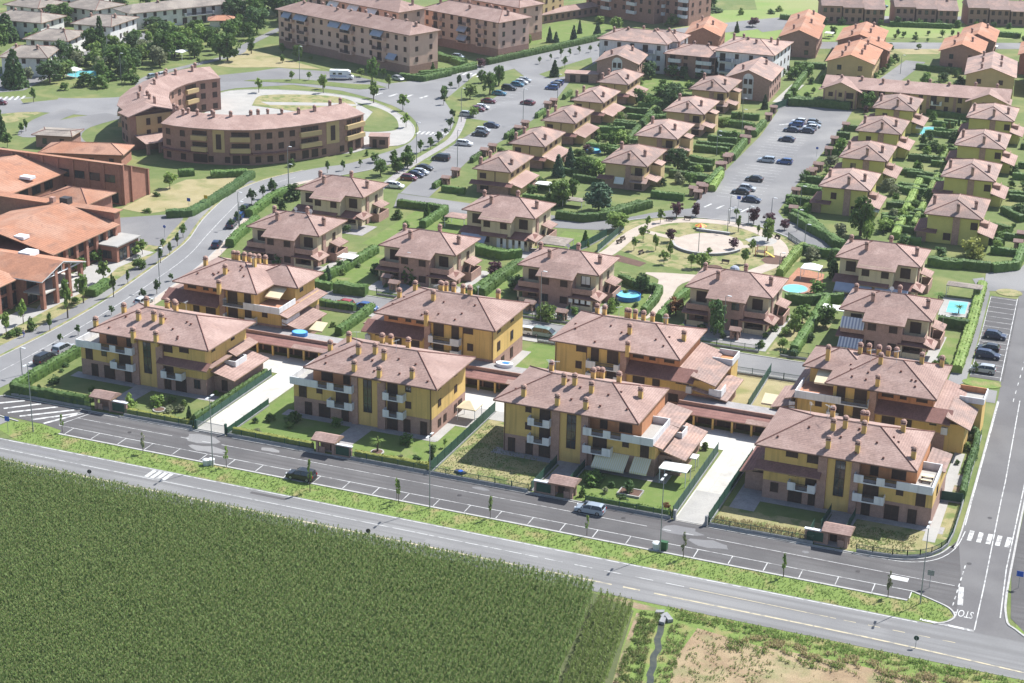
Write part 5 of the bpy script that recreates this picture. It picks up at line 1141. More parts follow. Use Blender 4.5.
b.win(-129 + 120, .4, 2, 2.4, 115.5 - 60, kind='glass')
sbox('wall', -164, -143, 88, 115.5, 0, 6.2, 'brickred'); sshed('roof', -155.4, -141.8, 87.6, 115.5, 9.1, 6.3); sshed('roof', -170, -155.4, 87.6, 115.5, 6.2, 9.0)
for k in range(5): b.win(-143 + 120, 3.6, 3, 1.9, 91 + k * 4.6 - 60, 'R', 'glass')
sbox('wall', -170, -109, 85.8, 88, 0, 8.4, 'brickred'); sshed('roof', -170.6, -108.4, 85.4, 88.4, 8.8, 8.5)
b.win(-146 + 120, 5.4, 3, 1.8, 85.4 - 60, kind='glass'); sbox('roof_unit', -122.6, -120.6, 85.8, 87.6, 8.4, 10, 'metal'); sbox('vent', -125.4, -124.4, 86, 87, 8.4, 9.7, 'brick')
sbox('wall', -132.4, -121, 93, 102.6, 0, 6.9, 'brickred'); r_ = b.roof(-133.2 + 120, -120.2 + 120, 92.2 - 60, 103.4 - 60, 7.0, 1.8, 5.4, 'tile_orange')
sbox('wall', -124, -108.6, 62, 85.8, 0, 6.0, 'brickred'); sshed('roof', -121.6, -107.3, 62, 85.4, 9.2, 6.1); sshed('roof', -134, -121.6, 49.6, 85.4, 6.2, 9.1); sbox('wall', -133, -124, 50, 85.8, 0, 6, 'brickred')
for k in range(7): sbox('column', -108.6, -107.9, 63.4 + k * 3.5, 64.2 + k * 3.5, 0, 5.9, 'brickred'); b.win(-108.6 + 120, 3.6, 2.2, 1.7, 66 + k * 3.5 - 60, 'R', 'glass') if k < 6 else None; b.win(-108.6 + 120, .6, 2.2, 2.0, 66 + k * 3.5 - 60, 'R', 'glass') if k < 4 else None
sbox('annex', -108.6, -103.8, 78.6, 86.6, 0, 3.5, 'brickred'); sbox('annex_roof', -108.5, -103.4, 78.2, 87, 3.5, 3.75, 'paverpale')
for k in range(2): b.win(-103.8 + 120, .2, 2.6, 2.5, 80.8 + k * 3.8 - 60, 'R', 'glass')
b.win(-106.2 + 120, .8, 2, 1.6, 78.6 - 60, kind='glass')
sbox('skylight', -117.4, -115, 63, 65, 7.9, 8.5, 'plastic'); sbox('skylight', -110.4, -107.6, 55, 58, 7.5, 8.3, 'plastic'); sbox('skylight', -146, -143, 103, 105, 7.2, 7.8, 'plastic')
# gabled porch facing the road
sbox('wall', -124, -104.4, 48.6, 61.6, 0, 5.8, 'brickred')
for sg in (0, 1):
    g = MB(); A, C = ((47.4, 54.6) if sg == 0 else (54.6, 61.8)); f = lambda x, y: 8.1 - abs(y - 54.6) * .3
    g.prism([(-124, A), (-99.4, A), (-99.4, C), (-124, C)], lambda x, y: f(x, y) - .2, f, 0, 1); o = g.build('roof', [M['tile_orange'], M['white']], b.o, loc=(120, -60, 0))
for y in (48, 52.2, 56.4, 60.4): sbox('column', -100.6, -99.8, y, y + .8, 0, 5.9 if y in (48, 60.4) else 6.8, 'brickred')
for a, c in (((-100, 48.4, 5.9), (-100, 60.8, 5.9)), ((-100, 48.4, 5.9), (-100, 54.6, 7.7)), ((-100, 54.6, 7.7), (-100, 60.8, 5.9)), ((-100, 54.6, 7.7), (-100, 54.6, 5.9)), ((-100, 51, 6.7), (-100, 53, 5.9)), ((-100, 58, 6.7), (-100, 56, 5.9))):
    MB().tube([a, c], .16, 4).build('truss', M['white'], b.o, loc=(120, -60, 0))
for k in range(3): b.win(-104.4 + 120, .3, 2.8, 2.5, 50.6 + k * 4.1 - 60, 'R', 'glass'); b.win(-104.4 + 120, 3.4, 2.8, 2, 50.6 + k * 4.1 - 60, 'R', 'glass')
sbox('gallery', -104.4, -99.9, 48, 61, 2.9, 3.15, 'concrete')
sbox('wall', -128, -106.6, 20, 48, 0, 5.6, 'brickred'); sshed('roof', -116.4, -105.2, 19.4, 48.4, 8.2, 5.7); sshed('roof', -128, -116.4, 19.4, 48.4, 6, 8.1)
for k in range(8): sbox('column', -106.6, -105.9, 22 + k * 3.4, 22.8 + k * 3.4, 0, 5.6, 'brickred'); b.win(-106.6 + 120, .4, 2.1, 2.2, 24.5 + k * 3.4 - 60, 'R', 'glass'); b.win(-106.6 + 120, 3.3, 2.1, 1.8, 24.5 + k * 3.4 - 60, 'R', 'glass')
block('sub_station', 'small flat roofed brick hut behind the school', 'hut', 'the brick hut', -178, 152, 14, 9.4, 7, 3.4, 1, 'brickdark', 'tile_grey', .4, 2, chims=0, side=False)
block('school_wing', 'low orange roofed wing behind the school hall', 'school wing', None, -165, 137, 18, 20, 9, 3.6, 1, 'brickred', 'tile_orange', 1.6, 4.5, chims=0, side=False)

# ================================================================== little gatehouses
def gatehouse(x, y, rot, label, big=True):
    b = Bld('gatehouse', label, 'gatehouse', x, y, rot, 'tiled gate shelters')
    w = 3.2 if big else 1.9; h = 2.3 if big else 2.0
    for px in (0, w - .4):
        for py in (0, 1.5): b.box('pillar', px, px + .4, py, py + .4, 0, h, 'brick')
    b.box('wall', .4, w - .4, 1.55, 1.8, 0, h, 'brick'); b.box('panel', .5, w * .45, .1, .3, 0, 1.1, 'brick')
    b.win(w * .72, .05, .9, 2, 1.54)
    b.roof(-.5 if big else -.3, w + (.5 if big else .3), -.7 if big else -.2, 2.6 if big else 2.1, h + .15, .65, 0, 'tile', ridges=False)
    if big:
        b.box('wall', w + .02, w + 3, .1, .45, 0, 1.9, 'brick'); b.box('gate', w + .3, w + 2.6, .0, .08, .35, 1.75, 'greenmetal'); b.box('coping', w - .02, w + 3.1, 0.02, .6, 1.9, 2.02, 'plastic')
    return b
gatehouse(-62.8, 11, 0, 'tiled brick gate shelter before the leftmost front villa'); gatehouse(-21, 10.4, 0, 'tiled brick gate shelter before the second front villa')
for x, y, l in ((19.8, 10.7, 'tiled brick gate shelter before the villa with striped awnings'), (61, 11.5, 'tiled brick gate shelter nearest the road junction')):
    b = gatehouse(x, y, 0, l); b.mir = None
    for ch in b.o.children:
        pass
    b.o.scale = (-1, 1, 1); b.o.location.x += 2.2
SMALL = []
for x, y in [(-44.6, 85.9)] + [(-47.5, 88.7)] + [(-15.4, 85.9), (-8.0, 83.8)] + [(25.2, 87.8)] + [(-67.8, 163.4), (-68.7, 171.4), (-70.1, 193.1), (-69.9, 198.0), (-71.3, 219.7), (-71.8, 226.1), (-74.7, 251.1), (-74.5, 255.6)] + [(-10.2, 180.4), (-9.5, 184.5), (-10.7, 205.7), (-11.0, 213.9), (-12.5, 236.6), (-14.0, 246.6)] + [(-8.3, 178.0), (-8.5, 183.5), (-10.1, 206.4), (-10.9, 215.5), (-11.6, 236.4), (-12.7, 245.3), (-12.9, 265.2), (-14.0, 275.2), (9.5, 263.5), (11.2, 233.8), (10.1, 245.8), (11.9, 208.8), (12.6, 216.3), (12.7, 189.9), (15.8, 174.3)] + [(67.2, 176.0), (67.3, 168.9), (12.2, 210.6), (12.0, 216.4)]:
    o = gatehouse(x, y, 3 if y > 140 else 0, None, False).o; o.scale = (.85, .85, .85); SMALL.append(o); auto(o, 'small tiled gate shelter', x, y)

# ================================================================== trees, shrubs, hedges
def leafquads(mb, rnd, c, r, n, s, flat=.0, m=0):
    for _ in range(n):
        d = Vector((rnd.gauss(0, 1), rnd.gauss(0, 1), rnd.gauss(0, 1))).normalized() * r * (rnd.random() ** .35)
        p = Vector(c) + d
        nrm = (d.normalized() + Vector((rnd.gauss(0, .5), rnd.gauss(0, .5), rnd.gauss(.35, .5)))).normalized()
        a = nrm.cross(Vector((rnd.gauss(0, 1), rnd.gauss(0, 1), rnd.gauss(0, 1)))).normalized(); b = nrm.cross(a)
        k = s * (.65 + .7 * rnd.random())
        mb.quad([p - a * k - b * k * .6, p + a * k - b * k * .6, p + a * k * .7 + b * k * .8, p - a * k * .8 + b * k * .7], m)

def crown_mesh(kind, seed):
    """crown in a unit frame: spans z 0..1, radius about .5"""
    rnd = random.Random(seed * 31 + hash_kind(kind)); mb = MB()
    if kind == 'sapling':
        for k in range(11):
            z = .06 + .88 * rnd.random(); a = rnd.random() * 6.283; rr = .33 * math.sin(math.pi * min(1, .2 + z * .75)) * rnd.random() ** .5
            leafquads(mb, rnd, (rr * math.cos(a), rr * math.sin(a), z), .16, 9, .085)
        mb.tube([(0, 0, 0), (.02, 0, .5), (0, .02, .95)], [.02, .015, .006], 4)
    if kind in ('round', 'street', 'big', 'bush'):
        ncl = {'round': 26, 'street': 16, 'big': 60, 'bush': 18}[kind]; nl = {'round': 26, 'street': 16, 'big': 34, 'bush': 26}[kind]; sz = {'round': .055, 'street': .085, 'big': .034, 'bush': .06}[kind]; cr = {'round': .17, 'street': .17, 'big': .125, 'bush': .2}[kind]
        for k in range(ncl):
            t = rnd.random(); z = .1 + .84 * t
            prof = {'round': (1 - (2 * z - 1) ** 2) ** .5, 'street': min(1, 2.6 * (1 - z)) * min(1, .35 + 2 * z), 'big': (1 - abs(2 * z - .9) ** 2.4) ** .5 if abs(2 * z - .9) < 1 else .2, 'bush': (max(0, 1 - z * z)) ** .5}[kind]
            a = rnd.random() * 6.283; rr = .40 * prof * (.35 + .75 * rnd.random() ** .5) * (1 + .22 * math.sin(3 * a + seed))
            leafquads(mb, rnd, (rr * math.cos(a), rr * math.sin(a), z), cr * (.65 + .6 * rnd.random()), nl, sz)
        leafquads(mb, rnd, (0, 0, .5), .27, nl * 4, sz * 1.3)
    if kind == 'conifer':
        for k in range(15):
            z = k / 15; r = .5 * (1 - z) ** .85 + .03
            m = max(3, int(11 * (1 - z) + 2))
            for j in range(m):
                a = 6.283 * (j + rnd.random() * .7) / m + k; q = r * (.62 + .42 * rnd.random())
                leafquads(mb, rnd, (q * .75 * math.cos(a), q * .75 * math.sin(a), z + .02 * rnd.random()), .085 * (1.25 - z), 15, .042)
        leafquads(mb, rnd, (0, 0, .3), .22, 150, .07)
    if kind == 'column':
        for k in range(22):
            z = (k + .5) / 22; r = .34 * (math.sin(math.pi * min(1, z * .86 + .14)) ** .6)
            for j in range(5):
                a = rnd.random() * 6.283; leafquads(mb, rnd, (r * math.cos(a), r * math.sin(a), z), .13, 9, .05)
        leafquads(mb, rnd, (0, 0, .45), .25, 120, .08)
    if kind == 'palm':
        for j in range(26):
            a = 6.283 * j / 26 + rnd.random() * .2; el = rnd.random() * 1.2 - .1; L = .52 * (.8 + .3 * rnd.random())
            prev = None
            for q in range(5):
                t = q / 4; x = L * t * math.cos(el * (1 - t * .5)); z = .45 + L * (t * math.sin(el) - .75 * t * t * .6)
                c = Vector((x * math.cos(a), x * math.sin(a), z)); s = Vector((-math.sin(a), math.cos(a), 0)) * (.05 * (1 - t) + .012)
                if prev: mb.quad([prev[0] - prev[1], prev[0] + prev[1], c + s, c - s])
                prev = (c, s)
    return mesh_of(mb, 'crown', [LEAF['mid']])
def hash_kind(k): return sum(ord(c) * (i + 3) for i, c in enumerate(k))

def trunk_mesh(kind):
    mb = MB(); rnd = random.Random(hash_kind(kind))
    r = {'sapling': .012, 'street': .018, 'round': .03, 'big': .035, 'conifer': .03, 'column': .025, 'palm': .05, 'bush': .02}[kind]
    mb.tube([(0, 0, -.02), (.004, 0, .25), (-.004, .006, .55), (0, 0, .85)], [r * 1.25, r, r * .75, r * .25], 6)
    if kind in ('round', 'big', 'street'):
        for k in range(5):
            a = 6.283 * k / 5 + rnd.random(); z = .3 + .07 * k
            mb.tube([(0, 0, z), (.11 * math.cos(a), .11 * math.sin(a), z + .13), (.19 * math.cos(a), .19 * math.sin(a), z + .26)], [r * .55, r * .38, r * .12], 4)
    return mesh_of(mb, 'trunk', [M['trunk']])
KIND_DEF = {  # crown base (share of height), width/height, variants
 'street': (.34, .42, 4), 'sapling': (.36, .4, 4), 'round': (.2, .8, 4), 'big': (.14, .85, 3), 'conifer': (.05, .5, 3), 'column': (.04, .36, 2), 'bush': (0, 1.15, 4), 'palm': (.35, 1.1, 2)}
TREES = []
def tree(x, y, h, w=0, kind='round', leaf='mid', desc=None, name=None, group=None, auto_label=True):
    cb, ratio, nv = KIND_DEF[kind]
    v = random.randrange(nv)
    cm = cached(('crown', kind, v), lambda: crown_mesh(kind, v)); tm = cached(('trunk', kind), lambda: trunk_mesh(kind))
    w = w or h * ratio * random.uniform(.85, 1.15)
    nm = name or {'bush': 'shrub', 'conifer': 'conifer_tree', 'column': 'cypress_tree', 'palm': 'palm_tree', 'street': 'young_tree', 'sapling': 'sapling'}.get(kind, 'tree')
    t = thing(nm, None, 'shrub' if kind == 'bush' else 'tree', x, y, 0, random.random() * 6.28, group or {'bush': 'garden shrubs', 'conifer': 'conifers', 'column': 'cypresses', 'palm': 'palms', 'street': 'young street trees', 'sapling': 'saplings on the verge'}.get(kind, 'garden trees'))
    c = link('crown', cm, t, (0, 0, h * cb), sc=(w * 1.08, w * random.uniform(.95, 1.15), h * (1 - cb)))
    c.material_slots[0].link = 'OBJECT'; c.material_slots[0].material = LEAF[leaf]
    if kind != 'bush':
        link('trunk', tm, t, (0, 0, 0), sc=(h * 1.0, h * 1.0, h))
    word = {'mid': 'green', 'light': 'bright green', 'dark': 'dark green', 'conifer': 'blue green', 'purple': 'purple leaved', 'olive': 'silvery', 'yellow': 'yellow green', 'red': 'russet', 'hedge': 'green', 'pink': 'pink flowering'}[leaf]
    noun = {'bush': 'shrub', 'conifer': 'conifer', 'column': 'cypress', 'palm': 'palm', 'street': 'young tree', 'sapling': 'sapling', 'big': 'tall tree', 'round': 'round tree'}[kind]
    TREES.append(t)
    auto(t, desc or f'{word} {noun}', x, y)
    return t
def trees(spec, kind, leaf, **k):
    for p in spec: tree(p[0], p[1], max(p[2], .6), p[3], kind, leaf, **k)

# street trees along the curving road and school yard
trees([(-91.9, 38.9, 3.7, 1.1), (-92.2, 60.0, 4.7, 1.1), (-94.2, 68.0, 3.0, 0.9), (-95.8, 82.4, 3.7, 1.2), (-96.8, 87.6, 3.1, 0.9), (-98.8, 93.7, 3.2, 1.0), (-101.0, 99.5, 3.4, 1.6), (-100.6, 90.9, 2.4, 1.2), (-86.3, 34.2, 1.9, 0.9)], 'street', 'mid')
trees([(-85.6, 65.2, 3.1, 1.4), (-85.7, 60.5, 2.5, 1.2), (-86.6, 51.0, 2.0, 1.0), (-85.8, 39.1, 2.2, 1.0), (-87.4, 73.3, 1.7, 1.0)], 'street', 'dark')
trees([(-98.4, 34.5, 4.2, 2.0), (-98.7, 40.0, 4.6, 1.9), (-93.0, 46.0, 7.8, 2.2), (-95.3, 54.4, 6.2, 2.3), (-99.2, 66.9, 4.6, 2.2), (-102.1, 82.9, 2.9, 1.9), (-102.3, 85.6, 3.5, 2.2), (-125.3, 132.5, 4.0, 3.4)], 'street', 'light')
trees([(-97.7, 77.1, 2.6, 2.4), (-109.6, 80.3, 1.5, 3.2), (-94.9, 37.6, 2.5, 1.9), (-96.1, 34.8, 1.5, 1.9), (-96.8, 53.8, 1.2, 1.8), (-96.4, 33.2, 1.2, 1.9), (-119.0, 113.1, 0.9, 2.1), (-124.6, 125.5, 1.1, 1.8)], 'bush', 'mid')
trees([(-106.6, 69.3, 3.4, 2.2), (-108.1, 77.2, 2.6, 3.0)], 'round', 'mid')
trees([(-100.5, 128.4, 3.8, 2.1), (-100.8, 134.2, 3.4, 1.3), (-99.1, 135.7, 4.6, 1.7), (-97.7, 119.6, 2.7, 1.7), (-95.9, 114.2, 2.7, 1.7), (-95.2, 110.1, 2.3, 1.4)], 'street', 'dark')
trees([(-94.2, 136.0, 3.7, 4.0), (-92.5, 128.3, 2.5, 1.8), (-94.6, 140.9, 1.7, 2.5), (-96.3, 132.6, 1.5, 2.1)], 'bush', 'hedge')
trees([(-59.0, 87.2, 3.2, 1.7)], 'conifer', 'conifer'); trees([(-52.4, 95.6, 2.0, 2.0), (-73.1, 92.1, 3.2, 3.3), (-59.1, 92.5, 2.8, 2.0)], 'bush', 'dark')
trees([(-158.8, 233.8, 4.5, 2.2), (-141.5, 241.8, 5.3, 2.2), (-122.3, 236.6, 6.8, 2.5), (-110.6, 231.8, 4.8, 2.7), (-100.9, 213.3, 3.9, 2.4)], 'street', 'light')
trees([(-85.6, 189.8, 3.6, 1.6), (-84.8, 194.2, 3.3, 1.4), (-84.9, 199.8, 3.3, 1.4), (-97.9, 161.1, 3.2, 1.4), (-95.5, 165.1, 2.8, 1.2), (-93.3, 170.1, 2.1, 0.9), (-86.0, 174.5, 4.2, 1.9), (-86.8, 184.5, 3.0, 1.7)], 'street', 'mid')
trees([(-92.0, 175.7, 2.5, 2.1), (-84.9, 164.5, 4.2, 3.3), (-82.5, 169.1, 3.2, 2.6), (-81.9, 173.8, 4.1, 3.2), (-100.6, 179.4, 2.1, 1.1)], 'round', 'mid')
trees([(-109.0, 163.0, 2.0, 1.9), (-102.8, 142.0, 2.6, 1.8), (-97.9, 142.3, 1.8, 2.8), (-96.9, 180.8, 1.6, 1.1)], 'bush', 'mid')
trees([(-106.9, 253.2, 3.4, 1.8), (-103.1, 243.6, 3.2, 1.8), (-93.4, 228.2, 2.9, 1.9), (-89.1, 216.8, 3.1, 2.0), (-86.6, 203.6, 2.5, 1.7), (-86.3, 197.3, 2.5, 1.4), (-108.5, 267.0, 4.0, 1.6), (-110.2, 264.8, 2.1, 1.4), (-109.4, 276.4, 2.5, 1.4), (-87.4, 209.8, 2.1, 1.2)], 'street', 'dark')
trees([(-104.7, 276.1, 4.0, 3.1), (-96.3, 262.2, 6.6, 4.2), (-98.7, 275.1, 6.5, 3.3)], 'big', 'mid'); trees([(-99.2, 254.0, 4.3, 3.8), (-89.0, 232.6, 3.0, 2.6)], 'round', 'light'); trees([(-86.8, 184.6, 3.1, 1.7), (-88.2, 179.3, 2.8, 1.3), (-85.5, 166.6, 3.7, 2.2)], 'street', 'mid'); trees([(-83.4, 177.1, 3.4, 3.2), (-82.9, 169.4, 4.1, 2.7)], 'round', 'mid')
trees([(-158.4, 253.2, 3.0, 1.6), (-153.8, 255.8, 2.8, 1.5), (-144.5, 247.2, 4.5, 2.3), (-125.0, 242.2, 4.5, 2.3), (-141.9, 267.8, 2.6, 2.2), (-116.4, 243.5, 1.8, 2.0), (-135.0, 269.5, 3.0, 1.8), (-126.8, 256.0, 4.5, 1.8)], 'street', 'light')
trees([(-136.4, 264.2, 6.9, 3.1), (-171.3, 281.2, 5.1, 3.1), (-181.4, 288.9, 3.5, 1.7), (-174.0, 275.6, 2.7, 1.6), (-106.4, 251.4, 3.6, 2.1)], 'round', 'mid'); trees([(-123.8, 281.6, 3.8, 2.1), (-125.1, 276.2, 1.7, 1.6)], 'conifer', 'mid'); trees([(-167.3, 282.6, 1.7, 1.4)], 'street', 'mid')
trees([(-109.5, 347.2, 5.6, 2.7), (-107.5, 348.2, 3.8, 2.7), (-102.9, 353.2, 5.6, 3.0), (-105.9, 367.5, 4.9, 2.2), (-98.0, 364.1, 5.2, 3.8)], 'conifer', 'conifer'); trees([(-96.7, 380.0, 4.5, 3.9), (-106.1, 389.9, 2.6, 3.8), (-114.0, 338.2, 3.9, 2.3)], 'round', 'light')
trees([(-99.2, 311.2, 2.5, 1.2), (-98.2, 318.6, 2.2, 1.0), (-96.7, 324.1, 3.6, 1.4), (-94.8, 327.4, 2.7, 1.2), (-93.5, 332.9, 2.7, 1.2), (-90.9, 336.6, 2.5, 1.2), (-89.7, 342.1, 2.5, 1.0), (-89.8, 309.1, 3.5, 1.8)], 'street', 'mid'); trees([(-87.9, 294.8, 5.4, 3.5)], 'conifer', 'dark'); trees([(-114.8, 298.8, 2.5, 3.5)], 'bush', 'purple')
trees([(-60.4, 305.6, 5.1, 4.8), (-50.6, 310.5, 3.8, 3.2)], 'round', 'dark'); trees([(-54.2, 310.3, 4.2, 4.2), (-44.7, 311.8, 3.2, 3.6), (-40.0, 315.8, 2.6, 3.6), (-96.5, 380.7, 4.5, 4.0), (-52.8, 272.5, 3.9, 3.5), (-48.7, 280.4, 3.7, 5.0)], 'round', 'mid')
trees([(-77.3, 436.4, 7.2, 4.7)], 'big', 'dark'); trees([(-80.9, 397.5, 3.9, 6.1), (-64.6, 432.0, 2.6, 2.3), (-53.0, 446.2, 2.0, 3.1)], 'bush', 'light'); trees([(-54.0, 409.2, 3.4, 4.2)], 'round', 'purple'); trees([(-16.8, 280.0, 4.4, 2.4), (-56.2, 395.2, 4.1, 2.1)], 'conifer', 'dark')
trees([(-40.9, 267.0, 6.6, 5.3), (-48.4, 268.9, 3.6, 2.7), (-44.5, 265.2, 3.0, 3.4)], 'round', 'dark'); trees([(-76.7, 431.9, 1.6, 9.1), (-54.4, 439.7, 1.7, 3.0)], 'bush', 'dark')
trees([(-19.9, 202.9, 5.4, 5.5)], 'big', 'dark'); trees([(-28.1, 166.4, 4.5, 5.9)], 'conifer', 'conifer'); trees([(-41.8, 216.2, 4.6, 2.9), (-41.8, 209.4, 2.9, 3.1)], 'round', 'mid'); trees([(-40.5, 220.2, 4.1, 3.7), (-13.2, 197.9, 3.2, 2.8), (-36.6, 187.1, 4.4, 5.2)], 'round', 'light'); trees([(-51.0, 268.0, 4.8, 2.6), (-48.2, 266.7, 3.6, 2.4), (-47.1, 277.0, 4.5, 5.3), (-12.9, 190.2, 3.1, 2.5)], 'round', 'mid'); trees([(-43.3, 276.0, 5.9, 5.9)], 'big', 'dark')
trees([(-44.9, 183.3, 5.8, 4.3), (-44.9, 191.7, 5.7, 3.8)], 'conifer', 'conifer'); trees([(-35.3, 158.2, 6.6, 4.6)], 'round', 'light'); trees([(-39.1, 187.9, 4.5, 5.8), (-45.6, 200.1, 3.0, 3.3)], 'big', 'mid'); trees([(-25.5, 158.3, 6.7, 7.1)], 'big', 'conifer'); trees([(-34.5, 165.2, 5.2, 2.6), (-44.0, 162.4, 3.2, 3.0)], 'round', 'mid'); trees([(-47.0, 210.0, 1.9, 2.3)], 'bush', 'purple')
trees([(34.3, 165.1, 8.8, 5.8)], 'big', 'mid'); trees([(36.5, 161.3, 4.2, 2.4), (38.9, 171.6, 2.8, 3.2)], 'round', 'light'); trees([(30.6, 160.3, 3.5, 3.1), (39.0, 179.3, 3.1, 2.4)], 'bush', 'olive'); trees([(59.4, 159.7, 4.2, 5.4)], 'bush', 'yellow'); trees([(44.2, 174.1, 2.1, 2.1), (39.2, 212.1, 1.4, 1.7), (36.8, 194.4, 2.8, 1.5)], 'round', 'mid'); trees([(53.2, 157.1, 2.0, 2.9), (44.4, 161.7, 2.6, 3.0)], 'bush', 'dark')
trees([(37.2, 272.6, 3.9, 2.1)], 'conifer', 'yellow'); trees([(40.1, 262.8, 3.1, 2.5), (32.9, 256.3, 3.3, 2.1), (35.1, 255.8, 1.4, 1.8)], 'bush', 'dark'); trees([(39.2, 277.7, 3.7, 0.9)], 'column', 'dark'); trees([(36.0, 228.3, 2.6, 2.0), (40.0, 243.9, 1.7, 1.8)], 'bush', 'mid')
trees([(14.8, 236.0, 4.5, 3.2), (36.2, 228.1, 2.2, 2.6)], 'bush', 'mid'); trees([(10.8, 291.9, 5.6, 5.4)], 'big', 'mid'); trees([(15.3, 222.8, 2.7, 4.0)], 'bush', 'olive'); trees([(15.6, 205.7, 1.9, 2.1)], 'bush', 'dark'); trees([(11.4, 286.5, 2.4, 1.4)], 'bush', 'purple')
trees([(-59.2, 136.1, 3.7, 2.1)], 'conifer', 'mid'); trees([(-21.8, 96.8, 3.3, 3.3), (-51.3, 93.6, 2.6, 2.2)], 'round', 'dark'); trees([(-59.8, 126.0, 2.0, 1.7), (-65.3, 132.5, 2.1, 2.5), (-54.1, 135.0, 1.7, 1.6), (-42.5, 92.3, 3.8, 3.6)], 'bush', 'mid'); trees([(-29.3, 103.7, 3.1, 3.0)], 'round', 'purple')
trees([(-22.2, 97.8, 2.8, 2.6), (1.9, 106.7, 3.5, 2.2)], 'round', 'dark'); trees([(-16.7, 145.7, 4.1, 4.2)], 'round', 'light'); trees([(-19.1, 131.1, 3.7, 2.2)], 'conifer', 'mid'); trees([(-9.6, 82.8, 3.6, 3.4), (0.1, 92.8, 2.8, 1.7), (-11.2, 93.6, 2.8, 2.6)], 'bush', 'light')
trees([(-35.5, 158.6, 6.1, 5.4)], 'big', 'mid')
trees([(-16.7, 145.7, 4.2, 4.4)], 'round', 'light'); trees([(-8.9, 140.5, 3.4, 2.1), (-8.5, 132.9, 3.1, 1.7), (-4.2, 134.9, 3.7, 1.6), (0.4, 130.5, 4.0, 1.6), (0.3, 126.4, 3.0, 2.0), (-10.7, 149.4, 3.2, 1.4), (-9.6, 155.5, 3.4, 1.5), (6.4, 126.0, 3.2, 2.0), (7.6, 135.4, 2.2, 1.4), (16.0, 133.7, 3.5, 2.0), (15.4, 142.4, 2.9, 2.0)], 'street', 'light'); trees([(8.5, 127.0, 3.4, 3.0), (16.4, 151.8, 5.2, 2.9)], 'round', 'light')
trees([(-3.2, 142.3, 3.1, 2.2), (-7.5, 161.2, 3.7, 2.6), (-3.7, 163.9, 3.2, 2.1), (10.1, 163.8, 3.7, 2.7), (11.1, 143.0, 2.5, 2.1), (17.7, 161.9, 2.5, 2.2), (13.1, 167.1, 2.0, 2.5)], 'round', 'purple'); trees([(8.6, 155.8, 4.0, 1.4), (5.1, 167.1, 2.1, 1.3), (13.3, 155.3, 2.5, 0.8)], 'street', 'light'); trees([(12.0, 96.5, 3.5, 3.2)], 'round', 'red'); trees([(2.0, 105.8, 4.2, 3.1)], 'round', 'dark'); trees([(22.2, 88.3, 6.8, 3.6), (-0.4, 95.1, 2.2, 2.5)], 'bush', 'dark')
trees([(35.5, 96.1, 3.9, 2.3), (35.5, 87.1, 2.1, 1.8)], 'round', 'light'); trees([(40.3, 102.0, 4.4, 3.8), (35.6, 102.4, 3.6, 3.3)], 'round', 'mid'); trees([(32.2, 102.2, 1.6, 1.8), (34.1, 120.7, 2.7, 3.4)], 'bush', 'mid'); trees([(33.4, 138.4, 4.0, 2.3), (35.2, 131.8, 4.0, 2.3)], 'column', 'dark'); trees([(28.2, 143.0, 3.0, 3.2)], 'bush', 'olive'); trees([(57.6, 127.1, 2.1, 2.9), (62.6, 120.7, 2.3, 2.2)], 'palm', 'mid'); trees([(36.1, 163.2, 4.4, 2.4), (38.6, 169.5, 3.0, 2.9)], 'round', 'light')
# villa gardens
trees([(-54.0, 16.6, 1.9, 2.7), (-57.1, 13.3, 2.6, 2.2), (-52.8, 18.8, 1.2, 1.4)], 'bush', 'light'); trees([(-45.4, 12.4, 3.1, 1.4)], 'conifer', 'dark'); trees([(-47.6, 24.4, 0.8, 1.1)], 'bush', 'light'); trees([(-75.4, 17.3, 1.6, 1.9), (-77.8, 22.7, 0.6, 1.0), (-78.5, 25.0, 0.7, 1.2)], 'bush', 'dark')
trees([(-12.1, 14.3, 3.2, 2.5)], 'palm', 'light'); trees([(-2.5, 13.9, 2.6, 1.3)], 'conifer', 'dark'); trees([(-30.4, 19.8, 1.8, 2.9), (-9.1, 18.9, 2.0, 2.0), (-22.9, 20.8, 1.5, 2.0)], 'bush', 'mid'); trees([(-3.1, 20.3, 1.7, 0.7)], 'street', 'light')
trees([(29.2, 16.2, 2.1, 1.8)], 'bush', 'dark'); trees([(23.1, 17.4, 1.7, 3.0)], 'bush', 'mid'); trees([(23.3, 18.9, 1.5, 2.7), (23.1, 12.4, 1.6, 1.1)], 'bush', 'mid'); trees([(36.1, 12.4, 1.6, 1.3)], 'bush', 'red'); trees([(34.9, 36.7, 1.3, 1.0), (33.6, 36.6, 0.9, 1.0)], 'bush', 'light')
trees([(35.1, 36.7, 1.2, 1.1)], 'bush', 'light'); trees([(-45.3, 63.0, 1.0, 1.3)], 'bush', 'light'); trees([(70.3, 90.0, 1.8, 1.3)], 'bush', 'light')
# verge
for spec in ([(-1.1, -1.1, 4.0, 1.3), (13.2, -0.1, 3.5, 1.5)], [(56.9, -0.4, 3.5, 1.1)], [(56.9, -0.5, 3.6, 1.1)], [(-61.8, 0.6, 3.2, 1.0), (-30.9, -0.3, 3.6, 1.3)], [(-15.0, -2.8, 5.4, 1.2), (-1.9, -0.0, 3.4, 1.3)], [(28.0, 0.4, 3.3, 1.0)]):
    trees([(p[0], p[1], p[2], p[3] * .8) for p in spec], 'sapling', 'light', desc='slender sapling on the verge')
trees([(71.2, -0.3, 4.2, 1.0)], 'sapling', 'olive', desc='sparse olive sapling on the verge'); trees([(42.7, -0.7, 4.0, 1.1)], 'sapling', 'olive', desc='nearly bare sapling on the verge'); trees([(-45.4, -1.2, 3.8, 1.1)], 'sapling', 'olive', desc='thin pale sapling on the verge')
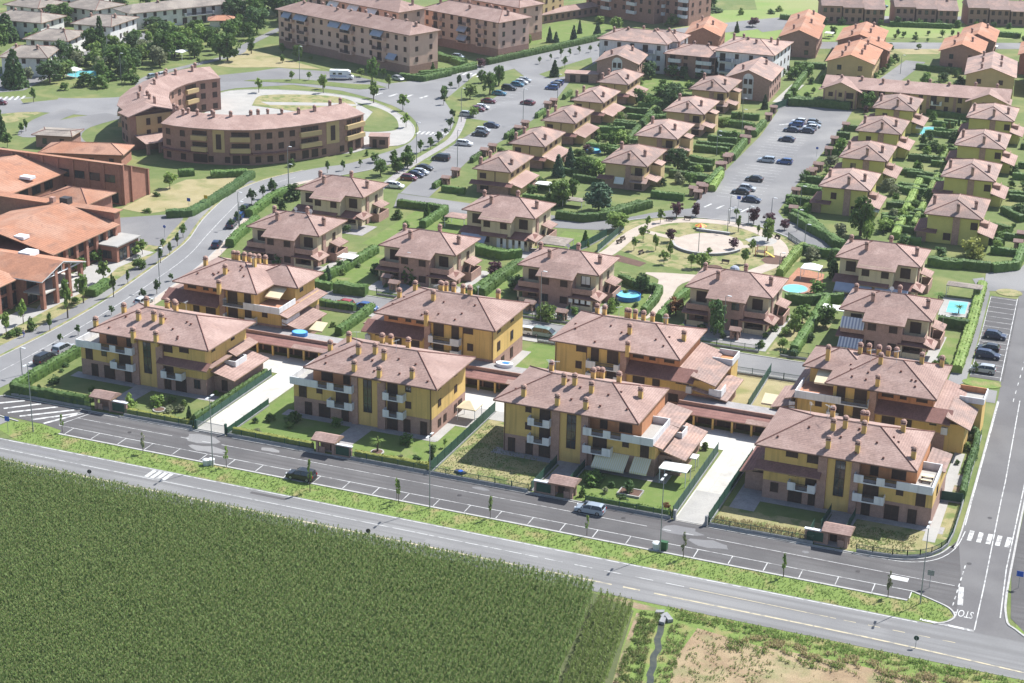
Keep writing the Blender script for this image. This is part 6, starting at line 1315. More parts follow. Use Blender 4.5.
# upper left: gardens and wood
trees([(-226.8, 208.0, 11.8, 8.6), (-273.5, 265.5, 9.6, 10.6), (-231.8, 259.5, 13.1, 5.6)], 'conifer', 'dark'); trees([(-274.1, 296.4, 8.3, 10.9), (-233.5, 257.2, 9.5, 6.4), (-212.5, 240.2, 8.1, 9.5), (-210.0, 269.2, 7.7, 9.2), (-207.4, 259.2, 9.6, 6.6)], 'big', 'mid'); trees([(-233.0, 239.7, 8.2, 5.6), (-221.8, 218.3, 6.5, 7.1), (-239.7, 303.4, 4.8, 7.9), (-225.1, 332.9, 8.5, 9.3)], 'big', 'dark')
trees([(-203.8, 218.7, 3.8, 4.6), (-199.5, 227.4, 3.8, 5.0), (-207.8, 228.5, 2.9, 4.4), (-209.1, 218.7, 4.2, 5.4), (-261.2, 264.4, 5.0, 6.1)], 'bush', 'mid'); trees([(-194.0, 270.5, 8.8, 5.5), (-190.2, 283.9, 5.4, 2.9), (-190.8, 269.8, 8.5, 6.9)], 'round', 'mid'); trees([(-209.8, 194.0, 4.4, 1.7), (-190.7, 164.7, 3.4, 1.4), (-190.1, 161.9, 3.1, 1.4), (-196.3, 261.3, 2.2, 1.3), (-184.2, 148.2, 4.0, 2.7)], 'street', 'mid'); trees([(-190.6, 154.0, 8.7, 4.1)], 'conifer', 'dark')
trees([(-242.0, 246.2, 3.6, 2.8)], 'bush', 'pink'); trees([(-248.3, 252.0, 5.7, 1.7)], 'column', 'yellow'); trees([(-225.0, 233.0, 3.9, 4.8), (-240.5, 233.7, 5.5, 4.1), (-227.8, 243.6, 3.0, 4.9), (-211.7, 211.6, 2.2, 3.1)], 'bush', 'mid'); trees([(-233.5, 301.3, 2.1, 5.4), (-210.1, 310.7, 6.9, 5.3), (-202.5, 304.4, 6.0, 5.2)], 'big', 'mid')
rw = random.Random(12)
def inside(p, poly):
    r = False
    for i in range(len(poly)):
        (x0, y0), (x1, y1) = poly[i], poly[i - 1]
        if (y0 > p[1]) != (y1 > p[1]) and p[0] < (x1 - x0) * (p[1] - y0) / (y1 - y0) + x0: r = not r
    return r
def scatter(poly, n, hmin, hmax, kinds, dmin=4.5):
    xs = [p[0] for p in poly]; ys = [p[1] for p in poly]; got = []
    for _ in range(n * 40):
        p = (rw.uniform(min(xs), max(xs)), rw.uniform(min(ys), max(ys)))
        if inside(p, poly) and all((p[0] - q[0]) ** 2 + (p[1] - q[1]) ** 2 > dmin ** 2 for q in got):
            got.append(p); k, l = rw.choice(kinds); h = rw.uniform(hmin, hmax); tree(p[0], p[1], h, h * KIND_DEF[k][1] * rw.uniform(.8, 1.1), k, l)
        if len(got) >= n: break
scatter([(-232, 214), (-206, 226), (-204, 250), (-199, 282), (-203, 304), (-222, 314), (-233, 296), (-234, 250)], 58, 3.2, 7, [('big', 'mid'), ('big', 'dark'), ('round', 'mid'), ('round', 'light'), ('round', 'olive')], 4.6)
scatter([(-222, 330), (-200, 306), (-194, 322), (-196, 350), (-224, 364)], 14, 6, 11, [('big', 'mid'), ('big', 'dark'), ('round', 'mid')], 5)
scatter([(-300, 250), (-262, 240), (-258, 262), (-290, 262)], 8, 5, 9, [('big', 'dark'), ('round', 'mid')], 5)
scatter([(-270, 322), (-240, 350), (-230, 362), (-250, 372), (-280, 352)], 10, 6, 10, [('big', 'dark'), ('big', 'mid')], 5)
for (x0, x1, y0, y1, n) in ((-48, -37, 178, 292, 8), (35.5, 43, 176, 285, 8), (61, 66, 168, 290, 5)):
    for k in range(n):
        kd, lf = rw.choice([('bush', 'mid'), ('bush', 'dark'), ('round', 'mid'), ('round', 'light'), ('bush', 'light')]); h = rw.uniform(1.4, 3.4)
        tree(rw.uniform(x0, x1) - (y0 + y1) * 0, rw.uniform(y0, y1), h, h * KIND_DEF[kd][1], kd, lf)
for poly, n in (([(-49.5, 160), (-33.5, 178), (-36, 292), (-52, 292)], 30), ([(34, 172), (46, 172), (43, 288), (30, 288)], 26), ([(61, 160), (66, 160), (64, 290), (58, 290)], 12), ([(-20, 178), (-9, 176), (-12, 280), (-23, 280)], 14), ([(12, 176), (20, 176), (17, 286), (11, 286)], 12), ([(-68, 160), (-59, 160), (-63, 284), (-71, 250)], 8)):
    scatter(poly, n, 1.0, 3.0, [('bush', 'mid'), ('bush', 'hedge'), ('bush', 'dark'), ('bush', 'light'), ('round', 'mid'), ('bush', 'olive'), ('round', 'light')], 2.6)
for x0, x1, y in ((-80, -66, 88), (-49, -35, 88), (-19, -4, 88), (15, 31, 88.6), (45, 61, 88), (37, 53, 119.4), (-84, -70, 118.6), (62.4, 65, 90), (33.6, 40, 96)):
    for k in range(3): h = rw.uniform(.8, 1.9); tree(rw.uniform(x0, x1), y + rw.uniform(-2.4, 1.6), h, h * 1.2, 'bush', rw.choice(['mid', 'dark', 'hedge', 'light']))
for x0, x1, y0, y1, n in ((-78, -64, 11.5, 20, 5), (-55, -46, 12, 20, 5), (-36, -24, 12, 20, 4), (-13, -3, 12, 20, 3), (24, 36, 12, 19, 4), (73, 75.4, 46, 60, 6), (30, 33, 84, 106, 5), (-6, 4, 96, 110, 5), (-60, -53, 86, 104, 5), (-31, -24, 84, 104, 4), (52, 56, 84, 86, 2), (34, 41, 84, 106, 7)):
    for k in range(n): h = rw.uniform(.5, 1.5); tree(rw.uniform(x0, x1), rw.uniform(y0, y1), h, h * 1.25, 'bush', rw.choice(['mid', 'dark', 'hedge', 'light', 'olive']))
scatter([(-13, 290), (-6, 292), (-7, 326), (-14, 326)], 8, 1.2, 3.2, [('bush', 'mid'), ('round', 'mid'), ('bush', 'dark')], 2.6)
scatter([(2.4, 330), (4.6, 330), (8, 370), (4, 372)], 12, 1.2, 2.6, [('bush', 'mid'), ('round', 'mid'), ('bush', 'dark')], 2.2)
scatter([(-8, 378), (14, 390), (16, 400), (-8, 392)], 6, 1, 2.4, [('round', 'mid')], 3)
scatter([(17, 358), (19.6, 360), (33, 350), (33, 322), (18, 316), (14, 330)], 18, 1.2, 3.6, [('bush', 'mid'), ('round', 'mid'), ('bush', 'dark'), ('round', 'light')], 3)
scatter([(-40, 372), (-20, 392), (20, 412), (60, 430), (60, 444), (10, 424), (-40, 398)], 26, 1.2, 3.6, [('round', 'mid'), ('round', 'dark'), ('round', 'light')], 3.4)
scatter([(-34, 342), (-16, 350), (-14, 330), (-22, 320), (-30, 338)], 12, 1.4, 4, [('bush', 'mid'), ('round', 'mid')], 3)
scatter([(-72, 292), (-40, 292), (-40, 310), (-70, 310)], 12, 1.2, 3, [('bush', 'mid'), ('round', 'mid'), ('bush', 'light')], 3)
for k in range(16): tree(-44 + k * 6.4 + rw.uniform(-1, 1), 421 + k * 2.4, rw.uniform(1.5, 3.5), 0, rw.choice(['bush', 'round']), rw.choice(['mid', 'dark']))

# ------------------------------------------------------------------ hedges
def hedge(path, w, h, leaf='hedge', desc=None, z=0):
    P = [Vector((x, y)) for x, y in path]
    pts = []
    for a, b in zip(P, P[1:]):
        n = max(1, int((b - a).length / .45))
        for k in range(n): pts.append(a.lerp(b, k / n))
    pts.append(P[-1])
    if len(pts) > 420: pts = pts[::2]
    rnd = random.Random(len(pts) * 7 + int(P[0].x * 10))
    prof = [(-.5, 0), (-.52, .35), (-.5, .7), (-.42, .96), (-.15, 1.02), (.15, 1.02), (.42, .96), (.5, .7), (.52, .35), (.5, 0)]
    mb = MB(); n = len(prof)
    for k, p in enumerate(pts):
        t = (pts[min(k + 1, len(pts) - 1)] - pts[max(k - 1, 0)]).normalized(); nr = Vector((-t.y, t.x))
        wob = 1 + .04 * math.sin(k * .5) + rnd.gauss(0, .025)
        for a, c in prof:
            j = .065
            mb.v.append((p.x + nr.x * a * w * wob + rnd.gauss(0, j * .6), p.y + nr.y * a * w * wob + rnd.gauss(0, j * .6), z + c * h * wob + (rnd.gauss(0, j * .7) if c > 0 else -.02)))
        if k:
            for q in range(n - 1):
                mb.f.append(((k - 1) * n + q, (k - 1) * n + q + 1, k * n + q + 1, k * n + q)); mb.m.append(0)
    for e in (0, len(pts) - 1):
        f = tuple(e * n + q for q in range(n)); mb.f.append(f if e == 0 else f[::-1]); mb.m.append(0)
    # loose sprigs break the outline
    for _ in range(int(len(pts) * 5)):
        k = rnd.randrange(len(pts)); a, c = prof[rnd.randrange(1, n - 1)]; t = (pts[min(k + 1, len(pts) - 1)] - pts[max(k - 1, 0)]).normalized(); nr = Vector((-t.y, t.x))
        q = Vector((pts[k].x + nr.x * a * w * 1.05, pts[k].y + nr.y * a * w * 1.05, z + c * h * 1.03)); s = .09 + .09 * rnd.random()
        u = Vector((rnd.gauss(0, 1), rnd.gauss(0, 1), rnd.gauss(0, 1))).normalized(); v = u.cross(Vector((rnd.gauss(0, 1), rnd.gauss(0, 1), rnd.gauss(0, 1)))).normalized()
        mb.quad([q - u * s - v * s * .6, q + u * s - v * s * .6, q + u * s * .8 + v * s * .7, q - u * s * .7 + v * s * .6])
    o = mb.build('hedge', LEAF[leaf]); m_ = pts[len(pts) // 2]
    tag(o, None, 'hedge', 'clipped hedges')
    auto(o, desc or {'hedge': 'clipped green hedge', 'hedgelight': 'pale green hedge', 'dark': 'dark green hedge', 'yellow': 'loose yellow green hedge', 'light': 'loose bright hedge'}[leaf], m_.x, m_.y)
    return o
for p, w, h, l in [
 ([(-79.3, 11.2), (-79.6, 20), (-79.8, 34)], 1.5, 1.9, 'hedge'), ([(-79, 10.9), (-64.4, 11.2)], 1.4, 1.9, 'hedge'), ([(-56.4, 11.4), (-45, 11.4)], .9, 1.0, 'yellow'), ([(-36.4, 11.3), (-22, 11.1)], .9, 1.2, 'yellow'), ([(-14.4, 11.2), (-2, 11.6)], .9, 1.2, 'yellow'), ([(24, 11.3), (36.8, 11.5)], .9, 1.0, 'light'), ([(-44.2, 12), (-44, 24), (-43.8, 35)], .8, 1.7, 'hedge'),
 ([(72.5, 60), (74.6, 59), (75.2, 54), (75.3, 44), (75.9, 34)], .9, 1.9, 'dark')]: hedge(p, w, h, l)
for w, h, l, *ps in [
 (1.5, 1.6, 'hedge', [(-59.8, 81.8), (-55.2, 81.7)], [(-54.7, 72.0), (-45.3, 72.2)], [(-42.2, 59.1), (-42.6, 74.3)]), (2.4, 2.1, 'hedge', [(-54.3, 81.3), (-50.8, 81.4), (-47.6, 81.9)]), (1.8, 1.8, 'hedge', [(-59.8, 86.2), (-58.7, 93.0), (-58.3, 107.7)], [(-92.3, 116.2), (-90.1, 104.0), (-88.3, 97.8)], [(-95.9, 119.2), (-98.3, 134.1), (-97.9, 141.0)]),
 (1.6, 1.7, 'hedge', [(-56.8, 128.4), (-57.3, 142.1)], [(-69.4, 142.0), (-56.9, 142.2)], [(-28.5, 90.3), (-27.0, 112.2)], [(-40.0, 118.2), (-32.3, 116.4)]),
 (1.7, 1.9, 'hedge', [(-26.5, 90.2), (-26.7, 100.6), (-26.6, 111.8)], [(-32.3, 148.5), (-25.9, 148.6), (-21.9, 152.5), (-15.6, 166.5)], [(-39.5, 116.7), (-32.2, 115.0), (-29.1, 118.2)]), (1.4, 1.7, 'hedge', [(-4.4, 111.3), (0.5, 108.3), (3.8, 107.7)], [(3.6, 108.3), (5.2, 107.6), (6.1, 102.3), (6.4, 93.5)]), (1.5, 1.9, 'hedge', [(10.4, 90.4), (10.2, 100.0), (10.9, 110.2)], [(-23.3, 153.1), (-20.6, 158.8), (-17.6, 165.3)]), (1.5, 1.8, 'hedgelight', [(24.9, 127.9), (24.4, 146.2)], [(24.9, 128.0), (24.7, 138.6), (25.0, 149.1)]),
 (1.6, 2.0, 'hedge', [(25.5, 146.9), (29.8, 145.7), (34.2, 146.1)], [(29.7, 112.5), (34.7, 114.1), (40.1, 118.0)]), (1.7, 1.8, 'hedge', [(38.1, 85.0), (37.9, 98.7), (37.3, 116.0)], [(17.1, 170.5), (25.3, 163.6), (30.6, 154.2), (33.2, 152.9)], [(51.9, 149.7), (55.4, 149.5), (58.9, 150.2)], [(60.0, 112.6), (64.4, 112.7)]),
 (1.8, 1.9, 'hedge', [(51.7, 149.6), (57.0, 150.5), (64.6, 151.1)], [(65.0, 150.6), (69.5, 154.6), (69.3, 168.1)], [(20.1, 166.9), (26.8, 159.8), (32.7, 153.6)]),
 (1.9, 1.5, 'hedgelight', [(41.9, 165.6), (40.5, 186.4), (38.8, 216.4)]), (1.5, 1.6, 'hedge', [(35.4, 190.0), (40.2, 191.1)], [(36.7, 177.6), (41.4, 178.9)], [(34.1, 206.4), (38.9, 204.7)], [(39.4, 217.4), (45.1, 215.6)], [(33.9, 223.1), (38.4, 223.9)], [(41.5, 186.4), (45.1, 186.9)], [(43.8, 163.2), (48.0, 163.8)], [(61.0, 182.8), (65.3, 181.6)], [(62.1, 171.8), (64.8, 169.9)], [(60.0, 212.6), (64.4, 213.9)], [(15.9, 184.9), (21.1, 184.2)], [(13.0, 197.4), (18.6, 196.8)], [(61.3, 198.2), (66.5, 191.7)]),
 (1.9, 1.5, 'hedgelight', [(64.6, 139.1), (66.0, 114.6), (67.1, 87.7)]), (1.7, 2.0, 'dark', [(60.0, 111.9), (65.6, 111.9)]),
 (1.7, 1.8, 'hedge', [(-23.4, 254.9), (-13.2, 253.6)], [(-11.0, 245.0), (-11.9, 259.3)], [(-19.9, 240.6), (-12.5, 240.6)], [(-9.6, 217.6), (-11.1, 235.5)], [(-21.4, 223.0), (-12.1, 223.7)], [(-19.1, 211.5), (-12.5, 209.4)], [(-8.1, 187.5), (-8.9, 203.9)], [(-13.3, 193.8), (-9.0, 193.8)], [(12.8, 194.6), (18.9, 194.7)], [(12.5, 185.2), (19.7, 184.9)], [(9.9, 253.9), (13.5, 254.5)]), (1.5, 1.7, 'hedge', [(16.8, 173.9), (21.1, 170.8), (25.9, 163.2)]), (2.2, 2.3, 'hedge', [(-11.7, 287.8), (-2.8, 290.0), (6.2, 290.0)]),
 (1.7, 1.8, 'hedge', [(-53.3, 257.4), (-45.1, 257.9)], [(-49.7, 241.0), (-43.7, 241.4)], [(-51.0, 231.0), (-44.4, 233.7)], [(-39.7, 221.1), (-41.8, 239.1), (-43.8, 255.9)], [(-43.1, 249.8), (-38.7, 254.0)], [(-23.6, 255.5), (-14.3, 253.8)], [(-22.0, 227.3), (-11.7, 227.8)], [(-19.6, 195.3), (-9.6, 195.0)]), (1.6, 1.6, 'hedgelight', [(-44.4, 255.7), (-45.8, 273.9)], [(-6.1, 186.1), (-7.9, 200.9)], [(-10.5, 218.5), (-11.2, 233.7)]),
 (2.2, 1.7, 'dark', [(-112.9, 111.5), (-108.6, 114.6), (-109.3, 123.3)], [(-109.3, 123.3), (-110.7, 135.8), (-113.0, 149.8)]), (2.4, 1.6, 'hedge', [(-96.3, 58.1), (-97.1, 65.3)], [(-129.5, 143.1), (-126.8, 145.7)], [(-121.8, 145.5), (-114.6, 150.8)]),
 (2, 1.8, 'hedge', [(-129.7, 270.3), (-122.0, 270.1), (-118.1, 281.6)], [(-133.2, 306.3), (-120.0, 296.4)]), (2, 2, 'hedge', [(-114.2, 302.3), (-108.6, 319.0)], [(-108.6, 319.0), (-101.9, 339.4), (-94.1, 364.0)], [(-125.1, 274.9), (-118.2, 284.7), (-115.6, 295.7)], [(-131.6, 302.6), (-120.2, 299.2)]), (2.2, 2.2, 'hedge', [(-10.4, 290.9), (6.7, 293.4)], [(22.9, 300.3), (32.2, 302.5)]), (1.8, 1.8, 'hedge', [(-13.6, 294.6), (-17.5, 343.3)], [(-23.3, 344.6), (-13.2, 345.4)], [(13.6, 358.9), (28.2, 357.9)], [(27.5, 431.5), (38.3, 431.9)], [(-8.8, 433.9), (12.8, 439.6)], [(-48.8, 429.7), (-34.2, 428.9)]),
 (1.4, 1.5, 'hedge', [(-232.2, 243.3), (-231.7, 255.3), (-230.4, 259.9)], [(32.8, 223.3), (37.9, 224.0)], [(38.2, 222.4), (43.5, 221.6)], [(32.0, 239.1), (37.9, 239.1)], [(37.9, 250.4), (42.7, 250.8)], [(38.6, 234.9), (43.8, 235.6)], [(27.7, 294.5), (39.7, 292.5)], [(-129.3, 269.5), (-119.8, 279.3), (-114.6, 294.2)]),
 (1.2, 1.2, 'dark', [(-69.5, 212.9), (-69.6, 220.6)], [(38.4, 83.0), (37.5, 103.3)])]:
    for p in ps: hedge(p, w, h, l)
hedge([(38.6, 12.6), (38.8, 12.6)], .1, .1) if 0 else None
for x0, y0, w in [(-58.4, 160.3, 9.8), (-60, 187, 9.8), (-61.6, 214, 9.8), (-63, 240.6, 9.8), (-64.4, 266.6, 9.8)]:
    hedge([(x0 + 13.5, y0 - 1), (x0 + 24, y0 - .6)], 1.3, 1.6); hedge([(x0 + 13.5, y0 + 10.5), (x0 + 22, y0 + 10.8)], 1.2, 1.4); hedge([(x0 - 7, y0 - 2), (x0 - 1, y0 - 2)], 1.2, 1.5); hedge([(x0 - 9.6, y0 - 1), (x0 - 10, y0 + 6)], 1.1, 1.4)
for x0, y0, w in [(-32, 178, 11.6), (-33.4, 207.6, 11.6), (-35, 237.6, 11.6), (-36.6, 267.8, 11.6)]:
    hedge([(x0 - 8, y0 + 3), (x0 - 1, y0 + 3)], 1.4, 1.7); hedge([(x0 - 9, y0 + 15), (x0 - 1, y0 + 15.4)], 1.3, 1.5); hedge([(x0 + 14, y0 - 3), (x0 + 22, y0 - 2.6)], 1.4, 1.7)
for x0, y0, w in [(21.2, 178.6, 12), (19.8, 207.6, 12), (17.8, 237.4, 12), (16.6, 266.6, 12)]:
    hedge([(x0 + 15, y0 + 1), (x0 + 22, y0 + 1.4)], 1.5, 1.7); hedge([(x0 + 15, y0 + 14), (x0 + 21, y0 + 14.3)], 1.4, 1.5); hedge([(x0 - 7, y0 - 2.4), (x0 - 1.4, y0 - 2.2)], 1.4, 1.6); hedge([(x0 + 23, y0 - 3), (x0 + 22.2, y0 + 16)], 1.3, 1.4, 'hedgelight')
for x0, y0, w in [(47.6, 166, 12.8), (45.9, 200, 12.8), (44.1, 233, 12.8), (42.3, 266, 12.8)]:
    hedge([(x0 - 9, y0 + 6), (x0 - 2.4, y0 + 6)], 1.4, 1.6); hedge([(x0 - 8, y0 + 18), (x0 - 2, y0 + 18)], 1.3, 1.5); hedge([(x0 + 15.4, y0 - 2), (x0 + 21, y0 - 1.6)], 1.4, 1.6); hedge([(x0 + 15.4, y0 + 10), (x0 + 21, y0 + 10.4)], 1.3, 1.5)

# ================================================================== cars
PAINT = {}
def carpaint(c):
    if c not in PAINT:
        rgb = {'white': (.68, .69, .7), 'silver': (.42, .44, .46), 'grey': (.16, .17, .18), 'black': (.016, .017, .02), 'navy': (.02, .032, .075), 'blue': (.03, .09, .26), 'teal': (.04, .17, .26), 'maroon': (.13, .012, .025), 'red': (.36, .03, .025), 'sky': (.34, .4, .46), 'green': (.2, .27, .24)}[c]
        m = bpy.data.materials.new('car_paint_' + c); m.use_nodes = True; b = m.node_tree.nodes['Principled BSDF']
        b.inputs['Base Color'].default_value = (*rgb, 1); b.inputs['Roughness'].default_value = .32; b.inputs['Coat Weight'].default_value = .5; b.inputs['Metallic'].default_value = .25; b.inputs['Coat Roughness'].default_value = .1
        PAINT[c] = m
    return PAINT[c]
CARS = {  # length, width, lower body profile (x, z) from tail to nose, roof line (x, z)
 'hatch': (4.1, 1.72, [(-2.05, .35), (-2.03, .85), (-1.9, .98), (.75, .95), (1.75, .8), (2.02, .6), (2.05, .33)], [(-1.92, .95), (-1.62, 1.4), (-1.2, 1.47), (-.1, 1.48), (.3, 1.4), (1.12, .93)]),
 'sedan': (4.45, 1.76, [(-2.22, .38), (-2.2, .9), (-2.05, .98), (-1.3, .99), (.85, .95), (1.95, .8), (2.2, .6), (2.22, .33)], [(-1.75, .97), (-1.1, 1.38), (-.7, 1.43), (.1, 1.43), (.45, 1.35), (1.25, .94)]),
 'wagon': (4.5, 1.76, [(-2.25, .38), (-2.23, .9), (-2.15, 1.0), (.85, .96), (1.95, .8), (2.22, .6), (2.25, .33)], [(-2.14, .98), (-1.9, 1.42), (-1.5, 1.5), (.1, 1.48), (.5, 1.38), (1.25, .94)]),
 'suv': (4.6, 1.85, [(-2.3, .45), (-2.28, 1.0), (-2.2, 1.12), (.9, 1.08), (2.0, .98), (2.27, .75), (2.3, .42)], [(-2.18, 1.1), (-1.98, 1.62), (-1.6, 1.72), (.1, 1.7), (.5, 1.6), (1.2, 1.07)]),
 'mpv': (4.7, 1.85, [(-2.35, .42), (-2.33, 1.0), (-2.28, 1.1), (1.2, 1.02), (2.1, .86), (2.32, .6), (2.35, .36)], [(-2.27, 1.08), (-2.2, 1.68), (-1.9, 1.78), (.4, 1.74), (.9, 1.58), (1.75, 1.0)])}
def profile_solid(mb, prof, wf, zb, m=0, close=True):
    """closed body swept across the width: cross positions with the profile drawn in and rounded"""
    st = [(-1, .0), (-.93, .6), (-.72, 1.0), (.72, 1.0), (.93, .6), (1, .0)]
    rings = []
    for s, k in st:
        ring = []
        for x, z in prof:
            w = wf(z); ring.append((x * (.965 + .035 * k), s * w, zb + (z - zb) * (.93 + .07 * k)))
        ring += [(prof[-1][0] * .97, s * wf(zb), zb), (prof[0][0] * .97, s * wf(zb), zb)] if close else []
        rings.append(ring)
    i = len(mb.v); n = len(rings[0])
    for r_ in rings: mb.v += r_
    for a in range(len(rings) - 1):
        for j in range(n):
            l = (j + 1) % n; mb.f.append((i + a * n + j, i + a * n + l, i + (a + 1) * n + l, i + (a + 1) * n + j)); mb.m.append(m)
    mb.f.append(tuple(i + j for j in range(n - 1, -1, -1))); mb.m.append(m)
    e = i + (len(rings) - 1) * n; mb.f.append(tuple(e + j for j in range(n))); mb.m.append(m)
def car_meshes(kind):
    def make():
        L, w, low, top = CARS[kind]; hw = w / 2; out = {}
        mb = MB(); profile_solid(mb, low, lambda z: hw * (1 - .06 * max(0, z - .6)), .24)
        # roof skin over the glass house
        inner = [(x, z) for x, z in top]
        zt = max(z for _, z in top); zl = low[2][1]
        wf = lambda z: hw * (.95 - .24 * (z - zl) / (zt - zl))
        rp = [(x, z) for x, z in top if z > zl + .55 * (zt - zl)]
        n = len(rp); i = len(mb.v)
        for x, z in rp:
            ww = wf(z) + .01; mb.v += [(x, -ww, z + .02), (x, ww, z + .02), (x, -ww, z - .05), (x, ww, z - .05)]
        for k in range(n - 1):
            a, b = i + 4 * k, i + 4 * k + 4
            for f in ((a, a + 1, b + 1, b), (a + 2, b + 2, b + 3, a + 3), (a, b, b + 2, a + 2), (a + 1, a + 3, b + 3, b + 1)): mb.f.append(f); mb.m.append(0)
        for a, f in ((i, (0, 2, 3, 1)), (i + 4 * (n - 1), (0, 1, 3, 2))): mb.f.append(tuple(a + q for q in f)); mb.m.append(0)
        for s in (-1, 1):   # pillars
            for (xa, za), (xb, zb_) in ((top[0], rp[0]), (top[-1], rp[-1]), ((-.35, zl), (-.35, zt))):
                mb.tube([(xa, s * (wf(za) + .005), za), (xb, s * (wf(zb_) + .005), zb_)], .045, 4)
            mb.box(.95 * 1.0 - .1, .95, s * hw, s * (hw + .16), zl, zl + .12)
        out['body'] = mesh_of(mb, 'body', [carpaint('grey')])
        mb = MB(); g = [(x * .985, z - .01) for x, z in top]; profile_solid(mb, g, wf, zl - .04, close=False); out['windows'] = mesh_of(mb, 'windows', [M['carglass']])
        mb = MB(); r = .32 if kind != 'suv' else .37
        n = 14
        for sy in (-.1, .1): mb.quad([(r * math.cos(6.283 * j / n), sy, r * math.sin(6.283 * j / n)) for j in range(n)][::(1 if sy < 0 else -1)])
        for j in range(n):
            a, b = 6.283 * j / n, 6.283 * (j + 1) / n
            mb.quad([(r * math.cos(a), -.1, r * math.sin(a)), (r * math.cos(a), .1, r * math.sin(a)), (r * math.cos(b), .1, r * math.sin(b)), (r * math.cos(b), -.1, r * math.sin(b))])
        out['tyre'] = mesh_of(mb, 'tyre', [M['tyre']])
        mb = MB(); q = r * .62
        for s in (-1, 1): mb.quad([(q * math.cos(6.283 * j / n), s * .108, q * math.sin(6.283 * j / n)) for j in range(n)][::-s])
        out['rim'] = mesh_of(mb, 'rim', [M['rim']])
        out['r'] = r
        mb = MB().box(-.05, .06, -.2, .2, -.09, .09); out['headlight'] = mesh_of(mb, 'headlight', [M['lens']])
        mb = MB().box(-.05, .05, -.13, .13, -.14, .14); out['tail_light'] = mesh_of(mb, 'tail_light', [M['lensred']])
        return out
    return cached(('car', kind), make)
CWORD = {'hatch': 'hatchback', 'sedan': 'saloon', 'wagon': 'estate car', 'suv': 'off-road car', 'mpv': 'people carrier'}
CN = {'sky': 'pale blue', 'navy': 'navy', 'grey': 'grey'}
def car(x, y, rot, kind, col, label=None):
    S_ = car_meshes(kind); L, w, low, top = CARS[kind]
    t = thing('parked_car', label, 'car', x, y, .05, R(rot), 'parked cars')
    b = link('body', S_['body'], t); b.material_slots[0].link = 'OBJECT'; b.material_slots[0].material = carpaint(col)
    link('windows', S_['windows'], t)
    for sx in (-1, 1):
        for sy in (-1, 1):
            wh = link('wheel', S_['tyre'], t, (sx * L * .305, sy * (w / 2 - .1), S_['r'])); wh.name = 'wheel'; link('rim', S_['rim'], wh)
    for sy in (-1, 1):
        link('headlight', S_['headlight'], t, (L / 2 - .06, sy * (w / 2 - .3), .66 if kind != 'suv' else .84)); link('tail_light', S_['tail_light'], t, (-L / 2 + .03, sy * (w / 2 - .2), .82 if kind != 'suv' else 1.0))
    if not label: auto(t, f'{CN.get(col, col)} parked {CWORD[kind]}', x, y)
    return t
def cars(frame_pts, specs):
    for p, (rot, kind, col) in zip(frame_pts, specs): car(p[0], p[1], rot + random.uniform(-2, 2), kind, col)
mark('the hatched road end', -84, 20); mark('the long car park', -92, 240); mark('the bay car park', 0, 215); mark('the round park', 5, 144); mark('the side road bays', 71, 110); mark('the road junction', 79, 4); mark('the curved crossing', -96, 222); mark('the school yard', -112, 132); mark('the wood', -218, 262); mark('the camper', -157, 262); mark('the long lawn', -105, 366); mark('the close', 10, 350); mark('the left drive', -40, 14)
p = [(-18.3, 0.6)]; car(p[0][0], p[0][1], 180, 'suv', 'black', 'dark off-road car alone in the roadside parallel bays')
p = [(25.9, 8.2)]; car(p[0][0], p[0][1] - .5, 180, 'wagon', 'sky', 'pale blue estate car beside the kerb by the gate shelter of the striped awnings')
p = [(-83.2, 25.5), (-83.2, 30.8)]; car(p[0][0], p[0][1], 88, 'mpv', 'black', 'black people carrier beside the corner hedge of the curving road'); car(p[1][0], p[1][1], 88, 'suv', 'silver', 'silver off-road car ahead of the black people carrier')
p = [(-84.6, 59.1)]; car(p[0][0], p[0][1], 80, 'hatch', 'white', 'white hatchback on the curving road behind the leftmost front villa')
cars([(-91.1, 97.2), (-95.9, 111.4), (-97.5, 118.1), (-98.9, 123.7)], [(108, 'hatch', 'navy'), (106, 'sedan', 'navy'), (104, 'hatch', 'blue'), (100, 'suv', 'black')])
cars([(-76.9, 156.2), (-76.9, 164.1), (-76.6, 167.5), (-76.5, 170.2), (-77.5, 174.5), (-77.7, 185.0), (-78.4, 201.9), (-78.8, 213.3), (-79.7, 217.6), (-79.8, 223.9)], [(4, 'wagon', 'white'), (4, 'hatch', 'maroon'), (4, 'hatch', 'navy'), (4, 'hatch', 'silver'), (4, 'sedan', 'black'), (184, 'mpv', 'black'), (4, 'wagon', 'white'), (184, 'sedan', 'black'), (4, 'hatch', 'silver'), (4, 'sedan', 'navy')])
cars([(-91.2, 233.2), (-90.9, 240.5), (-90.7, 243.2), (-92.2, 251.4), (-93.4, 262.5), (-93.4, 270.4), (-93.1, 276.4), (-93.2, 280.0), (-93.4, 283.3), (-81.2, 254.7), (-82.1, 277.0), (-82.7, 280.7), (-83.0, 283.8)], [(6, 'hatch', 'silver'), (6, 'hatch', 'maroon'), (6, 'hatch', 'white'), (6, 'sedan', 'maroon'), (6, 'sedan', 'teal'), (6, 'suv', 'black'), (6, 'hatch', 'teal'), (6, 'hatch', 'white'), (6, 'hatch', 'silver'), (176, 'sedan', 'maroon'), (186, 'hatch', 'blue'), (186, 'hatch', 'grey'), (186, 'hatch', 'blue')])
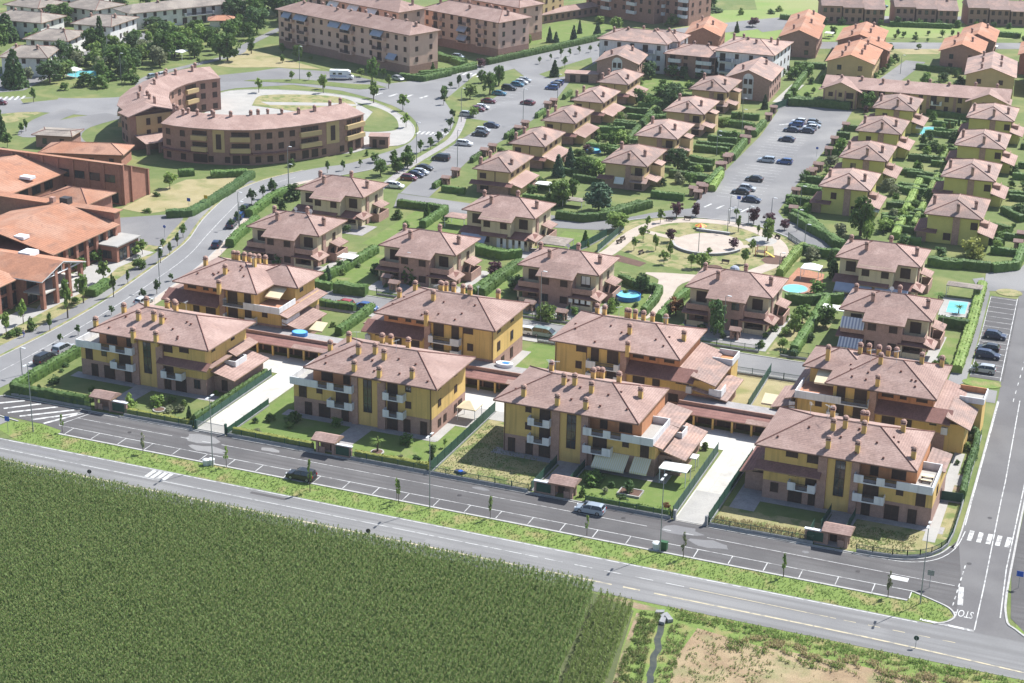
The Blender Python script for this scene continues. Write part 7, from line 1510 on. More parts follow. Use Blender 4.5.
cars([(5.0, 181.5), (0.8, 187.4), (1.5, 191.0), (0.8, 200.2), (-1.1, 220.0), (3.6, 220.3), (-1.6, 244.2), (-3.0, 255.6), (-3.3, 262.7), (-3.5, 266.4), (1.1, 256.4), (1.1, 260.6), (1.4, 263.5), (0.8, 267.3)], [(0, 'sedan', 'navy'), (180, 'sedan', 'black'), (0, 'hatch', 'silver'), (180, 'sedan', 'black'), (186, 'wagon', 'sky'), (180, 'hatch', 'blue'), (180, 'sedan', 'navy'), (184, 'sedan', 'navy'), (184, 'hatch', 'blue'), (184, 'hatch', 'white'), (180, 'sedan', 'navy'), (184, 'hatch', 'white'), (4, 'hatch', 'sky'), (4, 'hatch', 'grey')])
cars([(71.1, 109.3), (70.8, 101.7), (71.2, 98.1), (71.4, 90.3)], [(0, 'hatch', 'navy'), (180, 'hatch', 'black'), (0, 'wagon', 'navy'), (180, 'wagon', 'silver')])
cars([(-11.2, 74.4), (-6.8, 74.6)], [(180, 'wagon', 'white'), (0, 'mpv', 'green')])
cars([(-54.3, 73.5), (-48.7, 74.0), (-43.8, 74.2)], [(0, 'hatch', 'teal'), (180, 'hatch', 'red'), (0, 'sedan', 'blue')])
cars([(-19.0, 473.7)], [(20, 'sedan', 'teal')]); cars([(-197.5, 237.5), (-196.1, 241.0)], [(60, 'hatch', 'sky'), (62, 'hatch', 'white')]); cars([(-216.6, 187.6)], [(20, 'hatch', 'maroon')]); cars([(-126.6, 307.9)], [(0, 'hatch', 'sky')]); cars([(-129.4, 268.1)], [(-20, 'hatch', 'silver')])

# camper van
p = [(-145.8, 261.5)][0]
t = thing('camper_van', 'white coachbuilt camper van parked on the loop below the long peach block', 'camper van', p[0], p[1], .05, R(20))
mb = MB(); mb.prism([(-3.3, -1.1), (2.0, -1.1), (2.0, 1.1), (-3.3, 1.1)], .5, 2.9); mb.prism([(1.95, -1.05), (3.0, -1.0), (3.0, 1.0), (1.95, 1.05)], 1.9, lambda x, y: 3.0 - max(0, x - 2.2) * .6); mb.build('body', M['plastic'], t)
mb = MB(); mb.prism([(2.0, -.98), (3.9, -.9), (3.9, .9), (2.0, .98)], .42, lambda x, y: 1.9 - max(0, x - 2.3) * .55); mb.build('cab', M['plastic'], t)
MB().prism([(2.75, -.84), (3.35, -.8), (3.35, .8), (2.75, .84)], 1.2, lambda x, y: 1.7 - (x - 2.75) * .5).build('windscreen', M['carglass'], t)
for x, l in ((-2.3, .9), (-.6, 1.1)): MB().box(x, x + l, -1.13, -1.09, 1.6, 2.2).build('window', M['carglass'], t)
MB().box(-3.2, 1.9, -1.125, -1.1, 1.1, 1.3).build('stripe', M['signblue'], t); MB().box(-1.6, -.6, -.4, .4, 2.9, 3.05).build('roof_vent', M['plastic'], t)
for sx in (-2.1, 2.9):
    for sy in (-1, 1): wh = link('wheel', car_meshes('suv')['tyre'], t, (sx, sy * .95, .37)); link('rim', car_meshes('suv')['rim'], wh)

# ================================================================== lamps
def lamp(x, y, h, rot=-90, two=True, dsc='tall grey street lamp'):
    t = thing('street_lamp', None, 'street lamp', x, y, 0, R(rot), 'street lamps')
    def mk():
        a = MB(); a.tube([(0, 0, 0), (0, 0, 1.2), (0, 0, h)], [.1, .09, .055], 7); a.tube([(0, 0, h - .05), (.45, 0, h + .08)], .035, 5)
        if two: a.tube([(0, 0, h - .05), (-.45, 0, h + .08)], .035, 5)
        return mesh_of(a, 'pole', [M['pole']])
    link('pole', cached(('lamp', round(h, 1), two), mk), t)
    def hd():
        a = MB(); a.prism([(.0, -.13), (.75, -.17), (.8, 0), (.75, .17), (.0, .13)], lambda x, y: .0, lambda x, y: .13 - .06 * x); return mesh_of(a, 'lamp_head', [M['lamphead']])
    link('lamp_head', cached('lamphead', hd), t, (.35, 0, h + .06))
    if two: link('lamp_head', cached('lamphead', hd), t, (-.35, 0, h + .06), rz=math.pi)
    auto(t, dsc, x, y)
for p in [(-66.2, -1.1, 12.1, 0.0), (-32.9, -1.0, 12.2, 0.0), (3.7, -0.5, 11.9, 0.0), (39.2, -0.4, 11.8, 0.0), (75.5, -0.3, 11.8, 0.0)]: lamp(p[0], p[1], 11.6, 90)
for p in [(-83.0, 18.6, 5.2, 0.0)] + [(-86.9, 68.3, 8.4, 0.0), (-94.2, 111.7, 7.8, 0.0)] + [(-100.6, 146.3, 5.6, 0.0), (-94.7, 112.9, 5.5, 0.0)] + [(-82.2, 179.9, 10.8, 0.0), (-71.2, 180.7, 9.7, 0.0), (-89.9, 226.1, 9.4, 0.0), (-73.9, 232.6, 9.7, 0.0), (-74.8, 262.4, 7.8, 0.0)] + [(-101.3, 147.4, 9.6, 0.0)] + [(-202.4, 227.2, 9.2, 0.0)] + [(-43.7, 92.0, 6.5, 0.0)] + [(-10.7, 82.3, 10.1, 0.0)] + [(23.7, 88.8, 8.1, 0.0)] + [(61.9, 103.3, 3.0, 0.0)] + [(-14.6, 220.4, 5.7, 0.0), (-20.5, 268.7, 4.5, 0.0)] + [(-13.6, 242.0, 7.8, 0.0), (-14.7, 220.9, 6.5, 0.0), (16.6, 182.3, 4.2, 0.0), (20.5, 162.3, 3.6, 0.0), (5.0, 161.5, 6.3, 0.0)] + [(-156.2, 254.3, 12.2, 0.0), (-176.6, 298.3, 7.2, 0.0)] + [(10.3, 349.0, 6.2, 0.0)] + [(24.7, 151.6, 2.2, 0.0)]:
    lamp(p[0], p[1], max(5, min(round(p[2] * 2) / 2, 10.5)), 0, False, 'slim grey street lamp')
for p in [(6.3, 155.1, 5.5, 0.0), (9.3, 161.9, 4.5, 0.0), (11.6, 174.5, 1.8, 0.0), (23.5, 133.5, 3.0, 0.0), (5.0, 136.2, 5.8, 0.0), (6.5, 161.6, 2.8, 0.0)]: lamp(p[0], p[1], max(3.5, min(p[2], 6)), 0, False, 'park lamp post')
mark('the verge', 10, -3)

# ================================================================== fences
def fence(path, h, style, label=None, plinth=.4, desc=None):
    P = [Vector((x, y)) for x, y in path]
    t = thing('fence', label, 'fence', P[0].x, P[0].y, 0, 0, 'garden fences')
    o = P[0]; loc = [p - o for p in P]
    mb = MB(); mb.prism(band([tuple(p) for p in loc], .28), 0, plinth); mb.build('plinth', M['basewall'], t)
    if style == 'net':
        mb = MB(); mb.prism(band([tuple(p) for p in loc], .05), plinth, h); mb.build('panel', M['greenmetal'], t)
    elif style == 'bars':
        mb = MB(); r = []
        for a, b in zip(loc, loc[1:]):
            L = (b - a).length; n = max(1, int(L / .17)); d = (b - a) / L
            for k in range(n):
                q = a + d * (k + .5) * L / n; mb.box(q.x - .018, q.x + .018, q.y - .018, q.y + .018, plinth, h)
        mb.prism(band([tuple(p) for p in loc], .05), h - .1, h - .04)
        mb.prism(band([tuple(p) for p in loc], .05), plinth + .06, plinth + .12); mb.build('railing', M['greenmetal'], t)
    L = 0
    for a, b in zip(loc, loc[1:]):
        n = max(1, int((b - a).length / 2.6))
        for k in range(n + 1):
            q = a.lerp(b, k / n); MB().box(q.x - .05, q.x + .05, q.y - .05, q.y + .05, plinth, h + .08).build('post', M['greenmetal'], t)
    m_ = P[len(P) // 2] if len(P) > 2 else (P[0] + P[1]) / 2
    if not label: auto(t, desc or ('green net fence' if style == 'net' else 'low railing fence'), m_.x, m_.y)
    return t
for a, b in ((-79, -63.2), (-56.6, -43.6), (-37, -21.4), (-14.8, 15), (24.2, 37.4)): fence([(a, 10.3), (b, 10.45)], 1.35, 'bars', None, .5)
fence([(43.2, 10.7), (58.4, 11)], 1.3, 'bars', None, .5)
fence(smooth([(64.6, 11.1), (69.6, 11.5), (73.2, 13), (75.6, 16.4), (76.4, 22), (75.9, 40), (75.2, 60)], 2), 1.3, 'bars', None, .5)
for p, h in (([(-37.2, 10.6), (-37.2, 24)], 1.3), ([(-43.3, 10.6), (-43.4, 36)], 1.4), ([(-1.3, 10.8), (-1.4, 37)], 1.9), ([(15.3, 11), (15.4, 21.6)], 1.6), ([(19.9, 14), (19.9, 22)], 1.5), ([(37.6, 11), (37.4, 36)], 1.9), ([(43, 11), (43, 36)], 1.9), ([(62, 14.6), (62.2, 22)], 1.5), ([(57.4, 11.4), (57.4, 16)], 1.5), ([(58.4, 16), (58.6, 22)], 1.5),
             ([(36.6, 73.6), (37.2, 55.6)], 1.9), ([(2.6, 71.5), (2.4, 53)], 1.7), ([(72.6, 33), (76, 33.2)], 1.7), ([(-7.4, 84), (-7.6, 90)], 1.4)):
    fence(p, h, 'net', None, .25)
for a, b in ((-54, -43), (-7, 3), (31, 48)): fence([(a, 71.2), (b, 71.5)], 1.4, 'bars', None, .35)
for a, b in ((-82, -56), (-46, -28), (-18, -2), (8, 32), (36, 62)): fence([(a, 83), (b, 83.1)], 1.4, 'bars', None, .35)
fence([(-20, 124), (-18.6, 130), (-17.2, 140)], 1.8, 'net', None, .2)
fence([(-15.2, 128.1), (-15.5, 146.9)], 1.7, 'net', None, .2)
fence(smooth([(20, 156), (26, 148), (30, 144)]), 1.4, 'bars', None, .3); fence([(-14.1, 277.8), (-11.6, 287.3)], 2.2, 'net', None, .2)
# gates at the shared drives
for x0, w, l in ((-42.8, 5.2, 'grey sliding gate across the drive between the left front villas'), (38.2, 4.4, 'low white gate rail across the drive beside the rightmost front villa')):
    t = thing('drive_gate', l, 'gate', x0, 10.55, 0); mb = MB()
    if x0 < 0:
        for k in range(int(w / .16)): mb.box(k * .16, k * .16 + .035, -.02, .02, .1, 1.5)
        mb.box(0, w, -.03, .03, 1.5, 1.58); mb.box(0, w, -.03, .03, .06, .14); mb.build('leaf', M['pole'], t)
        MB().box(w, w + .3, -.2, .2, 0, 1.9).build('post', M['greenmetal'], t); MB().box(-.3, 0, -.2, .2, 0, 1.7).build('post', M['greenmetal'], t)
    else:
        mb.box(0, w, -.05, .05, 0, .12); mb.build('track', M['concrete'], t); MB().box(w, w + .35, -.25, .25, 0, 1.6).build('post', M['basewall'], t); MB().box(-.35, 0, -.25, .25, 0, 1.6).build('post', M['basewall'], t)

# ================================================================== gazebos, parasols, pools, play things
def gazebo(x, y, w, d, h, m, label, rise=.5, posts='plastic'):
    t = thing('gazebo', label, 'gazebo', x, y)
    MB().hip(-w / 2, w / 2, -d / 2, d / 2, h, rise, min(w, d) / 2, .16).build('canopy', [M[m], M[m]], t)
    for sx in (-1, 1):
        for sy in (-1, 1): MB().box(sx * (w / 2 - .15) - .05, sx * (w / 2 - .15) + .05, sy * (d / 2 - .15) - .05, sy * (d / 2 - .15) + .05, 0, h - .1).build('post', M[posts], t)
    mb = MB(); mb.box(-.8, .8, -.45, .45, .68, .74); 
    mb.build('table', M['plastic'], t) if 0 else None
    return t
for fr, w, d, h, m, l in (([(34.2, 23.0)], 4.4, 3, 2.6, 'canvas', 'white canopy on posts beside the villa with striped awnings'), ([(-4.2, 32.7)], 3.4, 3.2, 2.4, 'creamcanvas', 'beige peaked gazebo beside the second front villa'), ([(-59.5, 97.1)], 3.6, 3, 2.2, 'canvas', 'white flat canopy on the lawn beside the leftmost near duplex'), ([(31.0, 130.1)], 4, 3.6, 2.5, 'canvas', 'white gazebo on the red pool terrace'), ([(40.6, 107.5)], 4.6, 3, 2.3, 'canvas', 'white canopy beside the duplex with blue striped awnings'), ([(-207.0, 266.7)], 5.6, 5, 2.6, 'canvas', 'white canopy at the edge of the wood'), ([(-43.2, 169.2)], 4, 3, 2, 'canvas', 'white canopy with blue corner behind the first house of the left column'), ([(-219.4, 227.4)], 3.6, 3.6, 2.5, 'canvas', 'white peaked marquee by the white houses'), ([(-50.5, 133.6)], 5, 4, 2.4, 'tile', 'tiled pergola beside the middle far duplex'), ([(-24.0, 125.7)], 6.4, 6, 2.2, 'tile_grey', 'brown tiled shelter between the middle far duplex and the park'), ([(-32.2, 160.0)], 5, 3, 1.7, 'tile_grey', 'grey roofed shed behind the dark conifer'), ([(62, 131.6)], 7, 3, 2.5, 'tile_grey', 'green grey roofed pergola beside the rectangular pool'), ([(-23.9, 399.9)], 3, 3, 2, 'canvas', 'white parasol in the garden of the dark brick terrace'), ([(31.9, 401.7)], 4, 3, 2, 'canvas', 'white tent canopy behind the right brick terrace'), ([(34.9, 29.2)], 2.2, 1.8, 2.0, 'canvas', 'small slanted white parasol beside the annex of the third front villa')):
    gazebo(fr[0][0], fr[0][1], w, d, h, m, l, .9 if 'peak' in l or 'gazebo' in l else .25)
def disc(mb, x, y, z, r, n=28, m=0): mb.quad([(x + r * math.cos(6.283 * j / n), y + r * math.sin(6.283 * j / n), z) for j in range(n)], m)
def round_pool(x, y, r, h, label):
    t = thing('round_pool', label, 'pool', x, y); n = 28; mb = MB()
    for j in range(n):
        a, b = 6.283 * j / n, 6.283 * (j + 1) / n
        A = lambda q, z, c: (q * math.cos(c), q * math.sin(c), z)
        mb.quad([A(r, 0, a), A(r, 0, b), A(r, h, b), A(r, h, a)]); mb.quad([A(r, h, a), A(r, h, b), A(r - .14, h, b), A(r - .14, h, a)]); mb.quad([A(r - .14, h, a), A(r - .14, h, b), A(r - .14, h - .3, b), A(r - .14, h - .3, a)])
    mb.build('liner', M['poolblue'], t); mb = MB(); disc(mb, 0, 0, h - .18, r - .13); mb.build('water', M['water'], t)
p = [(0.5, 101.9)][0]; round_pool(p[0], p[1], 2.5, 1.0, 'blue round paddling pool on the lawn beside the third near duplex')
p = [(-96.7, 30.3)] and [(-0.5, 79.4)]
def flush_pool(pts, label):
    c = (sum(p[0] for p in pts) / len(pts), sum(p[1] for p in pts) / len(pts)); t = thing('swimming_pool', label, 'pool', c[0], c[1])
    q = [(p[0] - c[0], p[1] - c[1]) for p in pts]; a = sum(q[k][0] * q[(k + 1) % len(q)][1] - q[(k + 1) % len(q)][0] * q[k][1] for k in range(len(q)))
    if a < 0: q = q[::-1]
    MB().prism([(x * 1.12, y * 1.12) for x, y in q], .0, .1).build('rim', M['paverpale'], t); MB().quad([(x, y, .106) for x, y in q]).build('water', M['water'], t)
flush_pool(arc(29.6, 122, 2.4, 2.6, 0, 360, 24)[:-1], 'oval swimming pool on the red terrace beside the round park')
flush_pool([(59.8, 127.6), (63.4, 128.2), (63.8, 120.6), (60.2, 120.4)], 'rectangular swimming pool behind the rightmost near duplex'); 
p = [(33.5, 272.9)][0]; flush_pool(arc(p[0], p[1], 5, 6, 0, 360, 24)[:-1], 'oval pool between the two columns of lime yellow houses')
p = [(-218.3, 232.8)][0]; flush_pool(arc(p[0], p[1], 7, 5, 0, 360, 24)[:-1], 'pale green pool beside the white houses')
p = [(-45.2, 210.4)][0]; round_pool(p[0], p[1], 2, .8, 'small round pool behind the second house of the left column')
t = thing('covered_pool', 'blue tarpaulin over a paddling pool beside the second rear villa', 'pool', *[(-5.8, 54.1)][0]); mb = MB(); n = 16
mb.prism([(1.6 * math.cos(6.283 * j / n), 1.0 * math.sin(6.283 * j / n)) for j in range(n)], 0, lambda x, y: 3.15); mb.build('liner', M['plastic'], t); MB().prism([(-.5, -.4), (.8, -.5), (1, .4), (-.2, .5)], 3.15, 3.22).build('tarpaulin', M['poolblue'], t); t.location.z = -.0
t.location = (-5.6, 51.4, 0)
t = thing('covered_pool', 'blue paddling pool on the garage roof beside the leftmost rear villa', 'pool', -45.4, 50.2, -.45); mb = MB(); mb.prism([(1.5 * math.cos(6.283 * j / n), 1.2 * math.sin(6.283 * j / n)) for j in range(n)], 3.0, 3.7); mb.build('liner', M['poolblue'], t); MB().prism([(1.3 * math.cos(6.283 * j / n), 1.0 * math.sin(6.283 * j / n)) for j in range(n)], 3.7, 3.72).build('water', M['water'], t)
# seat wall, springers and benches of the park
t = thing('seat_wall', 'curved stone seat wall round the front of the park plaza', 'seat wall', 5, 144.2); sw = arc(0, 0, 7.8, 8.4, 195, 345, 24); MB().prism(band(sw, .5), 0, .5).build('wall', M['basewall'], t); MB().prism(band(sw, .6), .5, .58).build('seat', M['kerb'], t)
t = thing('seat_wall', 'short straight stone seat wall behind the park plaza', 'seat wall', 3.6, 153); MB().box(-3.8, 3.8, -.3, .3, 0, .5).build('wall', M['basewall'], t); MB().box(-3.9, 3.9, -.35, .35, .5, .58).build('seat', M['kerb'], t)
t = thing('play_carousel', 'yellow and red play carousel behind the seat wall', 'play equipment', *[(0.1, 154.9)][0]); mb = MB()
for j in range(12): a, b = 6.283 * j / 12, 6.283 * (j + 1) / 12; mb.quad([(1.4 * math.cos(a), 1.4 * math.sin(a), .7), (1.4 * math.cos(b), 1.4 * math.sin(b), .7), (0, 0, 1.3)], j % 2)
mb.build('top', [M['yellowbin'], M['red']], t); MB().tube([(0, 0, 0), (0, 0, 1.2)], .1, 6).build('post', M['pole'], t)
t = thing('climbing_frame', 'red climbing frame on the bark play patch', 'play equipment', *[(17.6, 141.0)][0])
for x, y in ((-1, -.8), (1, -.8), (1, .8), (-1, .8)): MB().box(x - .06, x + .06, y - .06, y + .06, 0, 2).build('post', M['red'], t)
MB().box(-1.05, 1.05, -.85, .85, .9, 1).build('platform', M['trunk'], t); MB().prism([(1.0, -.35), (3, -.35), (3, .35), (1.0, .35)], lambda x, y: max(0, .95 - (x - 1) * .48), lambda x, y: 1.05 - (x - 1) * .48).build('slide', M['yellowbin'], t)
def bench(x, y, rot):
    t = thing('park_bench', None, 'bench', x, y, .05, R(rot), 'park benches')
    MB().box(-.85, .85, -.22, .22, .4, .46).build('seat', M['trunk'], t); MB().box(-.85, .85, .2, .26, .46, .85).build('backrest', M['trunk'], t)
    for s in (-1, 1): MB().box(s * .65 - .05, s * .65 + .05, -.2, .22, 0, .4).build('leg', M['metal'], t)
    auto(t, 'wooden park bench', x, y)
for p, r in zip([(-13.0, 138.9), (-13.0, 136.3), (23.1, 139.8), (23.7, 132.8), (-6.2, 131.0), (-4.6, 160.1), (-8.1, 157.5), (12.1, 132.2), (17.8, 154.8)], (70, 70, 80, 80, 70, 0, 10, 0, -40)): bench(p[0], p[1], r)
t = thing('play_ball', 'pale blue play dome on the park lawn behind the fourth near duplex', 'play equipment', *[(15.1, 128.8)][0]); mb = MB()
for a in range(4):
    for j in range(10): 
        f = lambda i, k: (1.1 * math.cos(1.571 * i / 4) * math.cos(.6283 * k), 1.1 * math.cos(1.571 * i / 4) * math.sin(.6283 * k), 1.0 * math.sin(1.571 * i / 4)); mb.quad([f(a, j), f(a, j + 1), f(a + 1, j + 1), f(a + 1, j)])
mb.build('shell', M['bluegrey'], t)

# bins, signs, kiosk
def bin_(x, y, m, label, r=.5, h=1.1):
    t = thing('waste_bin', label, 'bin', x, y, .02); MB().tube([(0, 0, 0), (0, 0, h)], [r * .85, r], 12).build('body', M[m], t); MB().tube([(0, 0, h), (0, 0, h + .12)], [r * 1.06, r * .7], 12).build('lid', M[m], t)
p = [(38.4, 0.5), (39.4, 0.7)]; bin_(p[0][0], p[0][1], 'binwhite', 'round white bin at the foot of the street lamp on the verge', .62, 1.0)
t = thing('waste_bin', 'square green bin beside the round white one on the verge', 'bin', p[1][0], p[1][1], .02); MB().box(-.5, .5, -.4, .4, .1, 1.2).build('body', M['bingreen'], t); MB().prism([(-.55, -.45), (.55, -.45), (.55, .45), (-.55, .45)], 1.2, lambda x, y: 1.32 - .1 * y).build('lid', M['bingreen'], t)
p = [(-34.2, -0.8), (-33.6, -0.3)]
for q, l in zip(p, ('left white bag bin by the lamp on the verge', 'right white bag bin by the lamp on the verge')): bin_(q[0], q[1], 'binwhite', l, .55, .9)
def sign(x, y, h, m, label, shape='disc', rot=0):
    t = thing('road_sign', label, 'road sign', x, y, 0, R(rot)); MB().tube([(0, 0, 0), (0, 0, h + .2)], .035, 6).build('post', M['pole'], t); n = 16 if shape == 'disc' else 3
    if shape == 'rect': MB().box(-.45, .45, -.06, -.03, h - .6, h + .2).build('plate', M[m], t)
    else: MB().prism([(.34 * math.cos(6.283 * j / n), .34 * math.sin(6.283 * j / n)) for j in range(n)], -.06, -.03).build('plate', M[m], t, loc=(0, 0, h)).rotation_euler = (R(90), 0, 0)
p = [(-69.7, -2.9)][0]; sign(p[0], p[1], 2.6, 'signblue', 'blue and white road sign at the blind end of the service road', 'rect')
p = [(-46.3, -14.1)][0]; sign(p[0], p[1], 2.2, 'metal', 'dark sign post at the edge of the maize', 'disc', 20); p = [(0.7, -14.8)][0]; sign(p[0], p[1], 2.2, 'metal', 'second dark sign post at the edge of the maize', 'disc', 20)
p = [(-108.5, 121.4), (-111.5, 118.9), (-104.9, 98.3)]; sign(p[0][0], p[0][1], 3, 'yellowbin', 'yellow bus stop sign on the curving road', 'rect'); sign(p[1][0], p[1][1], 2.6, 'signblue', 'blue sign beside the school yard hedge', 'rect'); sign(p[2][0], p[2][1], 2.4, 'signblue', 'round blue sign at the school entrance')
p = [(75.9, 4.6), (87.1, 9.5), (76.9, -12.2)]; sign(p[0][0], p[0][1], 2.5, 'pole', 'sign with its back turned on the tip of the verge', 'rect', 180); sign(p[1][0], p[1][1], 2.4, 'signblue', 'blue sign on the pavement across the side road', 'rect'); sign(p[2][0], p[2][1], 1.4, 'greenmetal', 'short green marker post on the shoulder of the main road')
p = [(3.2, 176.2), (9.6, 230.8)]; sign(p[0][0], p[0][1], 2.4, 'signblue', 'blue sign between the zebra bars and the bay car park', 'rect'); sign(p[1][0], p[1][1], 2.4, 'signblue', 'blue sign at the right edge of the bay car park')
b = Bld('kiosk', 'small brown brick kiosk on the tip of the paved square', 'kiosk', *[(-100.0, 188.8)][0], 20); b.box('wall', 0, 5, 0, 4, 0, 2.9, 'brickdark'); b.box('roof', -.2, 5.2, -.2, 4.2, 2.9, 3.1, 'tile'); b.win(1.4, .1, 1, 2.1); b.win(3.4, .9, 1.4, 1.2)
# planter and heaps in gardens
t = thing('raised_bed', 'stone edged raised bed round a dark shrub in front of the striped awnings', 'raised bed', *[(29.3, 16.3)][0]); MB().prism(band([(-1.7, -1.2), (1.7, -1.2), (1.7, 1.2), (-1.7, 1.2), (-1.7, -1.2)], .25), 0, .35).build('edging', M['paverpale'], t); MB().box(-1.6, 1.6, -1.1, 1.1, 0, .28).build('soil', M['bark'], t)
for q, l in (([(-52.7, 14.8)][0], 'round stone flower ring on the lawn of the leftmost front villa'), ([(-12.1, 14.2)][0], 'round stone ring under the small palm')):
    t = thing('flower_ring', l, 'flower bed', q[0], q[1]); MB().prism(arc(0, 0, 1.1, 1.1, 0, 360, 18)[:-1], 0, .22).build('edging', M['paverpale'], t); MB().prism(arc(0, 0, .85, .85, 0, 360, 16)[:-1], .22, .25).build('soil', M['bark'], t)
q = [(2.9, 12.5)][0]; t = thing('builders_bag', 'dark blue builder sack lying on the parched lawn', 'sack', q[0], q[1], 0, R(-10)); MB().prism([(-.9, -.35), (.8, -.45), (1, .3), (-.8, .4)], 0, lambda x, y: .5 - .12 * x * x).build('sack', M['cloth_dark'], t); MB().prism([(-.1, -.46), (.5, -.47), (.5, .2), (-.1, .25)], .3, lambda x, y: .53 - .12 * x * x).build('flap', M['signblue'], t)
q = [(48.2, 137.0)]
t = thing('outdoor_table', 'wooden table with benches on the corner terrace of the rightmost front villa', 'table', 71.4, 26.6, 5.87); MB().box(-.9, .9, -.5, .5, .7, .78).build('table_top', M['creamcanvas'], t)
for sx in (-1, 1):
    for sy in (-1, 1): MB().box(sx * .75 - .05, sx * .75 + .05, sy * .4 - .05, sy * .4 + .05, 0, .7).build('leg', M['trunk'], t)
for sy in (-1, 1):
    o = thing('outdoor_bench', ('front' if sy < 0 else 'rear') + ' bench at the terrace table of the rightmost front villa', 'bench', 71.4, 26.6 + sy * 1.0, 5.87); MB().box(-.8, .8, -.18, .18, .4, .46).build('seat', M['creamcanvas'], o)
    for sx in (-1, 1): MB().box(sx * .6 - .05, sx * .6 + .05, -.15, .15, 0, .4).build('leg', M['trunk'], o)

# ================================================================== people
def skin_mesh(name, V, E, Rr, mats, sub=1):
    me = bpy.data.meshes.new(name); me.from_pydata(V, E, []); o = bpy.data.objects.new(name, me); COL.objects.link(o)
    m = o.modifiers.new('s', 'SKIN'); sv = me.skin_vertices[0].data
    for k, r in enumerate(Rr): sv[k].radius = (r if isinstance(r, tuple) else (r, r)); sv[k].use_root = (k == 0)
    s = o.modifiers.new('u', 'SUBSURF'); s.levels = s.render_levels = sub
    dg = bpy.context.evaluated_depsgraph_get(); out = bpy.data.meshes.new_from_object(o.evaluated_get(dg)); bpy.data.objects.remove(o)
    out.materials.clear()
    for q in mats: out.materials.append(q)
    for p in out.polygons: p.use_smooth = True
    return out
def person(x, y, rot, label, top, legs, stride=.18, z=.04):
    t = thing('person', label, 'person', x, y, z, R(rot))
    V = [(0, 0, .95), (0, 0, 1.12), (0, 0, 1.38), (0, 0, 1.5), (.02, 0, 1.6), (.03, 0, 1.74),
         (0, .1, .9), (stride * .5 + .03, .1, .5), (stride * .6, .1, .08), (stride * .6 + .16, .11, .035),
         (0, -.1, .9), (-stride * .3 + .03, -.1, .5), (-stride, -.1, .1), (-stride + .15, -.11, .035),
         (0, .19, 1.4), (-.06, .25, 1.12), (.02, .26, .9), (.05, .26, .8), (0, -.19, 1.4), (.04, -.25, 1.12), (.13, -.25, .92), (.17, -.25, .83)]
    E = [(0, 1), (1, 2), (2, 3), (3, 4), (4, 5), (0, 6), (6, 7), (7, 8), (8, 9), (0, 10), (10, 11), (11, 12), (12, 13), (2, 14), (14, 15), (15, 16), (16, 17), (2, 18), (18, 19), (19, 20), (20, 21)]
    Rr = [(.14, .1), (.13, .1), (.15, .1), .055, (.085, .095), (.07, .085), .085, .06, .042, .035, .085, .06, .042, .035, .06, .045, .033, .03, .06, .045, .033, .03]
    b = link('body', skin_mesh('body', V, E, Rr, [M['skin']]), t)
    link('shirt', skin_mesh('shirt', [V[k] for k in (0, 1, 2)] + [(0, .19, 1.4), (-.05, .245, 1.18), (0, -.19, 1.4), (.03, -.245, 1.18)], [(0, 1), (1, 2), (2, 3), (3, 4), (2, 5), (5, 6)], [(.16, .12), (.15, .12), (.17, .12), .075, .06, .075, .06], [M[top]]), t)
    link('trousers', skin_mesh('trousers', [V[0], V[6], V[7], V[8], V[10], V[11], V[12]], [(0, 1), (1, 2), (2, 3), (0, 4), (4, 5), (5, 6)], [(.165, .125), .1, .075, .06, .1, .075, .06], [M[legs]]), t)
    mb = MB(); n = 8
    for i in range(4):
        for j in range(n):
            f = lambda i, k: (.015 + .105 * math.cos(1.571 * i / 4) * math.cos(.7854 * k), .095 * math.cos(1.571 * i / 4) * math.sin(.7854 * k), 1.68 + .13 * math.sin(1.571 * i / 4)); mb.quad([f(i, j), f(i, j + 1), f(i + 1, j + 1), f(i + 1, j)])
    mb.build('hair', M['hair'], t, smooth=True)
    mb = MB(); mb.prism([(.1, -.015), (.145, 0), (.1, .015)], 1.62, 1.66); mb.build('nose', M['skin'], t)
p = [(28.7, 74.0), (29.9, 74.1)]; person(p[0][0], p[0][1], 20, 'walker in a pale top on the street behind the third rear villa', 'cloth_light', 'cloth_dark'); person(p[1][0], p[1][1], 30, 'walker in dark clothes on the street behind the third rear villa', 'cloth_dark', 'cloth_dark')
p = [(-94.1, 34.0)][0]; person(p[0], p[1], 80, 'pedestrian in a pale top on the pavement beside the curving road', 'cloth_light', 'signblue', z=.1)

# ================================================================== crops and rough grass
import numpy as np
def np_mesh(name, verts, nq, m, mats_idx=None):
    me = bpy.data.meshes.new(name); nv = len(verts)
    me.vertices.add(nv); me.vertices.foreach_set('co', verts.astype(np.float32).ravel())
    me.loops.add(nq * 4); me.loops.foreach_set('vertex_index', np.arange(nq * 4, dtype=np.int32))
    me.polygons.add(nq); me.polygons.foreach_set('loop_start', np.arange(0, nq * 4, 4, dtype=np.int32)); me.polygons.foreach_set('loop_total', np.full(nq, 4, dtype=np.int32))
    for q in (m if isinstance(m, list) else [m]): me.materials.append(q)
    if mats_idx is not None: me.polygons.foreach_set('material_index', mats_idx.astype(np.int32))
    me.update(); me.validate()
    return me
def np_inside(px, py, poly):
    r = np.zeros(len(px), bool)
    for i in range(len(poly)):
        (x0, y0), (x1, y1) = poly[i], poly[i - 1]
        if y0 == y1: continue
        c = ((y0 > py) != (y1 > py)) & (px < (x1 - x0) * (py - y0) / (y1 - y0) + x0); r ^= c
    return r
rg = np.random.default_rng(5)
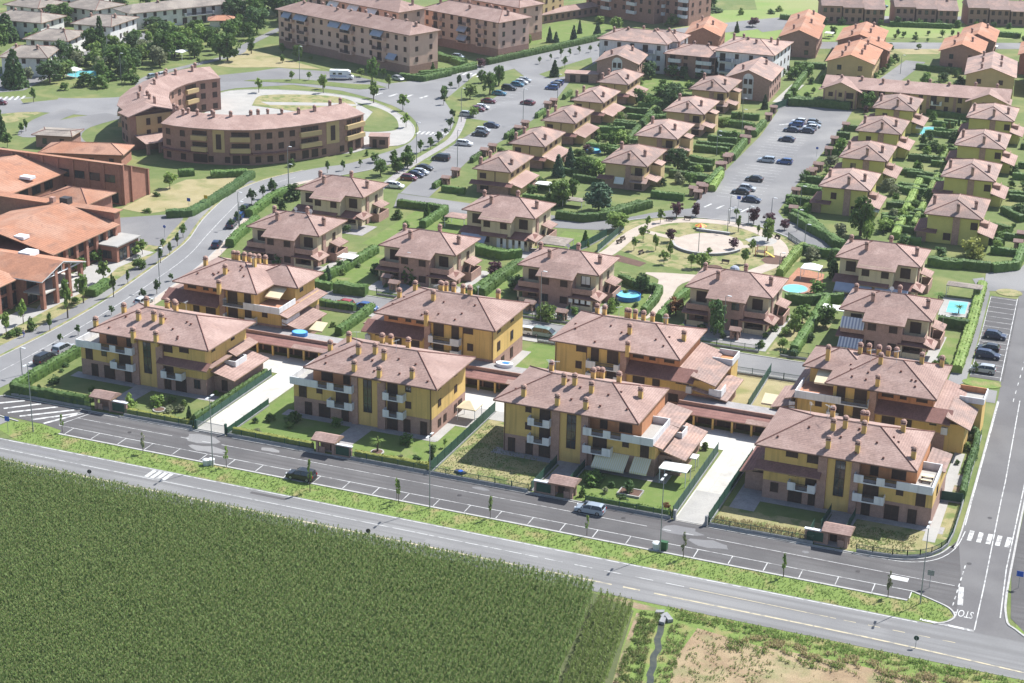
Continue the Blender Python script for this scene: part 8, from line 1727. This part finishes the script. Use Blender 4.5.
def blades(x, y, n, h0, h1, spread, wid, droop, z=0.0, lo=.3):
    """n drooping two-segment leaf blades for every plant; returns quads"""
    N = len(x); out = []
    hp = rg.uniform(h0, h1, N)
    for k in range(n):
        a = rg.uniform(0, 6.283, N); b = hp * rg.uniform(lo, .97, N); L = spread * rg.uniform(.7, 1.25, N); w = wid * rg.uniform(.7, 1.3, N)
        ca, sa = np.cos(a), np.sin(a)
        rise = L * rg.uniform(.3, .75, N)
        p0 = np.stack([x, y, b + z], 1); p1 = np.stack([x + ca * L * .55, y + sa * L * .55, b + rise + z], 1); p2 = np.stack([x + ca * L, y + sa * L, b + rise - droop * L * rg.uniform(.2, 1, N) + z], 1)
        s = np.stack([-sa, ca, np.zeros(N)], 1) * w[:, None]
        out.append(np.stack([p0 - s * .5, p0 + s * .5, p1 + s, p1 - s], 1)); out.append(np.stack([p1 - s, p1 + s, p2 + s * .15, p2 - s * .15], 1))
    a = rg.uniform(0, 3.14, N); s = np.stack([np.cos(a), np.sin(a), np.zeros(N)], 1) * .05
    base = np.stack([x, y, np.full(N, z)], 1); tp = np.stack([x + rg.normal(0, .05, N), y + rg.normal(0, .05, N), hp + z + .05], 1)
    out.append(np.stack([base - s, base + s, tp + s * .5, tp - s * .5], 1))
    return np.concatenate(out), hp
LEAF['maize'] = leaf_mat('leaf_maize', (.15, .23, .055), (.205, .285, .09), .45)
LEAF['maizelight'] = leaf_mat('leaf_maize_light', (.2, .28, .07), (.26, .33, .1), .45)
LEAF['tassel'] = leaf_mat('maize_tassel', (.3, .32, .13), (.25, .28, .11), .4)
LEAF['blade'] = leaf_mat('grass_blade', (.15, .225, .05), (.19, .255, .065), .4)
LEAF['straw'] = leaf_mat('dry_straw', (.36, .28, .14), (.3, .24, .11), .2)
def maize(name, poly, sp, row, h, leaf, rowdir=(0, 1), label_kind='stuff'):
    xs = [p[0] for p in poly]; ys = [p[1] for p in poly]
    d = np.array(rowdir) / np.hypot(*rowdir); nrm = np.array([d[1], -d[0]])
    R_ = max(max(xs) - min(xs), max(ys) - min(ys)) * 1.2; c = np.array([(max(xs) + min(xs)) / 2, (max(ys) + min(ys)) / 2])
    u = np.arange(-R_, R_, row); v = np.arange(-R_, R_, sp); U, V = np.meshgrid(u, v); U = U.ravel() + rg.normal(0, .06, U.size); V = V.ravel() + rg.uniform(-.12, .12, V.size)
    px = c[0] + U * nrm[0] + V * d[0]; py = c[1] + U * nrm[1] + V * d[1]
    k = np_inside(px, py, poly); px, py = px[k], py[k]
    q, hp = blades(px, py, 5, h * .9, h * 1.07, .58, .06, .8, lo=.62)
    N = len(px); a = rg.uniform(0, 6.28, N); t = []
    for j in range(2):
        a2 = a + j * 1.57; s = np.stack([np.cos(a2), np.sin(a2), np.zeros(N)], 1) * .07; b0 = np.stack([px, py, hp], 1); b1 = b0 + np.stack([rg.normal(0, .06, N), rg.normal(0, .06, N), np.full(N, .32)], 1)
        t.append(np.stack([b0 - s * .3, b0 + s * .3, b1 + s, b1 - s], 1))
    t = np.concatenate(t); al = np.concatenate([q, t]); idx = np.concatenate([np.zeros(len(q)), np.ones(len(t))])
    return link(name, np_mesh(name, al.reshape(-1, 3), len(al), [LEAF[leaf], LEAF['tassel']], idx), None, None, 'stuff')
maize('maize_field', [(-72, -15.6), (34.4, -15.6), (35.4, -18.1), (36, -23.3), (36.9, -31), (38.4, -40), (42, -72), (-40, -72), (-82, -20)], .24, .7, 2.3, 'maize', (-.1, 1))
maize('maize_strip', [(36.2, -17.2), (40.8, -18.2), (41.2, -20), (42.2, -27.2), (44, -38), (50, -72), (43, -72), (39.4, -40), (37.6, -31), (36.7, -23.3)], .3, .85, 2.0, 'maizelight', (-.14, 1))
def tufts(name, poly, n, h, leaf, spread=.22, dry=0, z=0.03, clump=0):
    xs = [p[0] for p in poly]; ys = [p[1] for p in poly]
    px = rg.uniform(min(xs), max(xs), n * 3); py = rg.uniform(min(ys), max(ys), n * 3); k = np_inside(px, py, poly); px, py = px[k][:n], py[k][:n]
    if clump:
        k = (np.sin(px * 1.3 + 2 * np.sin(py * .9)) * np.sin(py * 1.7 + 1.5 * np.sin(px * .7)) * .5 + .5 + rg.normal(0, .12, len(px))) > clump; px, py = px[k], py[k]
    q, _ = blades(px, py, 3, h * .2, h, spread, .04, .5, z)
    idx = np.tile((rg.random(len(px)) < dry), 7)[:len(q)]
    return link(name, np_mesh(name, q.reshape(-1, 3), len(q), [LEAF[leaf], LEAF['straw']], idx), None, None, 'stuff')
tufts('verge_grass', [(-66, -5), (76, -5), (79.4, -3.5), (80, -2), (78.8, 0), (76, 1.4), (73.9, 2.4), (73.8, -.4), (-62, -.4), (-66, 1.6), (-72, 1)], 4000, .1, 'blade', .16, .01)
tufts('margin_grass', [(45, -15), (120, -15), (120, -18), (60, -17.4), (47, -17.6)], 3600, .28, 'blade', .3, .08, clump=.3)
tufts('ditch_bank_grass', [(42, -17.6), (45, -17), (45, -21), (46, -27), (47.4, -34), (50, -50), (47, -50), (44, -34), (43, -25)], 2200, .26, 'blade', .35, .1, clump=.4); tufts('ditch_bank_grass', [(46.6, -19), (49, -18.6), (50, -26), (51.2, -36), (54, -50), (52.6, -50), (49, -34), (47.6, -27)], 1200, .24, 'blade', .3, .3, clump=.45)
tufts('dry_margin_grass', [(55, -17.6), (70, -17.8), (110, -18.2), (110, -20.6), (70, -20.6), (56, -20.4)], 3000, .45, 'straw', .35, .3, clump=.5); tufts('margin_weeds', [(54, -19.4), (62, -19.8), (100, -20.6), (100, -21.6), (62, -22.6), (55, -22)], 1600, .4, 'blade', .35, .1, clump=.55)
tufts('stubble_straw', [(51, -20), (110, -21), (110, -60), (56, -60)], 1400, .06, 'straw', .16, .6, clump=.5)
tufts('stubble_weeds', [(50, -19), (56, -19), (62, -24), (60, -50), (53, -50)], 1800, .16, 'blade', .25, .25, clump=.45)
tufts('garden_weeds', [(43.4, 11.4), (58, 11.4), (58, 14.6), (43.4, 14)], 700, .4, 'straw', .2, .6); tufts('garden_weeds', [(62.6, 12), (70, 12), (72, 16), (72, 20), (62.6, 20)], 900, .1, 'blade', .12, .3); tufts('garden_weeds', [(-.8, 11.4), (15, 11.4), (15, 20), (-.8, 33)], 1500, .1, 'blade', .12, .4)
for k, q in enumerate([(44.3, -16.8), (45.2, -17.6), (45.4, -19.1), (46.0, -18.3)]):
    o = thing('concrete_block', f'{("tilted", "flat", "broken", "half sunk")[k]} concrete slab of the culvert at the head of the ditch', 'concrete slab', q[0], q[1], .05, R(20 + k * 40)); mb = MB(); mb.prism([(-.6, -.3), (.5, -.4), (.65, .25), (-.45, .4)], 0, lambda x, y: .3 + .12 * x + .08 * k); mb.build('slab', M['basewall'], o)

# ================================================================== light
W = bpy.data.worlds.new('World'); SC.world = W; W.use_nodes = True
nt = W.node_tree; sky = nt.nodes.new('ShaderNodeTexSky'); sky.sky_type = 'NISHITA'; sky.sun_disc = False
SUN_EL, SUN_AZ = R(51), R(61)          # sun stands beyond and to the right: direction (cos 61, sin 61)
sky.sun_elevation = SUN_EL; sky.sun_rotation = R(90) - SUN_AZ
nt.links.new(sky.outputs[0], nt.nodes['Background'].inputs[0]); nt.nodes['Background'].inputs[1].default_value = .092
sd = bpy.data.lights.new('sun', 'SUN'); sd.energy = 4.4; sd.angle = R(.5); sd.color = (1, .985, .955)
so = bpy.data.objects.new('sun', sd); COL.objects.link(so); so.location = (200, 300, 400)
dv = Vector((-math.cos(SUN_EL) * math.cos(SUN_AZ), -math.cos(SUN_EL) * math.sin(SUN_AZ), -math.sin(SUN_EL)))
so.rotation_euler = dv.to_track_quat('-Z', 'Y').to_euler()
hz = MB().box(-1000, 1000, -600, 1400, -1.5, 118).build('haze', [], kind='stuff')
hm = bpy.data.materials.new('haze'); hm.use_nodes = True; hn = hm.node_tree; hn.nodes.remove(hn.nodes['Principled BSDF'])
hv = hn.nodes.new('ShaderNodeVolumePrincipled'); hv.inputs['Color'].default_value = (.86, .9, .95, 1); hv.inputs['Density'].default_value = .00009
hn.links.new(hv.outputs[0], hn.nodes['Material Output'].inputs['Volume']); hz.data.materials.append(hm)
SC.view_settings.view_transform = 'Standard'; SC.view_settings.look = 'None'; SC.view_settings.exposure = .9; SC.view_settings.gamma = 1
SC.render.engine = 'CYCLES'; SC.cycles.max_bounces = 5; SC.cycles.use_denoising = True
write_labels()
